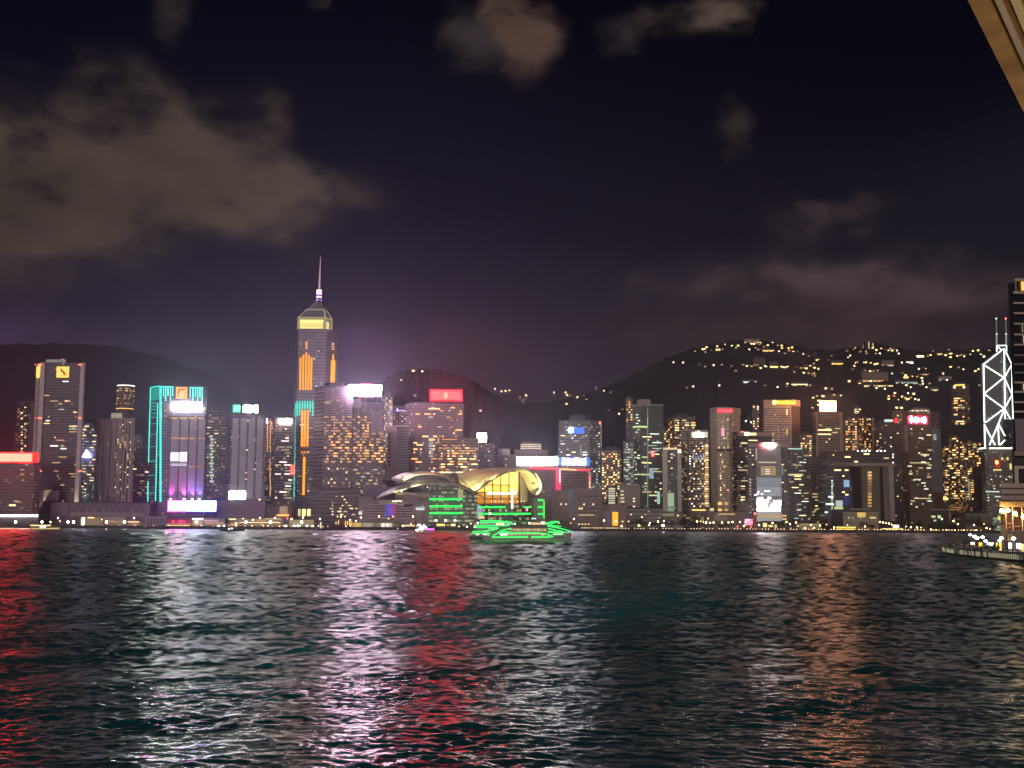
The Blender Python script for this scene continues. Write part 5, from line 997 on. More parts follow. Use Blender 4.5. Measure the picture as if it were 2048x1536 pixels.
# gate-shaped building
g = thing('gate_building', 'huge gate-shaped government block with an open dark portal and a vertical strip of amber windows', 'building', P(1725, 1045, 1500))
def gslab(x0, x1, y0, y1, Y, dep, name, mat, par=g): return slabp(x0, x1, y0, y1, Y, dep, name, mat, par)
gslab(1655, 1796, 903, 928, 1500, 40, 'lintel', facade((.075, .058, .042), (.05, .04, .03), 4.2, 5, seed=134)); gslab(1668, 1790, 926, 932, 1497, 3, 'lintel_edge', pl((.36, .30, .20), .7))
gslab(1655, 1703, 928, 1040, 1500, 40, 'left_leg', facade((.062, .05, .055), (.035, .028, .04), 4.2, 5, seed=135)); gslab(1725, 1762, 932, 1042, 1500, 38, 'right_leg', pl((.17, .145, .075), .7)); gslab(1769, 1780, 932, 1042, 1500, 38, 'right_leg', pl((.20, .17, .095), .7)); gslab(1780, 1790, 928, 1042, 1498, 40, 'end_pier', pl((.37, .33, .25), .7)); gslab(1703, 1770, 932, 1042, 1534, 3, 'back_screen', facade((.10, .08, .05), (.05, .04, .03), 4, 3, p=.04, lit=YEL, ls=.3, seed=136))
for i in range(12): gslab(1736, 1743.5, 943 + i * 6.1, 946.6 + i * 6.1, 1499.2, .7, 'amber_window', em((1, .55, .2), (1.1, 1.3, .8, .4, .35, .25, .25, .6, .8, .75, .6, .5)[i]))
for x0, x1, y in ((1690, 1701, 912.5), (1728, 1739, 906.5), (1709, 1716, 922), (1768, 1778, 915), (1669, 1682, 939), (1690, 1697, 939), (1685, 1689, 950.5), (1684.5, 1690, 983), (1691, 1697, 988), (1666, 1668, 909)): gslab(x0, x1, y, y + 2.6, 1499.2, .7, 'lit_window', wY if x0 != 1768 else wYd)
for x in (1716, 1725, 1731.5, 1739, 1755, 1762.5, 1770): gslab(x - 1, x + 1.3, 900.5, 903, 1502, 1.5, 'roof_lamp', em(WHT, 5))
for y in (909, 914.5, 925): gslab(1785, 1787.4, y - 1.2, y + 1.4, 1497.3, .6, 'edge_lamp', wH)
gslab(1688, 1699, 960, 974, 1499, .8, 'blue_screen', em((.35, .62, .95), .75)); gslab(1688, 1699.5, 992, 1010, 1499.2, .6, 'blue_glass', em((.05, .06, .5), .25)); gslab(1672, 1685.5, 1001, 1013, 1499, .8, 'white_screen', em((.7, .74, .72), .75)); gslab(1669, 1686, 1013.5, 1018.5, 1499, .9, 'lit_balcony', em((.85, 1, .35), .7))
gslab(1662, 1698, 927.5, 929.8, 1497, 2.5, 'roof_edge', pl((.5, .45, .35), .6)); gslab(1652, 1668, 953, 955.5, 1496, 3, 'terrace_edge', pl((.45, .4, .28), .6))
for i in range(16):
    y = 960 + i * 4.0; gslab(1663, 1665.8 + (2 if i % 5 == 2 else 0), y, y + 2.5, 1498.6, .9, 'edge_window', wCd if i % 3 else wC)
for y, x0 in ((992, 1657), (1006.5, 1652), (1023, 1650)): gslab(x0, 1667, y, y + 3.2, 1497.8, 1.2, 'lit_window', wC)
gslab(1663, 1686, 1019, 1050, 1470, 16, 'dark_annex', pl((.03, .02, .025), .5)); gslab(1700, 1741, 1017, 1021, 1496, 5, 'canopy_edge', pl((.3, .25, .2), .5))
b = Bld('low_hall', 'long low cream hall with a glowing amber panel in the middle of its roof band', 'building', [1686, 1757], 1430, 1025, pl((.42, .35, .22), .75), 22, ym=1040); b.rect(0, 1715, 1025, 1731, 1034, 'amber_panel', em((1, .62, .15), .8, True), .5); b.rect(0, 1740, 1034, 1752, 1037, 'lit_strip', wYd, .5); b.rect(0, 1690, 1040, 1756, 1041.5, 'ledge', pl((.55, .46, .3), .7), 1.2); b.roof(pl((.5, .44, .3), .7), .2, .6, False)
for x, s_ in ((1696, .6), (1704, .35), (1720, .4)): b.rect(0, x, 1034, x + 3, 1037, 'lit_window', em(COOL, s_), .4)
# silver-ribbed pair
b = Bld('office_tower', 'left silver-ribbed tower with a small pale green and red sign', 'building', [1787, 1806, 1814], [1740, 1725, 1732], 822, facade((.17, .13, .095), (.08, .06, .045), p=.02, lit=YEL, seed=140)); b.rect(1, 1807, 850, 1813.5, 905, 'silver_rib', pl((.36, .37, .38), .4, .3), 1.6); b.windows(0, 1788, 828, 1805, 1030, 5, 7, .07, 4, 1.6, [wY, wYd], 141, cap=8); b.roof(pl((.2, .18, .16), .6), .1, .8, False)
b = Bld('office_tower', 'lower wing of the silver-ribbed pair carrying a lit green-white and red name', 'building', [1768, 1788], 1735, 838, facade((.11, .08, .05), p=.03, lit=YEL, seed=142)); b.rect(0, 1769.5, 839, 1785.5, 843.5, 'lit_letters', em((.75, 1, .8), 1.1), 1.4); b.glyphs(0, [[[(.1, 0), (.65, 0), (1, 1), (.25, 1), (0, .5)]]], 1787, 837, 1799, 845, em((1, .015, .03), 3, True), None, 3.2, 'sign_mark'); b.windows(0, 1770, 848, 1787, 900, 5, 6, .16, 3, 2, [wYd, wY], 143, cap=8); b.roof(DARK, .1, .4, False)
b = Bld('office_tower', 'brown faceted tower with a bright red sign of white characters and a silver flank', 'building', [1808, 1818, 1865, 1884], [1715, 1700, 1702, 1722], 823, facade((.17, .115, .07), (.10, .065, .04), fh=3.8, bw=3.2, p=.012, lit=YEL, seed=144), ym=920)
s = b.rect(1, 1816.5, 832, 1855.5, 847.5, 'red_sign', em((1, .01, .04), 4.5, True), 1.4)
b.glyphs(1, [[[(.5, 0), (1, .5), (.5, 1), (.0, .5)], R_(.38, .86, .62, 1.1)], [ell(.5, .5, .48, .42)], [[(0, .15), (.48, .5), (0, .85)], [(1, .15), (.52, .5), (1, .85)]], [R_(.3, 0, .7, 1), [(.72, .3), (1, .5), (.72, .7)], [(.28, .3), (0, .5), (.28, .7)]]], 1818.5, 833.5, 1853.5, 846, em((1, .9, .95), 14, True), s, 2.0)
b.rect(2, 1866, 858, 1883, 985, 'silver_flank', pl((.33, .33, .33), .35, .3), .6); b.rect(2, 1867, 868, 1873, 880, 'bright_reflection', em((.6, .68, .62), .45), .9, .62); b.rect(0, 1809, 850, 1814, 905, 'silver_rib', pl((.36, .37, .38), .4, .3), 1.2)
for q in ((1842, 908, 1858, 911), (1815.5, 931, 1824, 933.5), (1812 + 6, 946, 1825, 949), (1829, 958, 1842, 960), (1825 - 5, 925, 1860, 926.6), (1828, 996, 1862, 997.6)): b.rect(1, *q, 'lit_floor', wYd if q[3] - q[1] < 2 else em((1, .95, .5), .9), .5)
b.windows(1, 1820, 855, 1864, 1020, 5.4, 6, .08, 3.6, 1.7, [wY, wYd, wC], 145, run=2, cap=24); r = b.roof(pl((.22, .17, .12), .6), .1, .8, True, 6)
for i in range(9): b.rect(1, 1820 + i * 4.4, 820.4, 1822.4 + i * 4.4, 822.4, 'roof_lamp', em((1, .85, .6), 2.2 if i % 2 else 1.0), .3, -.6, r)
# thin tower, cluster, bank tower
b = Bld('apartment_tower', 'very thin tall tower on the slope with a yellow lit crown', 'building', [1905, 1930, 1943], [2320, 2305, 2312], 769, facade((.11, .085, .055), p=.05, lit=AMB, ls=.4, seed=147)); b.rect(0, 1908, 768.5, 1929, 771.5, 'lit_crown', em((1, .72, .12), 1.5), 1); b.rect(0, 1907, 772, 1910, 776, 'crown_lamp', em((1, .85, .5), 4), 1.2); b.rect(0, 1926, 772, 1929.5, 776, 'crown_lamp', em((1, .85, .5), 4), 1.2)
b.windows(0, 1907, 790, 1929, 880, 4.4, 4.6, .38, 3.2, 2.3, [wY, wA, wYd, wW], 148, run=2, cap=50); b.windows(1, 1931, 785, 1942, 870, 4.4, 6, .2, 3, 2, [wY, wYd], 149, cap=14); b.roof(DARK, .1, .5)
R = random.Random(77)
for k, (x0, x1, yt, Y, lb) in enumerate(((1884, 1905, 893, 2050, 'leftmost warm-lit block at the foot of the thin yellow-crowned tower'), (1899, 1921, 872, 2130, 'narrow warm-windowed block just left of the thin yellow-crowned tower'), (1919, 1946, 880, 2080, 'warm-windowed block directly below the thin yellow-crowned tower'), (1944, 1966, 884, 2110, 'warm-windowed block left of the white triangle-braced tower'), (1890, 1932, 922, 1900, 'broad lower block of crowded amber windows right of the silver-flanked tower'), (1930, 1950, 928, 1920, 'lower amber-lit block right of the broad crowded one'), (1884, 1902, 960, 1800, 'low corner block with a glowing yellow lamp at its base'))):
    b = Bld('apartment_block', lb, 'building', [x0, x1], Y, yt, facade((.105 + R.uniform(-.02, .03), .078, .046), p=.10, lit=AMB, ls=.45, seed=150 + k)); b.windows(0, x0 + 1, yt + 3, x1 - 1, 1000, 4.2, 4.6, .40, 3, 2.2, [wA, wY, wW, wYd, wAd], 160 + k, run=2, cap=52); b.roof(DARK, .1, .5, True, 3)
    if k == 6: b.rect(0, 1885, 995, 1896, 1000, 'yellow_lamp', em((1, .72, .2), 2), 1)
    if k == 5: b.rect(0, 1937, 958, 1940, 1000, 'lit_stair', em((.8, .75, .6), .35), .6)
b = Bld('office_block', 'unlit maroon slab left of the grey tower with the red glowing emblem', 'building', [1948, 1970], 1780, 934, pl((.10, .068, .05), .7, var=.4)); b.roof(DARK, .1, .5, False)
# braced tower
bt = thing('braced_tower', 'dark prism tower outlined in white triangular light bracing with twin masts', 'building', P(1998, 1045, 1880))
Yb = 1880
def bp(x, y, o=0): return P(x, y, Yb + (0 if x < 2012 else (x - 2009) * 1.2) - o)
BM = facade((.075, .07, .065), (.05, .047, .045), fh=4, bw=3, p=.01, lit=COOL, seed=158)
Lp, Mp, Rp = P(1968, 900, Yb + 8), P(2009, 900, Yb - 4), P(2027, 900, Yb + 26)
zz = lambda y: P(2000, y, Yb).z
MB().prism([(Lp.x, Lp.y), (Mp.x, Mp.y), (Rp.x, Rp.y), (Lp.x + Rp.x - Mp.x, Rp.y + 20)], GZ, [zz(727), zz(698), zz(728), zz(706)]).build('wall', BM, bt)
WL = em((.93, 1, .90), 3.2, True, name='white_bracing')
def brace(p, q, w=2.3):
    f = lambda c: P(c[0], c[1], (Yb - 7 + abs(2009 - c[0]) * .28 if c[0] <= 2009 else Yb - 7 + (c[0] - 2009) * 1.55))
    MB().tube([f(p), f(q)], w / 2 * Yb / F, 6).build('bracing', WL, bt)
for p, q in (((1967, 728), (1969, 845)), ((1968, 728), (2008, 697)), ((2008.5, 697), (2010, 838)), ((2010, 700), (2023.5, 729)), ((2023.5, 729), (2026, 838)), ((1968, 730), (2008, 755)), ((2008, 755), (1968.5, 787)), ((1968.5, 788), (2008.5, 817)), ((2008.5, 817), (1971, 845)), ((2023, 730), (2009, 755)), ((2009, 756), (2024, 789)), ((2024, 790), (2009.5, 816)), ((2009.5, 818), (2021, 838)), ((2009, 818), (1979, 890)), ((1969, 848), (1970, 893)), ((1970, 852), (1990, 890)), ((1996, 848), (1998, 890)), ((1997, 848), (2010, 872)), ((2010, 880), (2000, 890))): brace(p, q)
MT = pl((.55, .55, .5), .4, name='mast_paint')
for x, x2, ytip, lamp in ((1993.5, 1992.5, 637, em((1, .8, .75), 3)), (2012.5, 2011.5, 637, em((1, .1, .08), 9))):
    m_ = MB().tube([P(x, 703, Yb), P(x - .3, 669, Yb)], 1.2, 6).build('mast', em((.8, .9, .75), .35), bt); MB().tube([P(x - .3, 669, Yb), P(x2, ytip + 2, Yb)], .75, 6).build('mast_tip', em((.7, .72, .7), .2), m_); MB().lathe([(0.3, -1.2), (1.4, 0), (.3, 1.2)], 8, P(x2, ytip, Yb)).build('mast_lamp', lamp, m_); MB().lathe([(.3, -1), (1.6, 0), (.3, 1)], 8, P(x - .3, 668, Yb)).build('mast_lamp', em((1, .8, .55), 2.5), m_)
for p, q in (((1993.5, 691), (2013, 691)), ((1994, 692), (2003, 700)), ((1993.5, 703), (1993.5, 692)), ((2013, 703), (2013, 692))): brace(p, q, 2.0)
b = Bld('office_tower', 'grey gridded tower with a white roof line and a red glowing emblem', 'building', [1963, 1971, 2026], [1720, 1702, 1706], 898, facade((.25, .21, .17), (.13, .11, .09), fh=3.0, bw=2.4, wv=.5, wh=.6, p=.03, lit=COOL, ls=.4, seed=159), ym=960)
b.line(0, [(1959, 897), (1971, 896)], 3, 'roof_light', em((.95, 1, .9), 2.2, True), 1); b.line(1, [(1979, 896.5), (2024, 896.5)], 3, 'roof_light', em((.95, 1, .9), 2.4, True), 1)
b.rect(1, 1989, 919, 2001, 934, 'emblem_backing', em((1, .05, .02), .5), .6); b.glyphs(1, [[ell(.5, .5, .5, .5)]], 1990.5, 921, 1997, 928.5, em((1, .30, .06), 9, True), None, 1.4, 'emblem')
for q in ((1987, 938.5, 2003, 940.8), (1971.5, 982, 1999, 984.6), (1990, 992, 2001, 994.5), (2003, 914.5, 2006, 920), (2014, 914.5, 2017, 920), (2020, 927, 2023, 939)): b.rect(1, *q, 'lit_floor', em((.8, 1, .85), .8) if q[1] > 950 else em((1, .85, .25), 1.2), .5)
b.windows(1, 1974, 950, 2022, 1020, 6, 6, .16, 3, 1.6, [wC, wCd, wYd], 161, cap=14); b.roof(pl((.3, .27, .22), .6), .1, .5, False)
b = Bld('low_building', 'low taupe building with a drum-shaped end behind the dark park trees', 'building', [1918, 1932, 1976], [1500, 1480, 1482], 1026, pl((.23, .19, .135), .8), 30, ym=1040); b.roof(DARK, .1, .5, False)
b = Bld('glass_building', 'small glowing pale green glass building beside the near promenade hotel', 'building', [1986, 2002], 1420, 1033, facade((.3, .36, .26), (.2, .25, .2), 3.2, 3, p=.5, lit=(.75, 1, .75), ls=.4, seed=163), 16, ym=1045); b.rect(0, 1996, 1032, 2001, 1040, 'yellow_panel', em((1, 1, .12), .9), .5); b.roof(DARK, .1, .4, False)
b = Bld('billboard', 'square dark hoarding frame with three pale lights among the park trees', 'billboard', [1861, 1900], 1400, 1019, pl((.05, .038, .032), .6), 4, ym=1035)
b.rect(0, 1861, 1018.6, 1900, 1020.2, 'frame_edge', pl((.4, .35, .3), .6), .6); b.rect(0, 1898.4, 1020.4, 1900, 1046, 'frame_edge', pl((.4, .35, .3), .6), .6)
for q in ((1863, 1031, 1871, 1035.5), (1875.5, 1030.5, 1882, 1036.5), (1867.5, 1039.5, 1872.5, 1042.5)): b.rect(0, *q, 'lit_spot', em((.9, 1, .5), .7), .5)
# ---------------------------------------------------------------- lights on the dark hill
def Z6(x, y): return 1280 + x / 5.389, 660 + y / 5.39
def Z7(x, y): return 1640 + x / 5.389, 660 + y / 5.39
hp = {}
def hill_house(px, py, w, h, mt_, hill=H1):
    """a small house on the slope: dark body, hipped roof, lit window towards the harbour"""
    q = hill.hit(px, py); d = math.hypot(q.x, q.y); sc = d / F; k = (round(w, 1), round(h, 1), mt_.name)
    if k not in hp:
        t = thing('hillside_house', 'tiny house with lit windows among the trees of the dark hillside', 'house', (0, 0, -500), 'lit houses on the hillside')
        W_, H_ = w * sc / 2, h * sc
        MB().box(-W_ - 2, W_ + 2, 0, 9, -7, H_ + 1.5).build('wall', pl((.10, .08, .06), .8), t)
        for o in t.children: pass
        MB().quadbox([(-W_ - 3, -1, H_ + 1.5), (W_ + 3, -1, H_ + 1.5), (W_ + 3, 10, H_ + 1.5), (-W_ - 3, 10, H_ + 1.5), (-W_, 3.5, H_ + 4), (W_, 3.5, H_ + 4), (W_, 5.5, H_ + 4), (-W_, 5.5, H_ + 4)]).build('roof', DARK, t)
        MB().box(-W_, W_, -.6, -.02, 0, H_).build('window', mt_, t)
        for o in t.children: o.data.transform(Matrix.Translation((0, 0, -500 + 500)))
        t.location = (0, 0, 0)
        for o in t.children: o.data.transform(Matrix.Translation((0, 0, -500)))
        hp[k] = t; t['proto'] = 1
    src = hp[k]; loc = (q.x, q.y - 4, q.z - h * sc / 2)
    if src.get('proto'): src.location = loc; del src['proto']; return src
    return dup(src, loc)
hW, hA, hY, hC, hR, hS = em(WARM, 3.2), em(AMB, 3.0), em((1, .68, .22), 4.5), em(COOL, 2.4), em((1, .12, .08), 3.5), em((1, .70, .38), 8)
hD = em(WARM, 1.2)
L6 = [(358, 352, 1), (463, 354, 1), (595, 236, 1), (693, 205, 1), (700, 240, 2), (770, 225, 2), (890, 213, 2), (700, 398, 2), (790, 382, 1), (880, 382, 1), (1032, 193, 4), (1090, 205, 2), (1175, 212, 1), (1240, 197, 2), (1272, 215, 2), (1195, 150, 1), (1225, 150, 1), (1290, 160, 2), (1300, 182, 1), (1330, 185, 2), (1495, 235, 1), (1603, 222, 5), (1650, 237, 3), (1690, 245, 3), (1755, 265, 1), (1815, 287, 2), (1330, 340, 2), (1235, 370, 2), (1315, 380, 1), (1345, 393, 1), (1450, 350, 3), (1535, 403, 1), (1562, 405, 1), (1680, 410, 2), (1705, 405, 2), (1730, 412, 2), (1830, 415, 3), (1875, 410, 3), (1870, 365, 2), (1917, 422, 1), (1660, 455, 2), (1110, 540, 1), (572, 612, 1), (852, 600, 1), (505, 628, 2), (1345, 605, 2), (1478, 618, 1), (1513, 600, 1), (1585, 582, 1), (1575, 615, 2), (1830, 598, 2), (1995, 632, 1), (2020, 632, 2), (1138, 985, 1), (1193, 998, 1), (1865, 735, 3), (1900, 718, 1), (1968, 716, 3), (1850, 845, 3), (1915, 812, 3), (1920, 765, 3), (1560, 255, 2), (1200, 395, 2), (985, 395, 2), (1030, 445, 2), (640, 380, 2)]
L7 = [(297, 300, 1), (320, 278, 1), (430, 237, 2), (490, 237, 1), (497, 255, 2), (652, 205, 3), (715, 213, 2), (790, 210, 2), (597, 258, 2), (640, 255, 1), (843, 257, 1), (470, 355, 1), (525, 350, 1), (585, 372, 3), (665, 345, 3), (345, 383, 2), (365, 390, 1), (440, 460, 2), (485, 427, 1), (570, 447, 2), (615, 440, 2), (685, 457, 2), (875, 353, 1), (1105, 415, 2), (1060, 422, 1), (1130, 425, 1), (885, 470, 2), (1040, 505, 2), (1090, 520, 3), (1097, 552, 1), (540, 553, 3), (1175, 580, 2), (1140, 620, 1), (1320, 472, 1), (1360, 540, 1), (1165, 265, 1), (1213, 232, 2), (1355, 255, 3), (1380, 215, 2), (1392, 258, 6), (1455, 262, 1), (1545, 262, 3), (1640, 230, 3), (1697, 222, 3), (1725, 268, 3), (1760, 290, 6), (1815, 222, 2), (1840, 290, 1), (800, 683, 3), (943, 685, 1), (1003, 690, 3), (735, 720, 3), (790, 715, 5), (735, 745, 3), (830, 757, 3), (935, 750, 3), (980, 715, 1), (1055, 757, 1), (1705, 655, 1), (1720, 632, 1), (1710, 598, 2), (60, 632, 1), (125, 637, 2), (25, 715, 3), (150, 707, 3), (223, 710, 1), (820, 840, 3), (870, 842, 3), (290, 230, 2), (120, 283, 2), (760, 210, 2), (1240, 275, 3), (1500, 280, 2), (930, 345, 1)]
MM = {1: (hS, 2.0, 1.8), 2: (hD, 2.6, 1.8), 3: (hY, 3.4, 2.2), 4: (em((.3, 1, .4), 2), 2.2, 2), 5: (hR, 3, 2), 6: (em(WHT, 8), 3.0, 2.4)}
for pts, Z in ((L6, Z6), (L7, Z7)):
    for x, y, k in pts: m_, w, h = MM[k]; hill_house(*Z(x, y), w, h, m_)
for x, y, k in ((990, 778, 1), (1003, 783, 1), (1040, 795, 2), (1052, 791, 3), (1108, 785, 1), (1131, 785, 3), (1134, 790, 3), (1140, 792, 2), (1155, 795, 3), (1167, 793, 1), (1173, 800, 1), (1192, 776, 2), (1208, 782, 1), (1222, 785, 2), (1228, 784, 1), (1123, 812, 1), (1133, 808, 3), (1218, 822, 2), (1229, 828, 1), (1238, 828, 1), (1245, 820, 2), (1011, 782, 3), (1019, 781, 1), (1047, 800, 2), (1160, 794, 1)): m_, w, h = MM[k]; hill_house(x, y, w, h, m_)
for x, y, k in ((827, 742.5, 3), (845, 743.5, 1), (803, 761, 1), (830, 792, 2), (961, 822, 1), (920, 786, 2)): m_, w, h = MM[k]; hill_house(x, y, w, h, m_, H2)
R = random.Random(91)
for x0, y0, x1, y1, n in ((1395, 701, 1480, 688, 7), (1500, 686, 1600, 701, 10), (1690, 697, 1800, 702, 9), (1830, 712, 1960, 708, 16), (1480, 731, 1640, 737, 12), (1655, 722, 1780, 728, 9), (1700, 741, 1850, 756, 13), (1740, 776, 1850, 770, 9), (1780, 790, 1835, 799, 7), (1850, 728, 1960, 742, 6), (1600, 745, 1700, 762, 6)):
    for i in range(n):
        t_ = R.random(); k = R.choice((2, 3, 3, 1, 3)); m_, w, h = MM[k]; hill_house(x0 + (x1 - x0) * t_ + R.uniform(-3, 3), y0 + (y1 - y0) * t_ + R.gauss(0, 2.2), w, h, m_)
# larger houses and halls on the slope, one of each
def hall_on_hill(px0, px1, py0, py1, mt_, label, bits=0, hill=H1, wall=(.14, .11, .08)):
    q = hill.hit((px0 + px1) / 2, py1); Y = q.y
    a, c = P(px0, py1, Y), P(px1, py1, Y); zt = P(px0, py0, Y).z
    t = thing('hillside_building', label, 'building', (q.x, q.y, q.z))
    MB().box(a.x, c.x, Y, Y + 14, q.z - 12, zt).build('wall', pl(wall, .8), t); MB().box(a.x - 1, c.x + 1, Y - 1, Y + 15, zt, zt + 1.2).build('roof', DARK, t)
    R = random.Random(int(px0)); n = bits or max(2, int((px1 - px0) / 4))
    for i in range(n):
        x = px0 + (px1 - px0) * (i + .5) / n; w = (px1 - px0) / n * .36; u, v = P(x - w, py1 - .6, Y - .5), P(x + w, py1 - .6, Y - .5); z1 = P(x, py1 - .6 - min(2.6, (py1 - py0) * .6), Y).z
        MB().box(u.x, v.x, Y - .5, Y - .02, u.z, z1).build('window', mt_, t)
    return t
def hh(Z, x0, x1, y0, y1): a, b_ = Z(x0, y0); c, d = Z(x1, y1); return a, c, b_, d
hall_on_hill(*hh(Z7, 125, 252, 330, 375), em((1, .62, .12), 2.2), 'gold-lit villa with a row of bright arches high on the ridge')
hall_on_hill(*hh(Z7, 1040, 1122, 262, 295), em((1, .62, .4), 9, True), 'brightest orange-white floodlit house on the right ridge', 3)
hall_on_hill(*hh(Z7, 475, 790, 590, 615), em((1, .8, .35), 1.8), 'long terrace with a slanting string of yellow lamps on the slope', 12, wall=(.08, .06, .045))
hall_on_hill(*hh(Z7, 460, 735, 455, 560), hD, 'wide pale apartment terrace above the string of yellow lamps', 7, wall=(.22, .17, .13))
hall_on_hill(*hh(Z7, 415, 448, 540, 590), em((1, .5, .15), 8, True), 'single glaring orange-lit house at the left end of the pale terrace', 1)
hall_on_hill(*hh(Z7, 815, 1055, 548, 582), em((.8, 1, .85), .8), 'row of pale greenish lit terraces left of the thin towers', 8)
hall_on_hill(*hh(Z7, 900, 955, 500, 520), hY, 'small yellow-lit block above the pale greenish terraces', 2)
hall_on_hill(*hh(Z7, 1240, 1322, 245, 272), em((1, .75, .25), 1.6), 'broad yellow-lit house on the right-hand ridge', 5)
hall_on_hill(*hh(Z7, 715, 845, 740, 762), hY, 'three-bay yellow-lit house above the silver-ribbed towers', 4)
hall_on_hill(*hh(Z7, 1075, 1180, 470, 492), hD, 'dim villa right of the small yellow-lit block', 4)
hall_on_hill(*hh(Z7, 1190, 1278, 615, 660), em((1, .8, .35), 1.4), 'two-tier villa left of the thin yellow-crowned tower', 4)
hall_on_hill(*hh(Z7, 665, 795, 330, 392), em((1, .85, .5), .9), 'long pale flats with a bright lower edge on the upper slope', 8, wall=(.17, .14, .11))
hall_on_hill(*hh(Z7, 925, 1010, 330, 362), em((1, .9, .7), 5), 'house with two bright white lamps on the upper right slope', 2)
hall_on_hill(*hh(Z7, 1280, 1420, 498, 545), em((1, .9, .8), .5), 'curved pale house alone on the dark right slope', 4, wall=(.3, .2, .17))
for x0, x1, y0, y1, lb in ((455, 478, 150, 205, 'leftmost dim slab of the three on the ridge top'), (520, 534, 120, 205, 'middle slab of the ridge top trio with a lit stair'), (565, 580, 135, 205, 'right slab of the ridge top trio with the brightest stair')):
    a = hh(Z7, x0, x1, y0, y1); q = H1.hit(a[0], a[3]); b = Bld('hilltop_tower', lb, 'building', [a[0], a[1]], q.y, a[2], pl((.10, .085, .065), .8), 14, base=q.z - 15)
    b.rect(0, (a[0] + a[1]) / 2 - .8, a[2] + 1, (a[0] + a[1]) / 2 + .9, a[3] - 1, 'lit_stair', em((1, .85, .4), .25 if x0 < 500 else .9), .4); b.roof(DARK, .1, .4, False)
hall_on_hill(*hh(Z6, 1225, 1345, 300, 392), hD, 'stacked dim flats left of the bright yellow house on the middle slope', 5, wall=(.13, .10, .07))
hall_on_hill(*hh(Z6, 1400, 1490, 345, 408), em((1, .75, .22), 3, True), 'bright yellow house at the centre of the middle slope', 4)
hall_on_hill(*hh(Z6, 1630, 1805, 560, 600), em((1, .72, .32), 3.2, True), 'brightest row of orange-white lamps across the lower slope', 10)
hall_on_hill(*hh(Z6, 1105, 1262, 535, 575), em((.75, 1, .85), 2.6), 'long slanting white-lit wall on the lower left slope', 8)
hall_on_hill(*hh(Z6, 1320, 1452, 200, 235), em((1, .66, .2), 1.8), 'long yellow-lit house just under the ridge top', 6)
hall_on_hill(*hh(Z6, 815, 868, 185, 222), em((1, .7, .25), 3), 'bright yellow house near the left end of the ridge', 2)
hall_on_hill(*hh(Z6, 1125, 1295, 95, 145), hD, 'pale lit tower block row on the highest point of the ridge', 5, wall=(.28, .25, .15))
hall_on_hill(*hh(Z6, 1762, 1812, 370, 418), em((1, .85, .3), 2.4), 'small bright yellow block at the right of the middle slope', 2)
hall_on_hill(*hh(Z6, 1890, 1940, 305, 335), em((1, .68, .15), 2.2), 'square amber house right of the small bright yellow block', 1)
hall_on_hill(*hh(Z6, 1265, 1345, 375, 392), em((1, .8, .4), 1.6), 'low house with a row of four yellow windows under the dim flats', 4)

# ---------------------------------------------------------------- trees, lamps and low buildings on the far bank
BARK = pl((.06, .045, .035), .9, name='bark')
def leafmat(c): return pl(c, .7, 0, .7, .6, name='foliage')
def make_tree(seed, rw, h, mat, label):
    R = random.Random(seed); t = thing('broadleaf_tree', label, 'tree', (0, 0, 0), 'trees along the far bank')
    tb = MB(); tb.tube([(0, 0, -.3), (.1, 0, h * .3), (.3, .1, h * .55)], .38, 7, .2)
    for k in range(5):
        a = k * 1.26 + R.uniform(-.3, .3); tb.tube([(.15, 0, h * .32), (math.cos(a) * rw * .35, math.sin(a) * rw * .35, h * .55), (math.cos(a) * rw * .6, math.sin(a) * rw * .6, h * .72)], .16, 5, .06)
    tb.build('trunk', BARK, t)
    cl = [(R.uniform(-.75, .75) * rw, R.uniform(-.6, .6) * rw, h * R.uniform(.48, .86), rw * R.uniform(.28, .5)) for _ in range(11)]
    mb = MB()
    for k in range(900):
        c = R.choice(cl); u = Vector((R.gauss(0, 1), R.gauss(0, 1), R.gauss(0, 1))).normalized() * c[3] * R.uniform(.55, 1.05); p = Vector(c[:3]) + Vector((u.x, u.y, u.z * .75))
        n = Vector((R.gauss(0, 1), R.gauss(0, 1), R.gauss(.4, 1))).normalized(); a = n.orthogonal().normalized() * R.uniform(.3, .6); b_ = n.cross(a).normalized() * R.uniform(.25, .5)
        mb.face([p - a, p + b_, p + a, p - b_])
    mb.build('crown', mat, t); return t
LFM = leafmat((.055, .075, .022))
TR = [make_tree(1, 6.0, 11, LFM, 'x'), make_tree(2, 7.5, 12, LFM, 'x'), make_tree(3, 5.0, 9, leafmat((.05, .05, .02)), 'x')]
tl = [(842, 1.0, 1), (826, .5, 2), (812, .45, 0), (858, .6, 0), (925, .7, 1), (938, .55, 2), (1108, .8, 0), (1128, .7, 1), (1274, 1.0, 1), (1290, .8, 0), (1304, .85, 2), (1316, .8, 0), (1330, .95, 1), (1344, .9, 0), (1362, .95, 1), (1376, .9, 0), (1390, 1.0, 1), (1404, .8, 2), (1420, .7, 0), (1440, .6, 2), (1458, .7, 1), (1548, .75, 0), (1562, .7, 1), (1588, .85, 1), (1602, .7, 0), (1640, .6, 2), (1728, .7, 1), (1744, .6, 0), (1772, .8, 1), (1788, .9, 0), (1806, .9, 1), (1826, .85, 0), (1842, .9, 1), (1860, .75, 2), (1884, .8, 0), (1904, .75, 2), (1948, 1.25, 1), (1966, .9, 0), (1986, .7, 2), (452, .7, 1)]
used = set(); wh = {842: 'largest dark round tree beside the bright small boat', 925: 'dark tree left of the green-neon ferry', 452: 'single dark tree below the mauve podium', 1948: 'broad dome-shaped tree behind the lit promenade tip'}
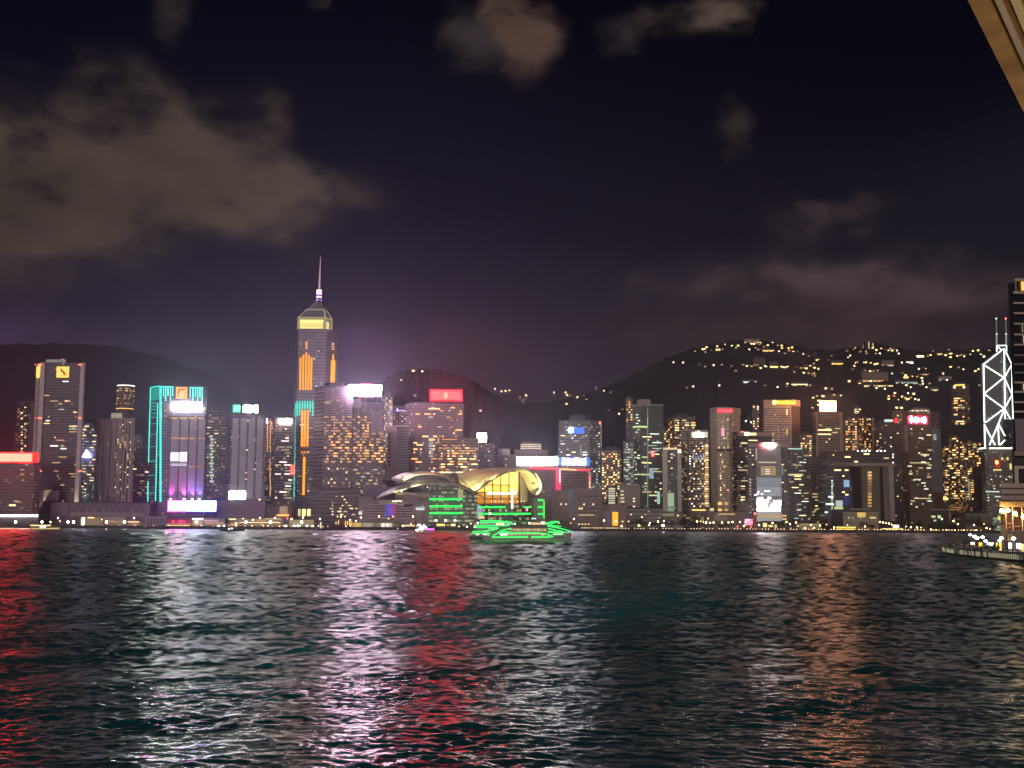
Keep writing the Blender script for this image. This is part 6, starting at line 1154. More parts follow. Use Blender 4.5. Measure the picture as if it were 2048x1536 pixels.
for x, s_, k in tl:
    p = P(x, 1050, 1328 + (x * 7) % 14); lb = wh.get(x, 'leafy dark tree in the row on the bank right of the ferry' if x > 1050 else 'small leafy dark tree on the bank left of the ferry')
    loc = (p.x, p.y, GZ)
    if k not in used: used.add(k); TR[k].location = loc; TR[k]['label'] = lb; TR[k].scale = (s_,) * 3
    else: dup(TR[k], loc, lb, x * .7, s_)
# lamps: short list read off the bank; the brightest really light their surroundings
lp = {}
def bank_lamp(x, y, kind, Y=1312.0):
    key = kind
    if key not in lp:
        c, s_, r, h = LK[kind]; t = thing('street_lamp', LKL[kind], 'street lamp', (0, 0, 0), 'street lamps along the far bank')
        MB().tube([(0, 0, 0), (0, 0, h)], .12, 6, .08).build('pole', METAL, t); MB().tube([(0, 0, h), (0, -.9, h + .25)], .07, 5).build('arm', METAL, t)
        MB().lathe([(.06 * r, -r), (.8 * r, -.6 * r), (r, 0), (.8 * r, .6 * r), (.06 * r, r)], 8, (0, -1.0, h)).build('lamp_head', em(c, s_, s_ > 12, name='lamp_head'), t)
        lp[key] = t; t['proto'] = 1
    c, s_, r, h = LK[kind]; p = P(x, y, Y); loc = (p.x, p.y + 1, p.z - h); src = lp[key]
    if loc[2] < GZ: loc = (p.x, p.y + 1, p.z - h)
    if src.get('proto'): src.location = loc; del src['proto']; return src
    return dup(src, loc)
LK = {'big': ((1, .86, .58), 55, 1.15, 7), 'warm': ((1, .62, .24), 11, .8, 4), 'white': ((1, .95, .85), 14, .95, 4), 'yellow': ((1, .82, .25), 11, .8, 4), 'dim': ((1, .6, .24), 5, .62, 3.5), 'orange': ((1, .5, .08), 30, .95, 4), 'flare': ((1, .97, .9), 60, 1.05, 4), 'red': ((1, .12, .08), 5, .7, 3.5), 'green': ((.6, 1, .3), 4, .8, 3)}
LKL = {'big': 'glaring cream quayside floodlamp on a tall pole along the left bank', 'warm': 'small warm street lamp on the far bank', 'white': 'white round lamp close to the water on the far bank', 'yellow': 'yellow street lamp among the trees of the far bank', 'dim': 'dim orange path lamp on the far bank', 'orange': 'single glaring orange lamp in front of the park trees', 'flare': 'single white lamp of the far bank with the strongest glare, before the park trees', 'red': 'small red marker lamp on the far bank', 'green': 'small yellow-green lamp on the far bank'}
for x in (31, 84, 136, 147, 213, 249, 393, 492, 541, 603): bank_lamp(x, 1044, 'big')
for x, y in ((438, 1052), (448, 1052), (572, 1052), (588, 1052), (596, 1051.5), (614, 1052), (766, 1050), (775, 1050), (872, 1041), (891, 1041), (910, 1041)): bank_lamp(x, y, 'white', 1310)
for x, y in ((626, 1052), (640, 1038), (606, 1035), (583, 1038), (1518, 1050), (1545, 1046), (1580, 1048), (1640, 1051), (1668, 1055), (1721, 1062), (1884, 1038), (1907, 1042), (1916, 1048), (1948, 1050), (1412, 1046), (1488, 1052)): bank_lamp(x, y, 'yellow', 1310)
bank_lamp(1278, 1051, 'orange', 1309); bank_lamp(1326, 1051, 'flare', 1309)
for x, y in ((120, 1042), (101, 1044), (204, 1039), (116, 1036), (268, 1036), (472, 1047), (486, 1037), (520, 1036), (506, 1040), (550, 1036), (675, 1033), (682, 1033), (690, 1033), (758, 1033), (777, 1037), (786, 1033), (826, 1033), (700, 1040), (722, 1035), (712, 1042), (822, 1048), (806, 1052), (834, 1052), (942, 1047), (934, 1054), (950, 1054), (918, 1053), (1148, 1038), (1208, 1041), (1232, 1042), (1245, 1043), (1257, 1043), (1243, 1052), (1284, 1034), (1316, 1043), (1328, 1042), (1356, 1031), (1300, 1046), (1298, 1050), (1416, 1037), (1394, 1043), (1401, 1043), (1413, 1043), (1407, 1044), (1420, 1046), (1427, 1045), (1444, 1045), (1457, 1045), (1465, 1044), (1480, 1044), (1573, 1044), (1592, 1045), (1596, 1052), (1610, 1056), (1571, 1060), (1622, 1050), (1628, 1056), (1653, 1049), (1695, 1050), (1710, 1054), (1730, 1053), (1760, 1044), (1766, 1045), (1772, 1046), (1778, 1047), (1784, 1049), (1812, 1053), (1822, 1054), (1834, 1055), (1842, 1055), (1862, 1059), (1872, 1060), (1910, 1061), (1928, 1061), (1935, 1061), (1952, 1061), (1962, 1061), (1968, 1048), (1973, 1056), (1980, 1058)): bank_lamp(x, y, 'warm' if (int(x) * 7) % 3 else 'dim', 1314)
for x in range(1160, 1960, 8): bank_lamp(x + (x * 5) % 7, 1056.8 + (x - 1170) * .005 + (x * 3 % 4) * .9, 'dim', 1305)
for x in range(6, 700, 11): bank_lamp(x + (x * 3) % 5, 1051.5 + x % 3, 'dim', 1306)
for x, y in ((1475, 1053), (1502, 1054), (700, 1049), (575, 1037)): bank_lamp(x, y, 'red', 1308)
for x, y in ((1825, 1062), (1878, 1061), (1893, 1060)): bank_lamp(x, y, 'green', 1306)
# low buildings along the bank
def low(name, label, cat, x0, x1, y0, y1, col, Y=1330, dep=14, extra=(), roofc=None):
    b = Bld(name, label, cat, [x0, x1], Y, y0, col if not isinstance(col, tuple) else pl(col, .8), dep, ym=1045); b.roof(roofc or DARK, .5, .5, False)
    for q, n, m_ in extra: b.rect(0, *q, n, m_, .5)
    return b
low('market_shed', 'long shed with a pale yellow lit wall behind the glaring bulb string, far left', 'shed', -40, 78, 1033, 1054, (.55, .46, .28), 1335, 14, [((-40, 1034, 76, 1052), 'lit_wall', em((1, .78, .32), .26))])
b = low('light_string', 'glaring string of white bulbs along the eave of the far left shed', 'lights', -40, 78, 1030.5, 1032, DARK, 1327, .5)
for i in range(20): b.rect(0, -36 + i * 5.6, 1029.8, -32.5 + i * 5.6, 1032.6, 'bulb', em((1, .95, .8), 16, True), 1.0)
low('quay_building', 'cream quayside block with a bright white corner strip, centre of the left bank', 'building', 160, 205, 1033, 1052, (.48, .40, .28), 1340, 14, [((164, 1035, 168, 1050), 'white_strip', em((1, .97, .9), 5)), ((176, 1034.5, 188, 1036), 'eave_light', em(WARM, 3))])
low('quay_building', 'second cream quayside block right of the white-striped one', 'building', 207, 250, 1032, 1052, (.42, .35, .27), 1342, 14, [((212, 1043, 246, 1044), 'ledge_light', wWd)])
low('quay_building', 'dim shed with dashed light rows near the left bank pier', 'building', 252, 284, 1041, 1053, (.3, .25, .2), 1335, 12, [((256, 1043, 278, 1044.5), 'light_row', wW), ((258, 1048, 276, 1049), 'light_row', wWd)])
low('pier_building', 'grey gabled pier house with tall dark openings', 'building', 290, 332, 1034, 1053, (.33, .28, .30), 1330, 14, [((x, 1038, x + 2.4, 1050), 'opening', pl((.10, .08, .09), .6)) for x in range(295, 330, 6)], pl((.5, .42, .44), .7))
b = low('restaurant_pier', 'two-storey pier restaurant glowing red above and amber below', 'building', 331, 384, 1036, 1055, (.30, .05, .10), 1316, 14, [((333, 1050, 380, 1055), 'amber_window', em((1, .62, .18), 1.3)), ((333, 1047.6, 382, 1048.6), 'eave_light', em((1, .6, .4), .9))])
for x, s_ in ((337, .25), (346, 1.0), (354, .5), (361, 1.2), (368, .8), (376, .3)): b.rect(0, x - 3, 1039.5, x + 3, 1046.5, 'red_window', em((1, .04, .16), s_), .5)
b = low('terminal_building', 'lit glass ferry terminal under a pink-washed roof, right of the red restaurant', 'building', 384, 450, 1035, 1053, (.34, .27, .3), 1322, 14, [((384, 1036.5, 406, 1039.5), 'lit_band', em((1, .93, .75), 2.2)), ((408, 1040, 436, 1042.5), 'lit_band', em((1, .6, .85), .7)), ((386, 1041, 402, 1051), 'lit_hall', em((1, .72, .35), .5)), ((410, 1045, 446, 1047), 'lit_band', wWd)])
b = low('ferry_pier', 'long two-deck ferry pier with warm strip lights below the mauve podium', 'building', 456, 566, 1036, 1053, (.34, .27, .2), 1326, 14, [((458, 1037.5, 472, 1039), 'strip_light', wY), ((478, 1044.4, 560, 1045.6), 'strip_light', em((1, .78, .42), 1.6)), ((512, 1040, 532, 1041), 'strip_light', wWd), ((530, 1036.8, 562, 1038.2), 'strip_light', wYd), ((462, 1047, 476, 1051), 'lit_room', wWd), ((520, 1048, 528, 1051), 'lit_room', wWd)])
low('kiosk_building', 'rounded cream ticket hall under the lamp beside the spired tower foot', 'building', 578, 628, 1039, 1052, (.5, .42, .28), 1328, 12, [((582, 1041, 600, 1048), 'lit_wall', em((1, .78, .4), .35))])
b = low('lit_fence', 'long pale yellow floodlit mesh fence at the foot of the exhibition hall', 'fence', 704, 798, 1044.5, 1058, (.5, .47, .26), 1316, .6, [((706, 1046, 722, 1056), 'amber_glow', em((1, .62, .15), .7)), ((726, 1046, 744, 1055), 'lit_panel', em((.9, .9, .5), .35)), ((762, 1046, 784, 1055), 'lit_panel', em((1, 1, .75), .55))])
for x in range(786, 800, 3): b.rect(0, x, 1045, x + .7, 1057, 'fence_post', pl((.2, .18, .1), .7), .8)
low('promenade_cafe', 'low lit cafe with small yellow windows under three white lamps', 'cafe', 868, 914, 1046, 1054, (.2, .15, .1), 1322, 8, [((873, 1047.5, 890, 1052), 'lit_window', em((1, .72, .2), 1.4)), ((902, 1047.5, 911, 1052), 'lit_window', em((1, .8, .35), 1.5)), ((892, 1049, 900, 1051), 'lit_window', wWd)])
low('promenade_cafe', 'low lit cafe with orange-white windows left of the bright small boat', 'cafe', 800, 832, 1048, 1055, (.2, .14, .1), 1322, 8, [((803, 1049.5, 829, 1052.5), 'lit_window', em((1, .66, .35), 1.2))])
low('harbour_gate', 'cluster of amber-lit gate frames at the foot of the brown podium', 'gate', 668, 704, 1036, 1056, (.12, .08, .06), 1325, 8, [((x, 1040 + (x % 4), x + 1.8, 1050), 'lit_frame', em((1, .6, .2), 1.3)) for x in (671, 676, 690, 694, 698, 702)])
low('landing_wall', 'long promenade wall glowing amber along its ledge right of the ferry', 'wall', 1160, 1250, 1054.5, 1060, (.35, .27, .17), 1306, 1.0, [((1163, 1055, 1248, 1057), 'ledge_light', em((1, .72, .32), .6))])
b = low('market_stall_row', 'amber-lit stall row with a bright yellow eave before the cream hall', 'stall', 1671, 1714, 1053, 1061, (.3, .2, .06), 1310, 6, [((1673, 1053.6, 1712, 1055.4), 'eave_light', em((1, .72, .15), 1.8)), ((1675, 1057, 1711, 1060), 'stall_light', em((1, .68, .05), 1.1))])
b = low('market_stall_row', 'longer yellow-lit stall row right of the amber-lit one', 'stall', 1760, 1812, 1056, 1063, (.25, .18, .1), 1310, 6, [((1764, 1057, 1806, 1058.6), 'eave_light', em((1, .85, .3), 1.6)), ((1770, 1060, 1782, 1062), 'stall_light', em((1, .6, .1), 1.1)), ((1788, 1060, 1806, 1062.5), 'stall_light', em((1, .6, .3), .5))])
b = low('lit_tent', 'white glaring tent front between the two stall rows', 'tent', 1784, 1800, 1049, 1058, (.5, .42, .36), 1312, 6, [((1787, 1050.5, 1797, 1056), 'lit_panel', em((1, .92, .9), 6, True))])
low('pavilion', 'low arched pale pavilion in front of the dark green-roofed glass tower', 'pavilion', 1598, 1642, 1046.5, 1053, (.4, .34, .2), 1322, 10, [((1602, 1048, 1638, 1050), 'lit_edge', em((1, .85, .5), .35))])
low('garden_block', 'dark planted block with yellow lit corners before the media wall', 'building', 1524, 1562, 1043, 1058, (.06, .045, .03), 1320, 10, [((1526, 1046, 1534, 1054), 'lit_window', em((1, .82, .3), 1.2)), ((1537, 1050, 1546, 1054), 'lit_window', em((1, .8, .3), 1.1)), ((1549, 1049, 1554, 1056), 'lit_window', em((1, .8, .4), .7))])
# ---------------------------------------------------------------- boats
WHITE = pl((.55, .53, .48), .4, name='white_hull'); HULLB = pl((.02, .018, .02), .5, name='dark_hull')
def hull(xs0, xs1, ywl, ytop0, ytop1, Y, beam, name, mat, par, rake=0.0, n=12, bowright=True):
    """a boat hull between two photo columns at distance Y; sharp bow, squarer stern, sheer line rising to the bow"""
    A, B = P(xs0, ywl, Y), P(xs1, ywl, Y); mb = MB(); rows = []
    for lev in range(4):
        w = lev / 3; row = []
        for i in range(n + 1):
            u = i / n; uu = u if bowright else 1 - u
            hw = beam / 2 * min(1, (1 - uu) * 3.2) ** .6 * (.82 + .18 * w) * (1 if uu > .06 else .9)
            x = A.x + (B.x - A.x) * u + (rake * w * max(0, uu - .75) * 4 * (1 if bowright else -1)); yt = ytop0 + (ytop1 - ytop0) * u * u if bowright else ytop0 + (ytop1 - ytop0) * u
            z = -.6 + (P(0, yt, Y).z * 0 + P(1024, yt, Y).z - P(1024, ywl, Y).z + .6) * w; row.append((x, hw, z))
        rows.append(row)
    fr = [[(x, Y - hw, z) for x, hw, z in r] for r in rows]; bk = [[(x, Y + hw, z) for x, hw, z in r] for r in rows]
    mb.grid(fr); mb.grid([list(reversed(r)) for r in bk]); mb.face([fr[3][i] for i in range(n + 1)] + [bk[3][i] for i in reversed(range(n + 1))])
    mb.face([fr[l][0] for l in range(4)] + [bk[l][0] for l in reversed(range(4))])
    return mb.build(name, mat, par)
def deckbox(x0, x1, y0, y1, Y, half, name, mat, par, slant=(0, 0)):
    """deckhouse box; slant shifts the top front corners in photo pixels"""
    p = [P(x0, y1, Y), P(x1, y1, Y)]; q = [P(x0 + slant[0], y0, Y), P(x1 + slant[1], y0, Y)]
    f = lambda v, s_: (v.x, Y + s_ * half, v.z)
    return MB().quadbox([f(p[0], -1), f(p[1], -1), f(p[1], 1), f(p[0], 1), f(q[0], -1), f(q[1], -1), f(q[1], 1), f(q[0], 1)]).build(name, mat, par)
# the neon ferry
YF = 598.0; fz = lambda x, y: (925 + x / 8.533, 1000 + y / 8.533)
fer = thing('harbour_ferry', 'three-deck white harbour ferry outlined in bright green neon curves', 'ferry', P(1040, 1080.5, YF))
hl = hull(941, 1140, 1080.8, 1072.5, 1064.5, YF, 10, 'hull', pl((.42, .40, .33), .45), fer, .8, 20)
deckbox(941, 966, 1072.6, 1081.2, YF - .15, 4.75, 'stern_opening', HULLB, fer)
d1 = deckbox(946, 1128, 1064.5, 1073.5, YF, 4.6, 'main_deck', pl((.22, .21, .16), .5), fer, (3, -5)); d2 = deckbox(950, 1112, 1054.5, 1064.5, YF, 4.4, 'middle_deck', pl((.16, .15, .12), .5), fer, (4, -6)); deckbox(957, 1030, 1044, 1054.5, YF, 4.2, 'top_deck', pl((.13, .12, .10), .5), fer, (2, -6)); deckbox(954, 1034, 1042.2, 1043.9, YF, 4.7, 'top_roof', pl((.4, .38, .32), .5), fer)
dk = deckbox(1023, 1098, 1050.5, 1054.4, YF, 4.5, 'dark_roof', pl((.09, .07, .055), .6), fer); wh_ = deckbox(1056, 1096, 1043, 1050.5, YF, 3.0, 'wheelhouse', pl((.4, .3, .2), .5), fer, (7, -3)); MB().tube([P(1077, 1043, YF), P(1077, 1036, YF)], .12, 6).build('mast', METAL, fer)
def fwin(x0, x1, y0, y1, m_, par, half=4.6, name='window'):
    a, c = P(x0, y1, YF - half), P(x1, y0, YF - half); return MB().box(a.x, c.x, YF - half - .12, YF - half - .01, a.z, c.z).build(name, m_, par)
for i in range(11): fwin(1020 + i * 6.7, 1025.6 + i * 6.7, 1057, 1062.5, em((1, .74, .36), .42 + .10 * (i % 3)), d2, 4.42)
for i in range(10): fwin(1014 + i * 7.6, 1020 + i * 7.6, 1067.3, 1071.5, em((1, .82, .4), .5 + .12 * (i % 2)), d1, 4.62)
fwin(1000, 1015, 1066.5, 1072, em((.8, 1, .75), 1.1), d1, 4.64); fwin(1106, 1126, 1066, 1070, em((.5, 1, .5), .9), d1, 4.7); fwin(992, 1009, 1045.5, 1050.5, em((1, .85, .45), 1.0), fer, 4.3); fwin(960, 977, 1045.6, 1049, em((.4, .8, .3), .5), fer, 4.3); fwin(954, 957, 1044.5, 1048, em((1, 1, .85), 4), fer, 4.5, 'lamp'); fwin(1029, 1031.5, 1046.5, 1048.5, em((1, 1, .9), 4), fer, 4.5, 'lamp'); fwin(1057.5, 1060, 1045, 1048, em((1, .95, .8), 6), wh_, 3.2, 'lamp'); fwin(1062, 1080, 1045.5, 1049, em((1, .65, .3), 1.0), wh_, 3.2); fwin(1082, 1090, 1043.8, 1048, em((1, .8, .6), 3), wh_, 3.2); fwin(952, 958, 1067.5, 1070, em((.9, 1, .7), 1.6), d1, 4.66, 'lamp'); fwin(966, 974, 1066.5, 1070, em((.9, 1, .7), 1.6), d1, 4.66, 'lamp'); fwin(976, 990, 1055.5, 1059, em((.4, 1, .5), .6), d2, 4.45); fwin(952, 972, 1057, 1062, pl((.08, .1, .08), .3), d2, 4.45)
NF = em((.015, 1, .11), 4.5, True, name='green_neon')
for pts in ([(510, 626), (545, 596), (590, 570), (780, 562), (1060, 560), (1330, 566), (1420, 580), (1545, 622), (1480, 632), (1175, 632)], [(505, 636), (800, 635), (1115, 632)], [(610, 552), (680, 520), (800, 490), (830, 482)], [(612, 556), (700, 550), (810, 548)], [(200, 442), (500, 438), (760, 436), (805, 420), (790, 400), (735, 375), (660, 356), (480, 350), (300, 354)], [(868, 405), (800, 375), (740, 357)], [(300, 384), (640, 380), (700, 386)], [(185, 470), (400, 468), (600, 470), (612, 480), (560, 504), (430, 528), (300, 538), (168, 542)], [(158, 571), (320, 568), (465, 567), (462, 580), (432, 604)], [(1430, 412), (1500, 388), (1640, 368)], [(1440, 395), (1520, 372), (1600, 362)], [(1475, 420), (1540, 398), (1650, 372)], [(1450, 440), (1600, 470), (1740, 502), (1858, 542)], [(1470, 425), (1560, 440), (1680, 452)], [(1460, 488), (1560, 510), (1700, 534)], [(1455, 545), (1570, 545), (1690, 544)], [(1555, 572), (1650, 568), (1735, 552)]):
    MB().tube([P(*fz(x, y), YF - 4.95) for x, y in pts], .11, 6).build('neon_tube', NF, fer)
MB().tube([P(*fz(x, y), YF - 5.1) for x, y in ((180, 694), (800, 694), (1300, 694), (1720, 697))], .10, 5).build('rub_rail', em((.5, .7, .35), .45), fer)
for i in range(24): fwin(951 + i * 3.4, 953.6 + i * 3.4, 1046, 1050, pl((.02, .02, .02), .2), fer, 4.22)
for h in (1053.2, 1063.3): MB().tube([P(952, h, YF - 4.72), P(1108, h, YF - 4.72)], .05, 5).build('rail', pl((.5, .48, .4), .5), fer)
for i in range(9):
    p = P(1026 + i * 3.6, 1050.4, YF - 2); MB().tube([(p.x, p.y, p.z), (p.x, p.y, p.z + .9)], .05, 5).build('rail_post', pl((.5, .48, .4), .5), fer)
# small boats along the far bank
def small_boat(name, label, x0, x1, ywl, Y, hmat, parts, beam=4, sheer=3.5, bowright=True):
    t = thing(name, label, 'boat', P((x0 + x1) / 2, ywl, Y)); hull(x0, x1, ywl, ywl - sheer, ywl - sheer - .8, Y, beam, 'hull', hmat, t, .3, 10, bowright)
    for n_, q, half, m_ in parts: deckbox(*q, Y, half, n_, m_, t)
    return t
small_boat('water_taxi', 'small yellow-lit boat hugging the far left bank', 61, 119, 1060.5, 1180, pl((.5, .42, .15), .5), [('cabin', (64, 100, 1051, 1057), 2, pl((.5, .4, .2), .6)), ('eave_light', (62, 100, 1050, 1051), 2.2, em((1, .85, .3), 2.5)), ('rail_light', (64, 118, 1057, 1057.8), 2.15, em((1, .85, .3), 1.4)), ('deck_lamp', (82, 92, 1052.5, 1054.5), 2.3, em((1, .97, .9), 9, True)), ('bow_lamp', (64, 67, 1058.5, 1061), 2.3, em((.6, .8, 1), 3))])
small_boat('barge', 'low dark barge with one lit cabin in front of the long ferry pier', 440, 489, 1064, 1060, pl((.10, .05, .06), .7), [('cabin', (456, 468, 1055.5, 1061), 2.2, pl((.2, .14, .12), .7)), ('cabin_light', (458, 461, 1056.5, 1059), 2.3, em((1, .95, .85), 3)), ('cabin_light', (463, 466.5, 1055.8, 1058), 2.3, em((1, .95, .85), 3)), ('mast', (452.5, 453.5, 1044, 1058), .15, pl((.4, .15, .12), .6))])
small_boat('motor_boat', 'dark moored boat left of the red restaurant pier', 283, 299, 1058.5, 1270, pl((.10, .08, .10), .7), [('cabin', (287, 296, 1049, 1055.5), 1.8, pl((.35, .3, .28), .6)), ('mast', (293.4, 294.2, 1044, 1050), .12, METAL)])
small_boat('motor_boat', 'dark purple moored boat tucked against the red restaurant pier', 316, 338, 1059, 1268, pl((.06, .04, .08), .7), [('cabin', (320, 332, 1050, 1056), 1.8, pl((.1, .07, .12), .6))])
small_boat('cargo_lighter', 'long black lighter lying left of the exhibition hall fence', 637, 690, 1060, 1240, pl((.03, .022, .028), .8), [('cabin', (660, 684, 1049, 1057), 2.5, pl((.07, .05, .055), .8)), ('post', (640, 643, 1044, 1057), .5, em((1, .9, .8), .9)), ('winch', (650, 655, 1050, 1057), .8, pl((.03, .025, .03), .8))])
small_boat('party_boat', 'small brightly lit boat with a magenta light stripe left of the ferry', 830, 868, 1063, 1120, pl((.45, .36, .4), .5), [('cabin', (834, 852, 1051, 1059.5), 2, pl((.6, .5, .5), .5)), ('white_lamp', (840, 847, 1053, 1059), 2.2, em((1, .97, .95), 14, True)), ('white_lamp', (836, 840, 1048.5, 1051), 1.5, em((1, .95, .85), 8)), ('warm_lamp', (832, 837, 1058.5, 1062), 2.2, em((1, .8, .5), 5)), ('pink_lamp', (846, 850, 1049.5, 1052), 1.8, em((1, .6, .8), 4)), ('blue_lamp', (849, 854, 1053, 1056), 2.1, em((.5, .7, 1), 3)), ('magenta_stripe', (852, 868, 1057, 1059.4), 2.15, em((1, .08, .75), 4.5, True))])
small_boat('motor_boat', 'low dark launch by the promenade with a faint lamp at its stern', 794, 806, 1062, 1200, pl((.05, .04, .05), .7), [('cabin', (797, 803, 1056, 1060), 1.5, pl((.08, .07, .08), .6)), ('stern_lamp', (794.5, 796.5, 1056.5, 1058), 1.6, em((.6, .8, .8), 1.5))])

# ---------------------------------------------------------------- the near promenade on the right
PZ = 2.1
shore = [(1889, 1101), (1888, 1104.5), (1892, 1107.5), (1905, 1110), (1925, 1112.8), (1960, 1117), (2000, 1120.8), (2048, 1125), (2110, 1131), (2300, 1150)]
front = [onz(x, y, 0) for x, y in shore]
back_ = [Vector((front[-1].x + 60, front[-1].y + 40, 0)), Vector((220, 420, 0)), Vector((165, 392, 0)), Vector((front[0].x + 3, front[0].y + 12, 0))]
poly = [(p.x, p.y) for p in front] + [(p.x, p.y) for p in back_]
DECK = pl((.22, .17, .16), .8, name='promenade_paving'); o = MB().prism(poly, -2.5, PZ).build('promenade', DECK); tag(o, 'lit waterfront promenade deck jutting into the harbour on the right', kind='structure')
sw = thing('promenade_wall', 'curved sea wall of the near promenade with pale upright fender strips', 'wall', (front[3].x, front[3].y, 0))
def off(i, d):
    t = (front[min(i + 1, len(front) - 1)] - front[max(i - 1, 0)]).normalized(); return front[i] + Vector((t.y, -t.x, 0)) * d
outp = [off(i, .5) for i in range(len(front))]; o1 = [off(i, .03) for i in range(len(front))]
mb = MB(); mb.grid([[(p.x, p.y, .55) for p in outp], [(p.x, p.y, PZ + .25) for p in outp]]); mb.grid([[(p.x, p.y, PZ + .25) for p in outp], [(p.x, p.y, PZ + .25) for p in o1]]); mb.build('wall', pl((.26, .21, .20), .7), sw)
mb = MB(); mb.grid([[(p.x, p.y, -1) for p in o1], [(p.x, p.y, .55) for p in o1]]); mb.build('wall_foot', pl((.02, .018, .016), .8), sw)
def along(pts, step):
    d = 0; out = []; nx = step * .5
    for a, b_ in zip(pts, pts[1:]):
        L = (b_ - a).length; t = (b_ - a) / L
        while nx <= d + L: out.append((a + t * (nx - d), t)); nx += step
        d += L
    return out
FM = em((.85, .76, .45), .34, name='glowing_fender'); R = random.Random(5)  # fenders emit faintly, standing in for lamplight falling on them
for p, t in along(outp, 1.35)[:100]:
    if R.random() < .2: continue
    n = Vector((t.y, -t.x, 0)); lean = t * .28; mb = MB(); a = .26
    q = [p - t * a + n * .12, p + t * a + n * .12, p + t * a + n * .01, p - t * a + n * .01]
    mb.quadbox([(v.x + lean.x, v.y + lean.y, .62) for v in q] + [(v.x, v.y, 1.75) for v in q]).build('fender', FM if R.random() < .85 else pl((.6, .52, .36), .6), sw)
rl = thing('railing', 'low metal railing along the edge of the near promenade', 'railing', (front[3].x, front[3].y, PZ))
for h in (.55, 1.05): MB().tube([(p.x, p.y, PZ + .25 + h) for p in o1], .05, 5).build('rail', METAL, rl)
for p, t in along(o1, 2.6)[:60]: MB().tube([(p.x, p.y, PZ + .2), (p.x, p.y, PZ + 1.32)], .05, 5).build('baluster', METAL, rl)
def spot(x, y): return onz(x, y, PZ)          # a point on the deck
def prom_lamp(x, y, yb, label, s_=30, c=(1, .93, .85)):
    b0 = spot(x, yb); h = P(x, y, b0.y).z - PZ; t = thing('promenade_lamp', label, 'street lamp', b0, 'white lamps on the near promenade')
    MB().tube([b0, b0 + Vector((0, 0, h))], .09, 6, .06).build('pole', METAL, t); MB().lathe([(.05, .3), (.42, .12), (.46, 0), (.3, -.25), (.05, -.32)], 10, b0 + Vector((0, 0, h))).build('lamp_head', em(c, s_ * 2.2, True, name='lamp_head'), t)
for x, y, yb, lb, s_ in ((1950, 1073, 1094, 'leftmost bright lamp of the promenade, one of a close pair', 40), (1955, 1076, 1095, 'second lamp of the close pair on the promenade', 34), (1966, 1074.5, 1096, 'promenade lamp just right of the close pair', 34), (2004, 1076, 1100, 'promenade lamp left of the lit bronze facade', 24), (2028.5, 1077, 1102, 'rightmost promenade lamp under the globe lights', 28), (1941, 1069.5, 1090, 'small lamp left of the close pair near the promenade tip', 8), (1972, 1082, 1099, 'pale blue-topped lamp in the middle of the promenade', 7), (2000.5, 1081.5, 1103, 'pale blue lamp on a yellow lit post', 8)): prom_lamp(x, y, yb, lb, s_, (1, .93, .85) if s_ > 8 else (.6, .85, 1))
def kiosk(x0, x1, y0, yb, label, cw, sw_=4.0, name='kiosk'):
    b0 = spot((x0 + x1) / 2, yb); Y = b0.y; a, c = P(x0, yb, Y), P(x1, yb, Y); zt = P(x0, y0, Y).z; t = thing(name, label, 'kiosk', b0)
    MB().box(a.x, c.x, Y, Y + 2.5, PZ, zt).build('body', pl((.3, .22, .16), .7), t); MB().box(a.x - .3, c.x + .3, Y - .4, Y + 2.8, zt, zt + .25).build('roof', DARK, t)
    n = max(1, int((x1 - x0) / 5)); 
    for i in range(n):
        u = a.x + (c.x - a.x) * (i + .12) / n; v = a.x + (c.x - a.x) * (i + .85) / n; MB().box(u, v, Y - .12, Y - .01, PZ + .5, zt - .25).build('lit_panel', em(cw[i % len(cw)], sw_, sw_ > 3), t)
kiosk(1941, 1953, 1083, 1093, 'white-fronted lit kiosk nearest the promenade tip', [(1, .75, .35), (.9, .9, 1), (1, .97, .95)], 3.6); kiosk(1957, 1965, 1083.5, 1096.5, 'bright yellow lit kiosk under the close pair of lamps', [(1, .62, .04), (1, .85, .08)], 2.0); kiosk(1973, 1988, 1083.5, 1095, 'pinkish-white lit kiosk in the middle of the promenade', [(1, .8, .85), (.85, .85, 1), (1, .95, .95)], 2.8); kiosk(2017, 2031, 1084, 1101, 'glaring white booth left of the orange-lit corner column', [(1, .97, .95), (.95, .9, 1)], 6.5); kiosk(2033, 2043, 1085, 1102, 'second glaring white booth beside the orange column', [(1, .97, 1), (1, .9, .9)], 6.0)
def litpost(x, y0, yb, label, c=(1, .6, .08), s_=2.2, r=.28):
    b0 = spot(x, yb); h = P(x, y0, b0.y).z - PZ; t = thing('lit_post', label, 'post', b0, 'amber light posts on the promenade'); MB().tube([b0, b0 + Vector((0, 0, h))], r, 8).build('light_tube', em(c, s_), t); MB().lathe([(r * 1.4, 0), (r * 1.4, .3)], 8, b0).build('foot', METAL, t)
for x, y0, yb, lb in ((1994, 1085, 1095, 'short amber light post left of the blue-topped lamp'), (2001, 1086, 1103, 'tall amber light post under the pale blue lamp'), (2046, 1088, 1105, 'amber light post at the right edge of the photo'), (2012, 1087, 1094, 'small yellow-green glowing post behind the tall amber one')): litpost(x, y0, yb, lb)
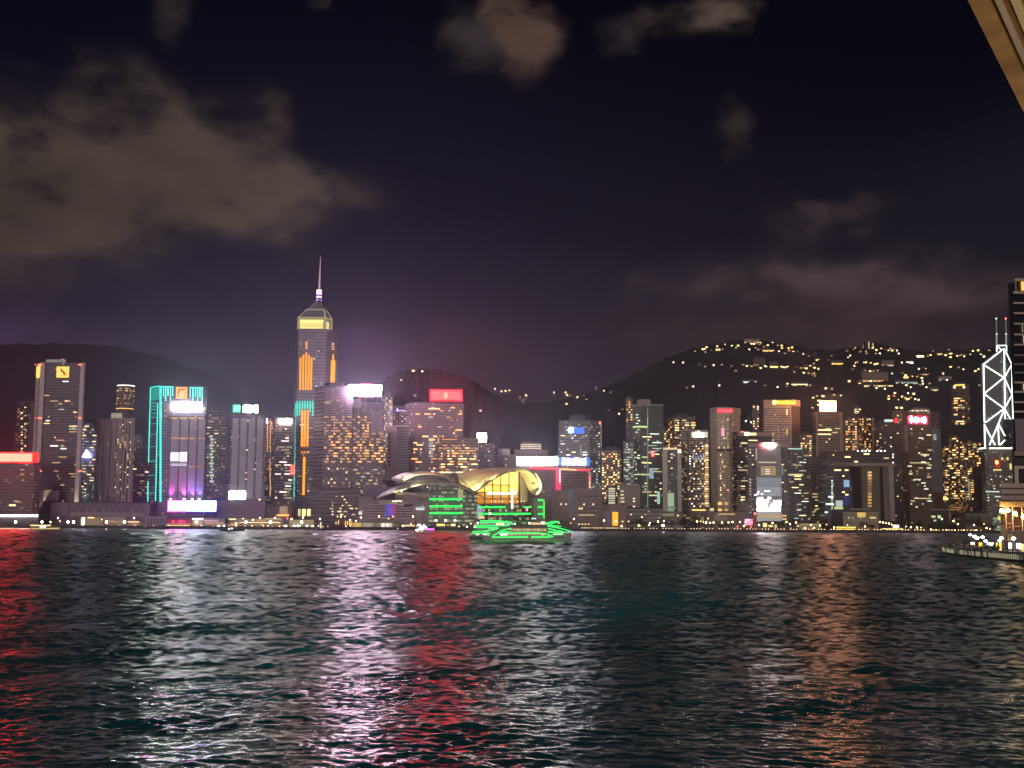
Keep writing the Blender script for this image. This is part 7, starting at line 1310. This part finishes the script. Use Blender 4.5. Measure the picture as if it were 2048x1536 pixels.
# people strolling on the promenade: one continuous skinned body each
def person_mesh(seed, shirt, trousers, skin):
    R = random.Random(seed); st = R.uniform(.06, .18)
    V = [((0, 0, .95), .15), ((0, .01, 1.15), .14), ((0, 0, 1.38), .16), ((0, 0, 1.50), .07), ((0, -.02, 1.62), .11), ((0, -.02, 1.72), .085),
         ((.11, 0, .90), .10), ((.13, -st, .50), .075), ((.13, -st * .4, .08), .05), ((.13, -st * .4 - .13, .04), .045), ((-.11, 0, .90), .10), ((-.13, st, .50), .075), ((-.13, st * .8, .08), .05), ((-.13, st * .8 - .13, .04), .045),
         ((.21, 0, 1.40), .065), ((.27, .05, 1.14), .05), ((.26, -.08, .90), .038), ((-.21, 0, 1.40), .065), ((-.27, .05, 1.14), .05), ((-.24, -.18, .98), .038)]
    E = [(0, 1), (1, 2), (2, 3), (3, 4), (4, 5), (0, 6), (6, 7), (7, 8), (8, 9), (0, 10), (10, 11), (11, 12), (12, 13), (2, 14), (14, 15), (15, 16), (2, 17), (17, 18), (18, 19)]
    me = bpy.data.meshes.new('body'); me.from_pydata([v for v, r in V], E, []); o = bpy.data.objects.new('tmp', me); COL.objects.link(o); md = o.modifiers.new('s', 'SKIN')
    for i, (v, r) in enumerate(V): me.skin_vertices[0].data[i].radius = (r, r)
    me.skin_vertices[0].data[0].use_root = True; sd = o.modifiers.new('d', 'SUBSURF'); sd.levels = 1
    dg = bpy.context.evaluated_depsgraph_get(); m2 = bpy.data.meshes.new_from_object(o.evaluated_get(dg)); bpy.data.objects.remove(o)
    for c in (trousers, shirt, skin): m2.materials.append(pl(c, .8))
    for p in m2.polygons:
        z = p.center.z; p.material_index = 2 if z > 1.47 or (abs(p.center.x) > .2 and z < 1.02 and z > .85) else (1 if z > .93 else 0)
    m2.polygons.foreach_set('use_smooth', [True] * len(m2.polygons)); return m2
PM = [person_mesh(1, (.30, .28, .30), (.03, .03, .04), (.35, .22, .16)), person_mesh(2, (.05, .05, .07), (.08, .07, .07), (.35, .22, .16)), person_mesh(3, (.35, .10, .10), (.04, .04, .06), (.4, .26, .18))]
HAIR = MB().lathe([(.03, .13), (.09, .10), (.115, .03), (.11, -.04), (.09, -.06)], 10).mesh('hair', pl((.02, .015, .012), .7))
SH = ('grey shirt', 'black top', 'dark red shirt')
for k, (x, y) in enumerate(((1908, 1100), (1914, 1098.5), (1919, 1101), (1923, 1098), (1928, 1100.5), (1932, 1102), (1936, 1099), (1940, 1102), (1946, 1100), (1951, 1103), (1962, 1104), (1970, 1103), (1980, 1105), (1987, 1104), (1995, 1107), (2008, 1106), (2016, 1109), (2026, 1108), (2036, 1110))):
    p = spot(x, y); o = bpy.data.objects.new('person', PM[k % 3]); COL.objects.link(o); o.location = p; o.rotation_euler = (0, 0, k * 2.1); o.scale = (1 + .05 * math.sin(k * 3),) * 3
    tag(o, f'person in a {SH[k % 3]} strolling on the near promenade behind the railing', 'person', 'people strolling on the promenade'); h = bpy.data.objects.new('hair', HAIR); COL.objects.link(h); h.parent = o; h.location = (0, .02, 1.68)
for k, (x, yb, h) in enumerate(((1972.5, 1103, 1.6), (1906, 1099, 1.3), (1990, 1106, 1.4))):
    p = spot(x, yb); R = random.Random(k + 40); t = thing('planter', ('leafy green planter in the middle of the promenade', 'small planter near the promenade tip', 'leafy planter near the railing, right of the pinkish kiosk')[k], 'planter', p); MB().box(p.x - .9, p.x + .9, p.y - .5, p.y + .5, PZ, PZ + .6).build('tub', pl((.2, .17, .15), .8), t); mb = MB()
    for i in range(160):
        q = p + Vector((R.gauss(0, .5), R.gauss(0, .3), .6 + abs(R.gauss(0, .4)) * h)); n = Vector((R.gauss(0, 1), R.gauss(0, 1), R.gauss(0, 1))).normalized(); a = n.orthogonal() * .16; b_ = n.cross(a).normalized() * .12; mb.face([q - a, q + b_, q + a, q - b_])
    mb.build('foliage', leafmat((.05, .11, .03)), t)
t = thing('shade_canopy', 'slanting timber shade canopy near the promenade tip', 'canopy', spot(1912, 1096)); p = spot(1912, 1096); q0, q1 = P(1905, 1093, p.y), P(1917, 1081, p.y)
MB().quadbox([(q0.x, p.y - 2, q0.z), (q1.x, p.y - 2, q1.z), (q1.x, p.y + 4, q1.z), (q0.x, p.y + 4, q0.z), (q0.x, p.y - 2, q0.z + .3), (q1.x, p.y - 2, q1.z + .3), (q1.x, p.y + 4, q1.z + .3), (q0.x, p.y + 4, q0.z + .3)]).build('roof_board', pl((.32, .2, .15), .7), t)
for x in (1909, 1915): q = P(x, 1096, p.y); MB().tube([(q.x, p.y, PZ), (q.x, p.y, P(x, 1093 - (x - 1905), p.y).z)], .1, 6).build('post', METAL, t)

# ---------------------------------------------------------------- the near hotel tower and its terrace on the right edge
YH = 395.0
ht = thing('waterfront_hotel', 'near dark hotel tower at the right edge with pale slab edges between black glass floors', 'building', P(2100, 1080, YH))
BLK = pl((.012, .011, .012), .15, name='black_glass'); EDG = pl((.50, .38, .26), .65, name='pale_slab_edge')
def hs(x0, x1, y0, y1, Y, dep, name, mat, par=None): return slabp(x0, x1, y0, y1, Y, dep, name, mat, par or ht)
core = hs(2030, 2175, 566, 905, YH + .6, 24, 'glass_core', BLK)
ys_ = [557, 583, 604.5, 625, 646, 667.5, 688, 709, 727, 744, 763.5, 782.5, 803, 822]
for i, y in enumerate(ys_): hs(2026.8 + (2.5 if i == 0 else (0 if i < 3 else .4 + i * .15)), 2176, y, y + (4.6 if i < 2 else 3.2), YH - .8, 26.5, 'slab_edge', EDG if i not in (7, 8, 9) else pl((.2, .14, .09), .65))
hs(2030.5, 2033.5, 563, 583, YH - .4, 1, 'corner_post', pl((.28, .25, .15), .6)); hs(2042.5, 2090, 563.5, 580.5, YH - .2, .7, 'lit_room', em((1, .62, .16), 1.1))
hs(2045, 2046, 650, 664, YH - .2, .7, 'lit_slit', em((1, .8, .45), .6)); hs(2046.8, 2056, 671, 686, YH - .2, .7, 'lit_slit', em((1, .85, .6), .5)); hs(2046.8, 2060, 768, 780, YH - .2, .7, 'lit_room', em((1, .75, .45), .8))
hs(2032, 2175, 838, 905, YH - .5, 1, 'ribbed_screen', pl((.20, .15, .15), .6))
for i in range(9): hs(2033 + i * 2.6, 2034.2 + i * 2.6, 840, 900, YH - 1.2, .65, 'screen_rib', pl((.34, .26, .26), .6))
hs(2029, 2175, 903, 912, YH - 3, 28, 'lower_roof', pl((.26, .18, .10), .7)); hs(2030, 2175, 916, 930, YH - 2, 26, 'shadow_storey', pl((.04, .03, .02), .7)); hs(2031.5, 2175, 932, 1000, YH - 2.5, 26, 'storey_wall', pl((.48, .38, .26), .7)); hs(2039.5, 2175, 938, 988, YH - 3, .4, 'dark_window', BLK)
for i in range(4): hs(2042 + i * 2.4, 2042.8 + i * 2.4, 940, 987, YH - 3.5, .4, 'window_bar', pl((.08, .06, .06), .5))
hs(2032.5, 2175, 990, 998, YH - 5, 5, 'sill', pl((.62, .42, .22), .7))
tr = thing('terrace_pavilion', 'tiered terrace pavilion with globe lights and slim columns below the near hotel', 'building', P(2035, 1060, YH - 20)); YT = YH - 22
def ts(x0, x1, y0, y1, Y, dep, name, mat): return slabp(x0, x1, y0, y1, Y, dep, name, mat, tr)
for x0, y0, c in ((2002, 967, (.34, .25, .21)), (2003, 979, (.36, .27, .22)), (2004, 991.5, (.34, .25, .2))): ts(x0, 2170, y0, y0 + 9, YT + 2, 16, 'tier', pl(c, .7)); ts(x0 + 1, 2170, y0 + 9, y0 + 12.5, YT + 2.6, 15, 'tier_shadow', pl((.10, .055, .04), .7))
ts(1999, 2170, 1003.5, 1014, YT, 18, 'canopy', pl((.30, .20, .09), .7)); ts(2005, 2170, 1014, 1062, YT + 8, 9, 'back_wall', pl((.08, .03, .02), .7))
for x in (2013, 2026.5, 2045.5, 2064): ts(x - .7, x + .7, 1014, 1062, YT + .5, .5, 'column', pl((.55, .48, .46), .6))
for x0, x1, y in ((2002, 2013, 1050), (2013, 2026, 1055), (2026, 2045, 1052), (2028, 2045, 1063.5), (2014, 2026, 1046)): ts(x0, x1, y, y + .9, YT + .7, .3, 'crossbar', pl((.45, .33, .3), .6))
for i in range(6): ts(2015, 2027, 1069 + i * 2.2, 1070.4 + i * 2.2, YT - 20, .5, 'bronze_slat', em((1, .55, .2), .55 if i > 3 else .3))
ts(2002.5, 2012, 1050, 1092, YT - 19, 3, 'stone_pier', pl((.32, .21, .10), .8)); ts(2012, 2170, 1062, 1096, YT - 17, 8, 'shop_front', pl((.2, .14, .10), .7))
for k, (x, y, s_) in enumerate(((2003.5, 1021.5, 45), (2015.5, 1020.5, 40), (2029.5, 1027, 45), (2047, 1033, 45), (2066, 1040, 45))):
    p = P(x, y, YT - .8); t = thing('globe_light', ('leftmost of the glowing globe lights under the terrace canopy', 'second globe light from the left under the terrace canopy', 'middle globe light under the terrace canopy', 'globe light cut by the right edge of the photo', 'globe light beyond the right edge of the photo')[k], 'lamp', p, 'globe lights of the terrace'); MB().lathe([(.06, -.62), (.45, -.42), (.62, 0), (.45, .42), (.06, .62)], 12, p).build('globe', em((1, .60, .20), s_ * 1.7, True, name='globe'), t); MB().tube([p + Vector((0, 0, .6)), p + Vector((0, .2, 1.6))], .06, 5).build('stem', METAL, t)
    if k in (0, 2): q = P(x + 4, y + 4.5, YT - .8); t2 = thing('globe_light', ('small dim orange globe between the two leftmost bright globe lights', '', 'small dim orange globe right below the middle bright globe light')[k], 'lamp', q, 'globe lights of the terrace'); MB().lathe([(.05, -.3), (.26, -.15), (.3, 0), (.26, .15), (.05, .3)], 10, q).build('globe', em((1, .5, .1), 6), t2); MB().tube([q + Vector((0, 0, .3)), q + Vector((0, .2, 1.8))], .04, 5).build('stem', METAL, t2)

# ---------------------------------------------------------------- the lit eave over the camera, top right
Q0 = P(1935, 0, 6.0); zE = Q0.z
VP = raydir(2463, 1052); dE = Vector((VP.x, VP.y, 0)).normalized(); nE = Vector((dE.y, -dE.x, 0))
ev = thing('eave', 'lit timber eave of the near building crossing the upper right corner', 'eave', Q0)
def plank(o0, o1, h0, h1, name, mat, s0=-3.5, s1=9):
    p = lambda s_, o_, h_: tuple(Vector((Q0.x, Q0.y, zE)) + dE * s_ + nE * o_ + Vector((0, 0, h_)))
    return MB().quadbox([p(s0, o0, h0), p(s0, o1, h0), p(s1, o1, h0), p(s1, o0, h0), p(s0, o0, h1), p(s0, o1, h1), p(s1, o1, h1), p(s1, o0, h1)]).build(name, mat, ev)
k_ = 6.0 / F / math.cos(math.atan2(dE.x, dE.y)) * abs(math.cos(math.atan2(dE.x, dE.y))) ** 2   # photo pixels across the eave to metres
TIM = pl((.46, .28, .14), .55, 0, .55, 4, name='timber'); DKT = pl((.20, .09, .03), .6, 0, .4, 9, name='dark_timber'); LIL = pl((.52, .45, .44), .5, name='grey_trim'); CRM = pl((.62, .55, .38), .6, name='cream_soffit')
plank(0, 44 * k_, 0, .10, 'edge_board', TIM); plank(44 * k_, 56 * k_, .035, .10, 'groove', DKT); plank(56 * k_, 69 * k_, .005, .10, 'trim_strip', LIL); plank(69 * k_, 88 * k_, .03, .10, 'dark_board', DKT); plank(88 * k_, 108 * k_, .012, .10, 'cream_strip', CRM); plank(108 * k_, 122 * k_, .03, .10, 'dark_board', DKT); plank(122 * k_, 122 * k_ + 2.2, .02, .10, 'cream_panel', CRM)
plank(-.004, 2.4, .102, .16, 'roof_sheet', pl((.12, .10, .09), .7))
c0 = Vector((Q0.x, Q0.y, 0)) + dE * 2.2 + nE * 2.0
MB().box(c0.x - .15, c0.x + .15, c0.y - .15, c0.y + .15, -1, zE + .02).build('post', pl((.3, .2, .1), .6), ev)
# its wall lamp (the bright spot at the right edge of the photo) lights the boards around it
pl_ = Vector((Q0.x, Q0.y, zE)) + dE * 2.35 + nE * .43 + Vector((0, 0, -.34)); wl = thing('wall_lamp', 'small warm lamp hanging under the lit eave at the right edge', 'lamp', pl_)
MB().lathe([(.01, .05), (.05, .03), (.06, -.02), (.04, -.06)], 12, pl_).build('bulb', em((1, .75, .4), 25, name='bulb'), wl); MB().tube([pl_ + Vector((0, 0, .04)), pl_ + Vector((0, 0, .37))], .008, 5).build('cord', METAL, wl)
l = bpy.data.lights.new('light', 'POINT'); l.energy = 9; l.color = (1, .72, .40); l.shadow_soft_size = .06; o = bpy.data.objects.new('light', l); COL.objects.link(o); o.parent = wl; o.location = (0, 0, -.12)
lp_ = Vector((Q0.x, Q0.y, zE)) + dE * .2 + nE * 1.5 + Vector((0, 0, -1.7)); wl2 = thing('wall_lamp', 'unseen warm uplight added under the eave to brighten its boards', 'lamp', lp_)  # unseen lamp, added to light the eave boards from below
MB().lathe([(.03, -.1), (.09, -.08), (.11, .06), (.10, .08)], 12, lp_).build('shade', METAL, wl2); MB().tube([lp_, Vector((c0.x, c0.y, lp_.z - .05))], .02, 6).build('bracket', METAL, wl2)
l = bpy.data.lights.new('light', 'POINT'); l.energy = 75; l.color = (1, .74, .42); l.shadow_soft_size = .1; o = bpy.data.objects.new('light', l); COL.objects.link(o); o.parent = wl2; o.location = (0, 0, .2)
fp = Vector((Q0.x, Q0.y, zE)) + nE * 2.3 + dE * 1.0 + Vector((0, 0, .5)); fl = thing('floodlight', 'unseen floodlight added on the eave roof to tint the near water teal', 'floodlight', fp)  # unseen lamp, added so that the near water shows teal
MB().box(fp.x - .2, fp.x + .2, fp.y - .2, fp.y + .1, fp.z - .15, fp.z + .15).build('housing', METAL, fl); MB().box(fp.x - .03, fp.x + .03, fp.y - .1, fp.y, fp.z - .36, fp.z - .15).build('bracket', METAL, fl)
l = bpy.data.lights.new('light', 'SPOT'); l.energy = 1150000; l.color = (.72, 1, .92); l.spot_size = math.radians(56); l.spot_blend = 1; l.shadow_soft_size = .3; o = bpy.data.objects.new('light', l); COL.objects.link(o); o.parent = fl; o.location = (0, .35, 0); o.rotation_euler = (Vector((11, 60, 0)) - fp).to_track_quat('-Z', 'Y').to_euler()
bpy.context.view_layer.update()
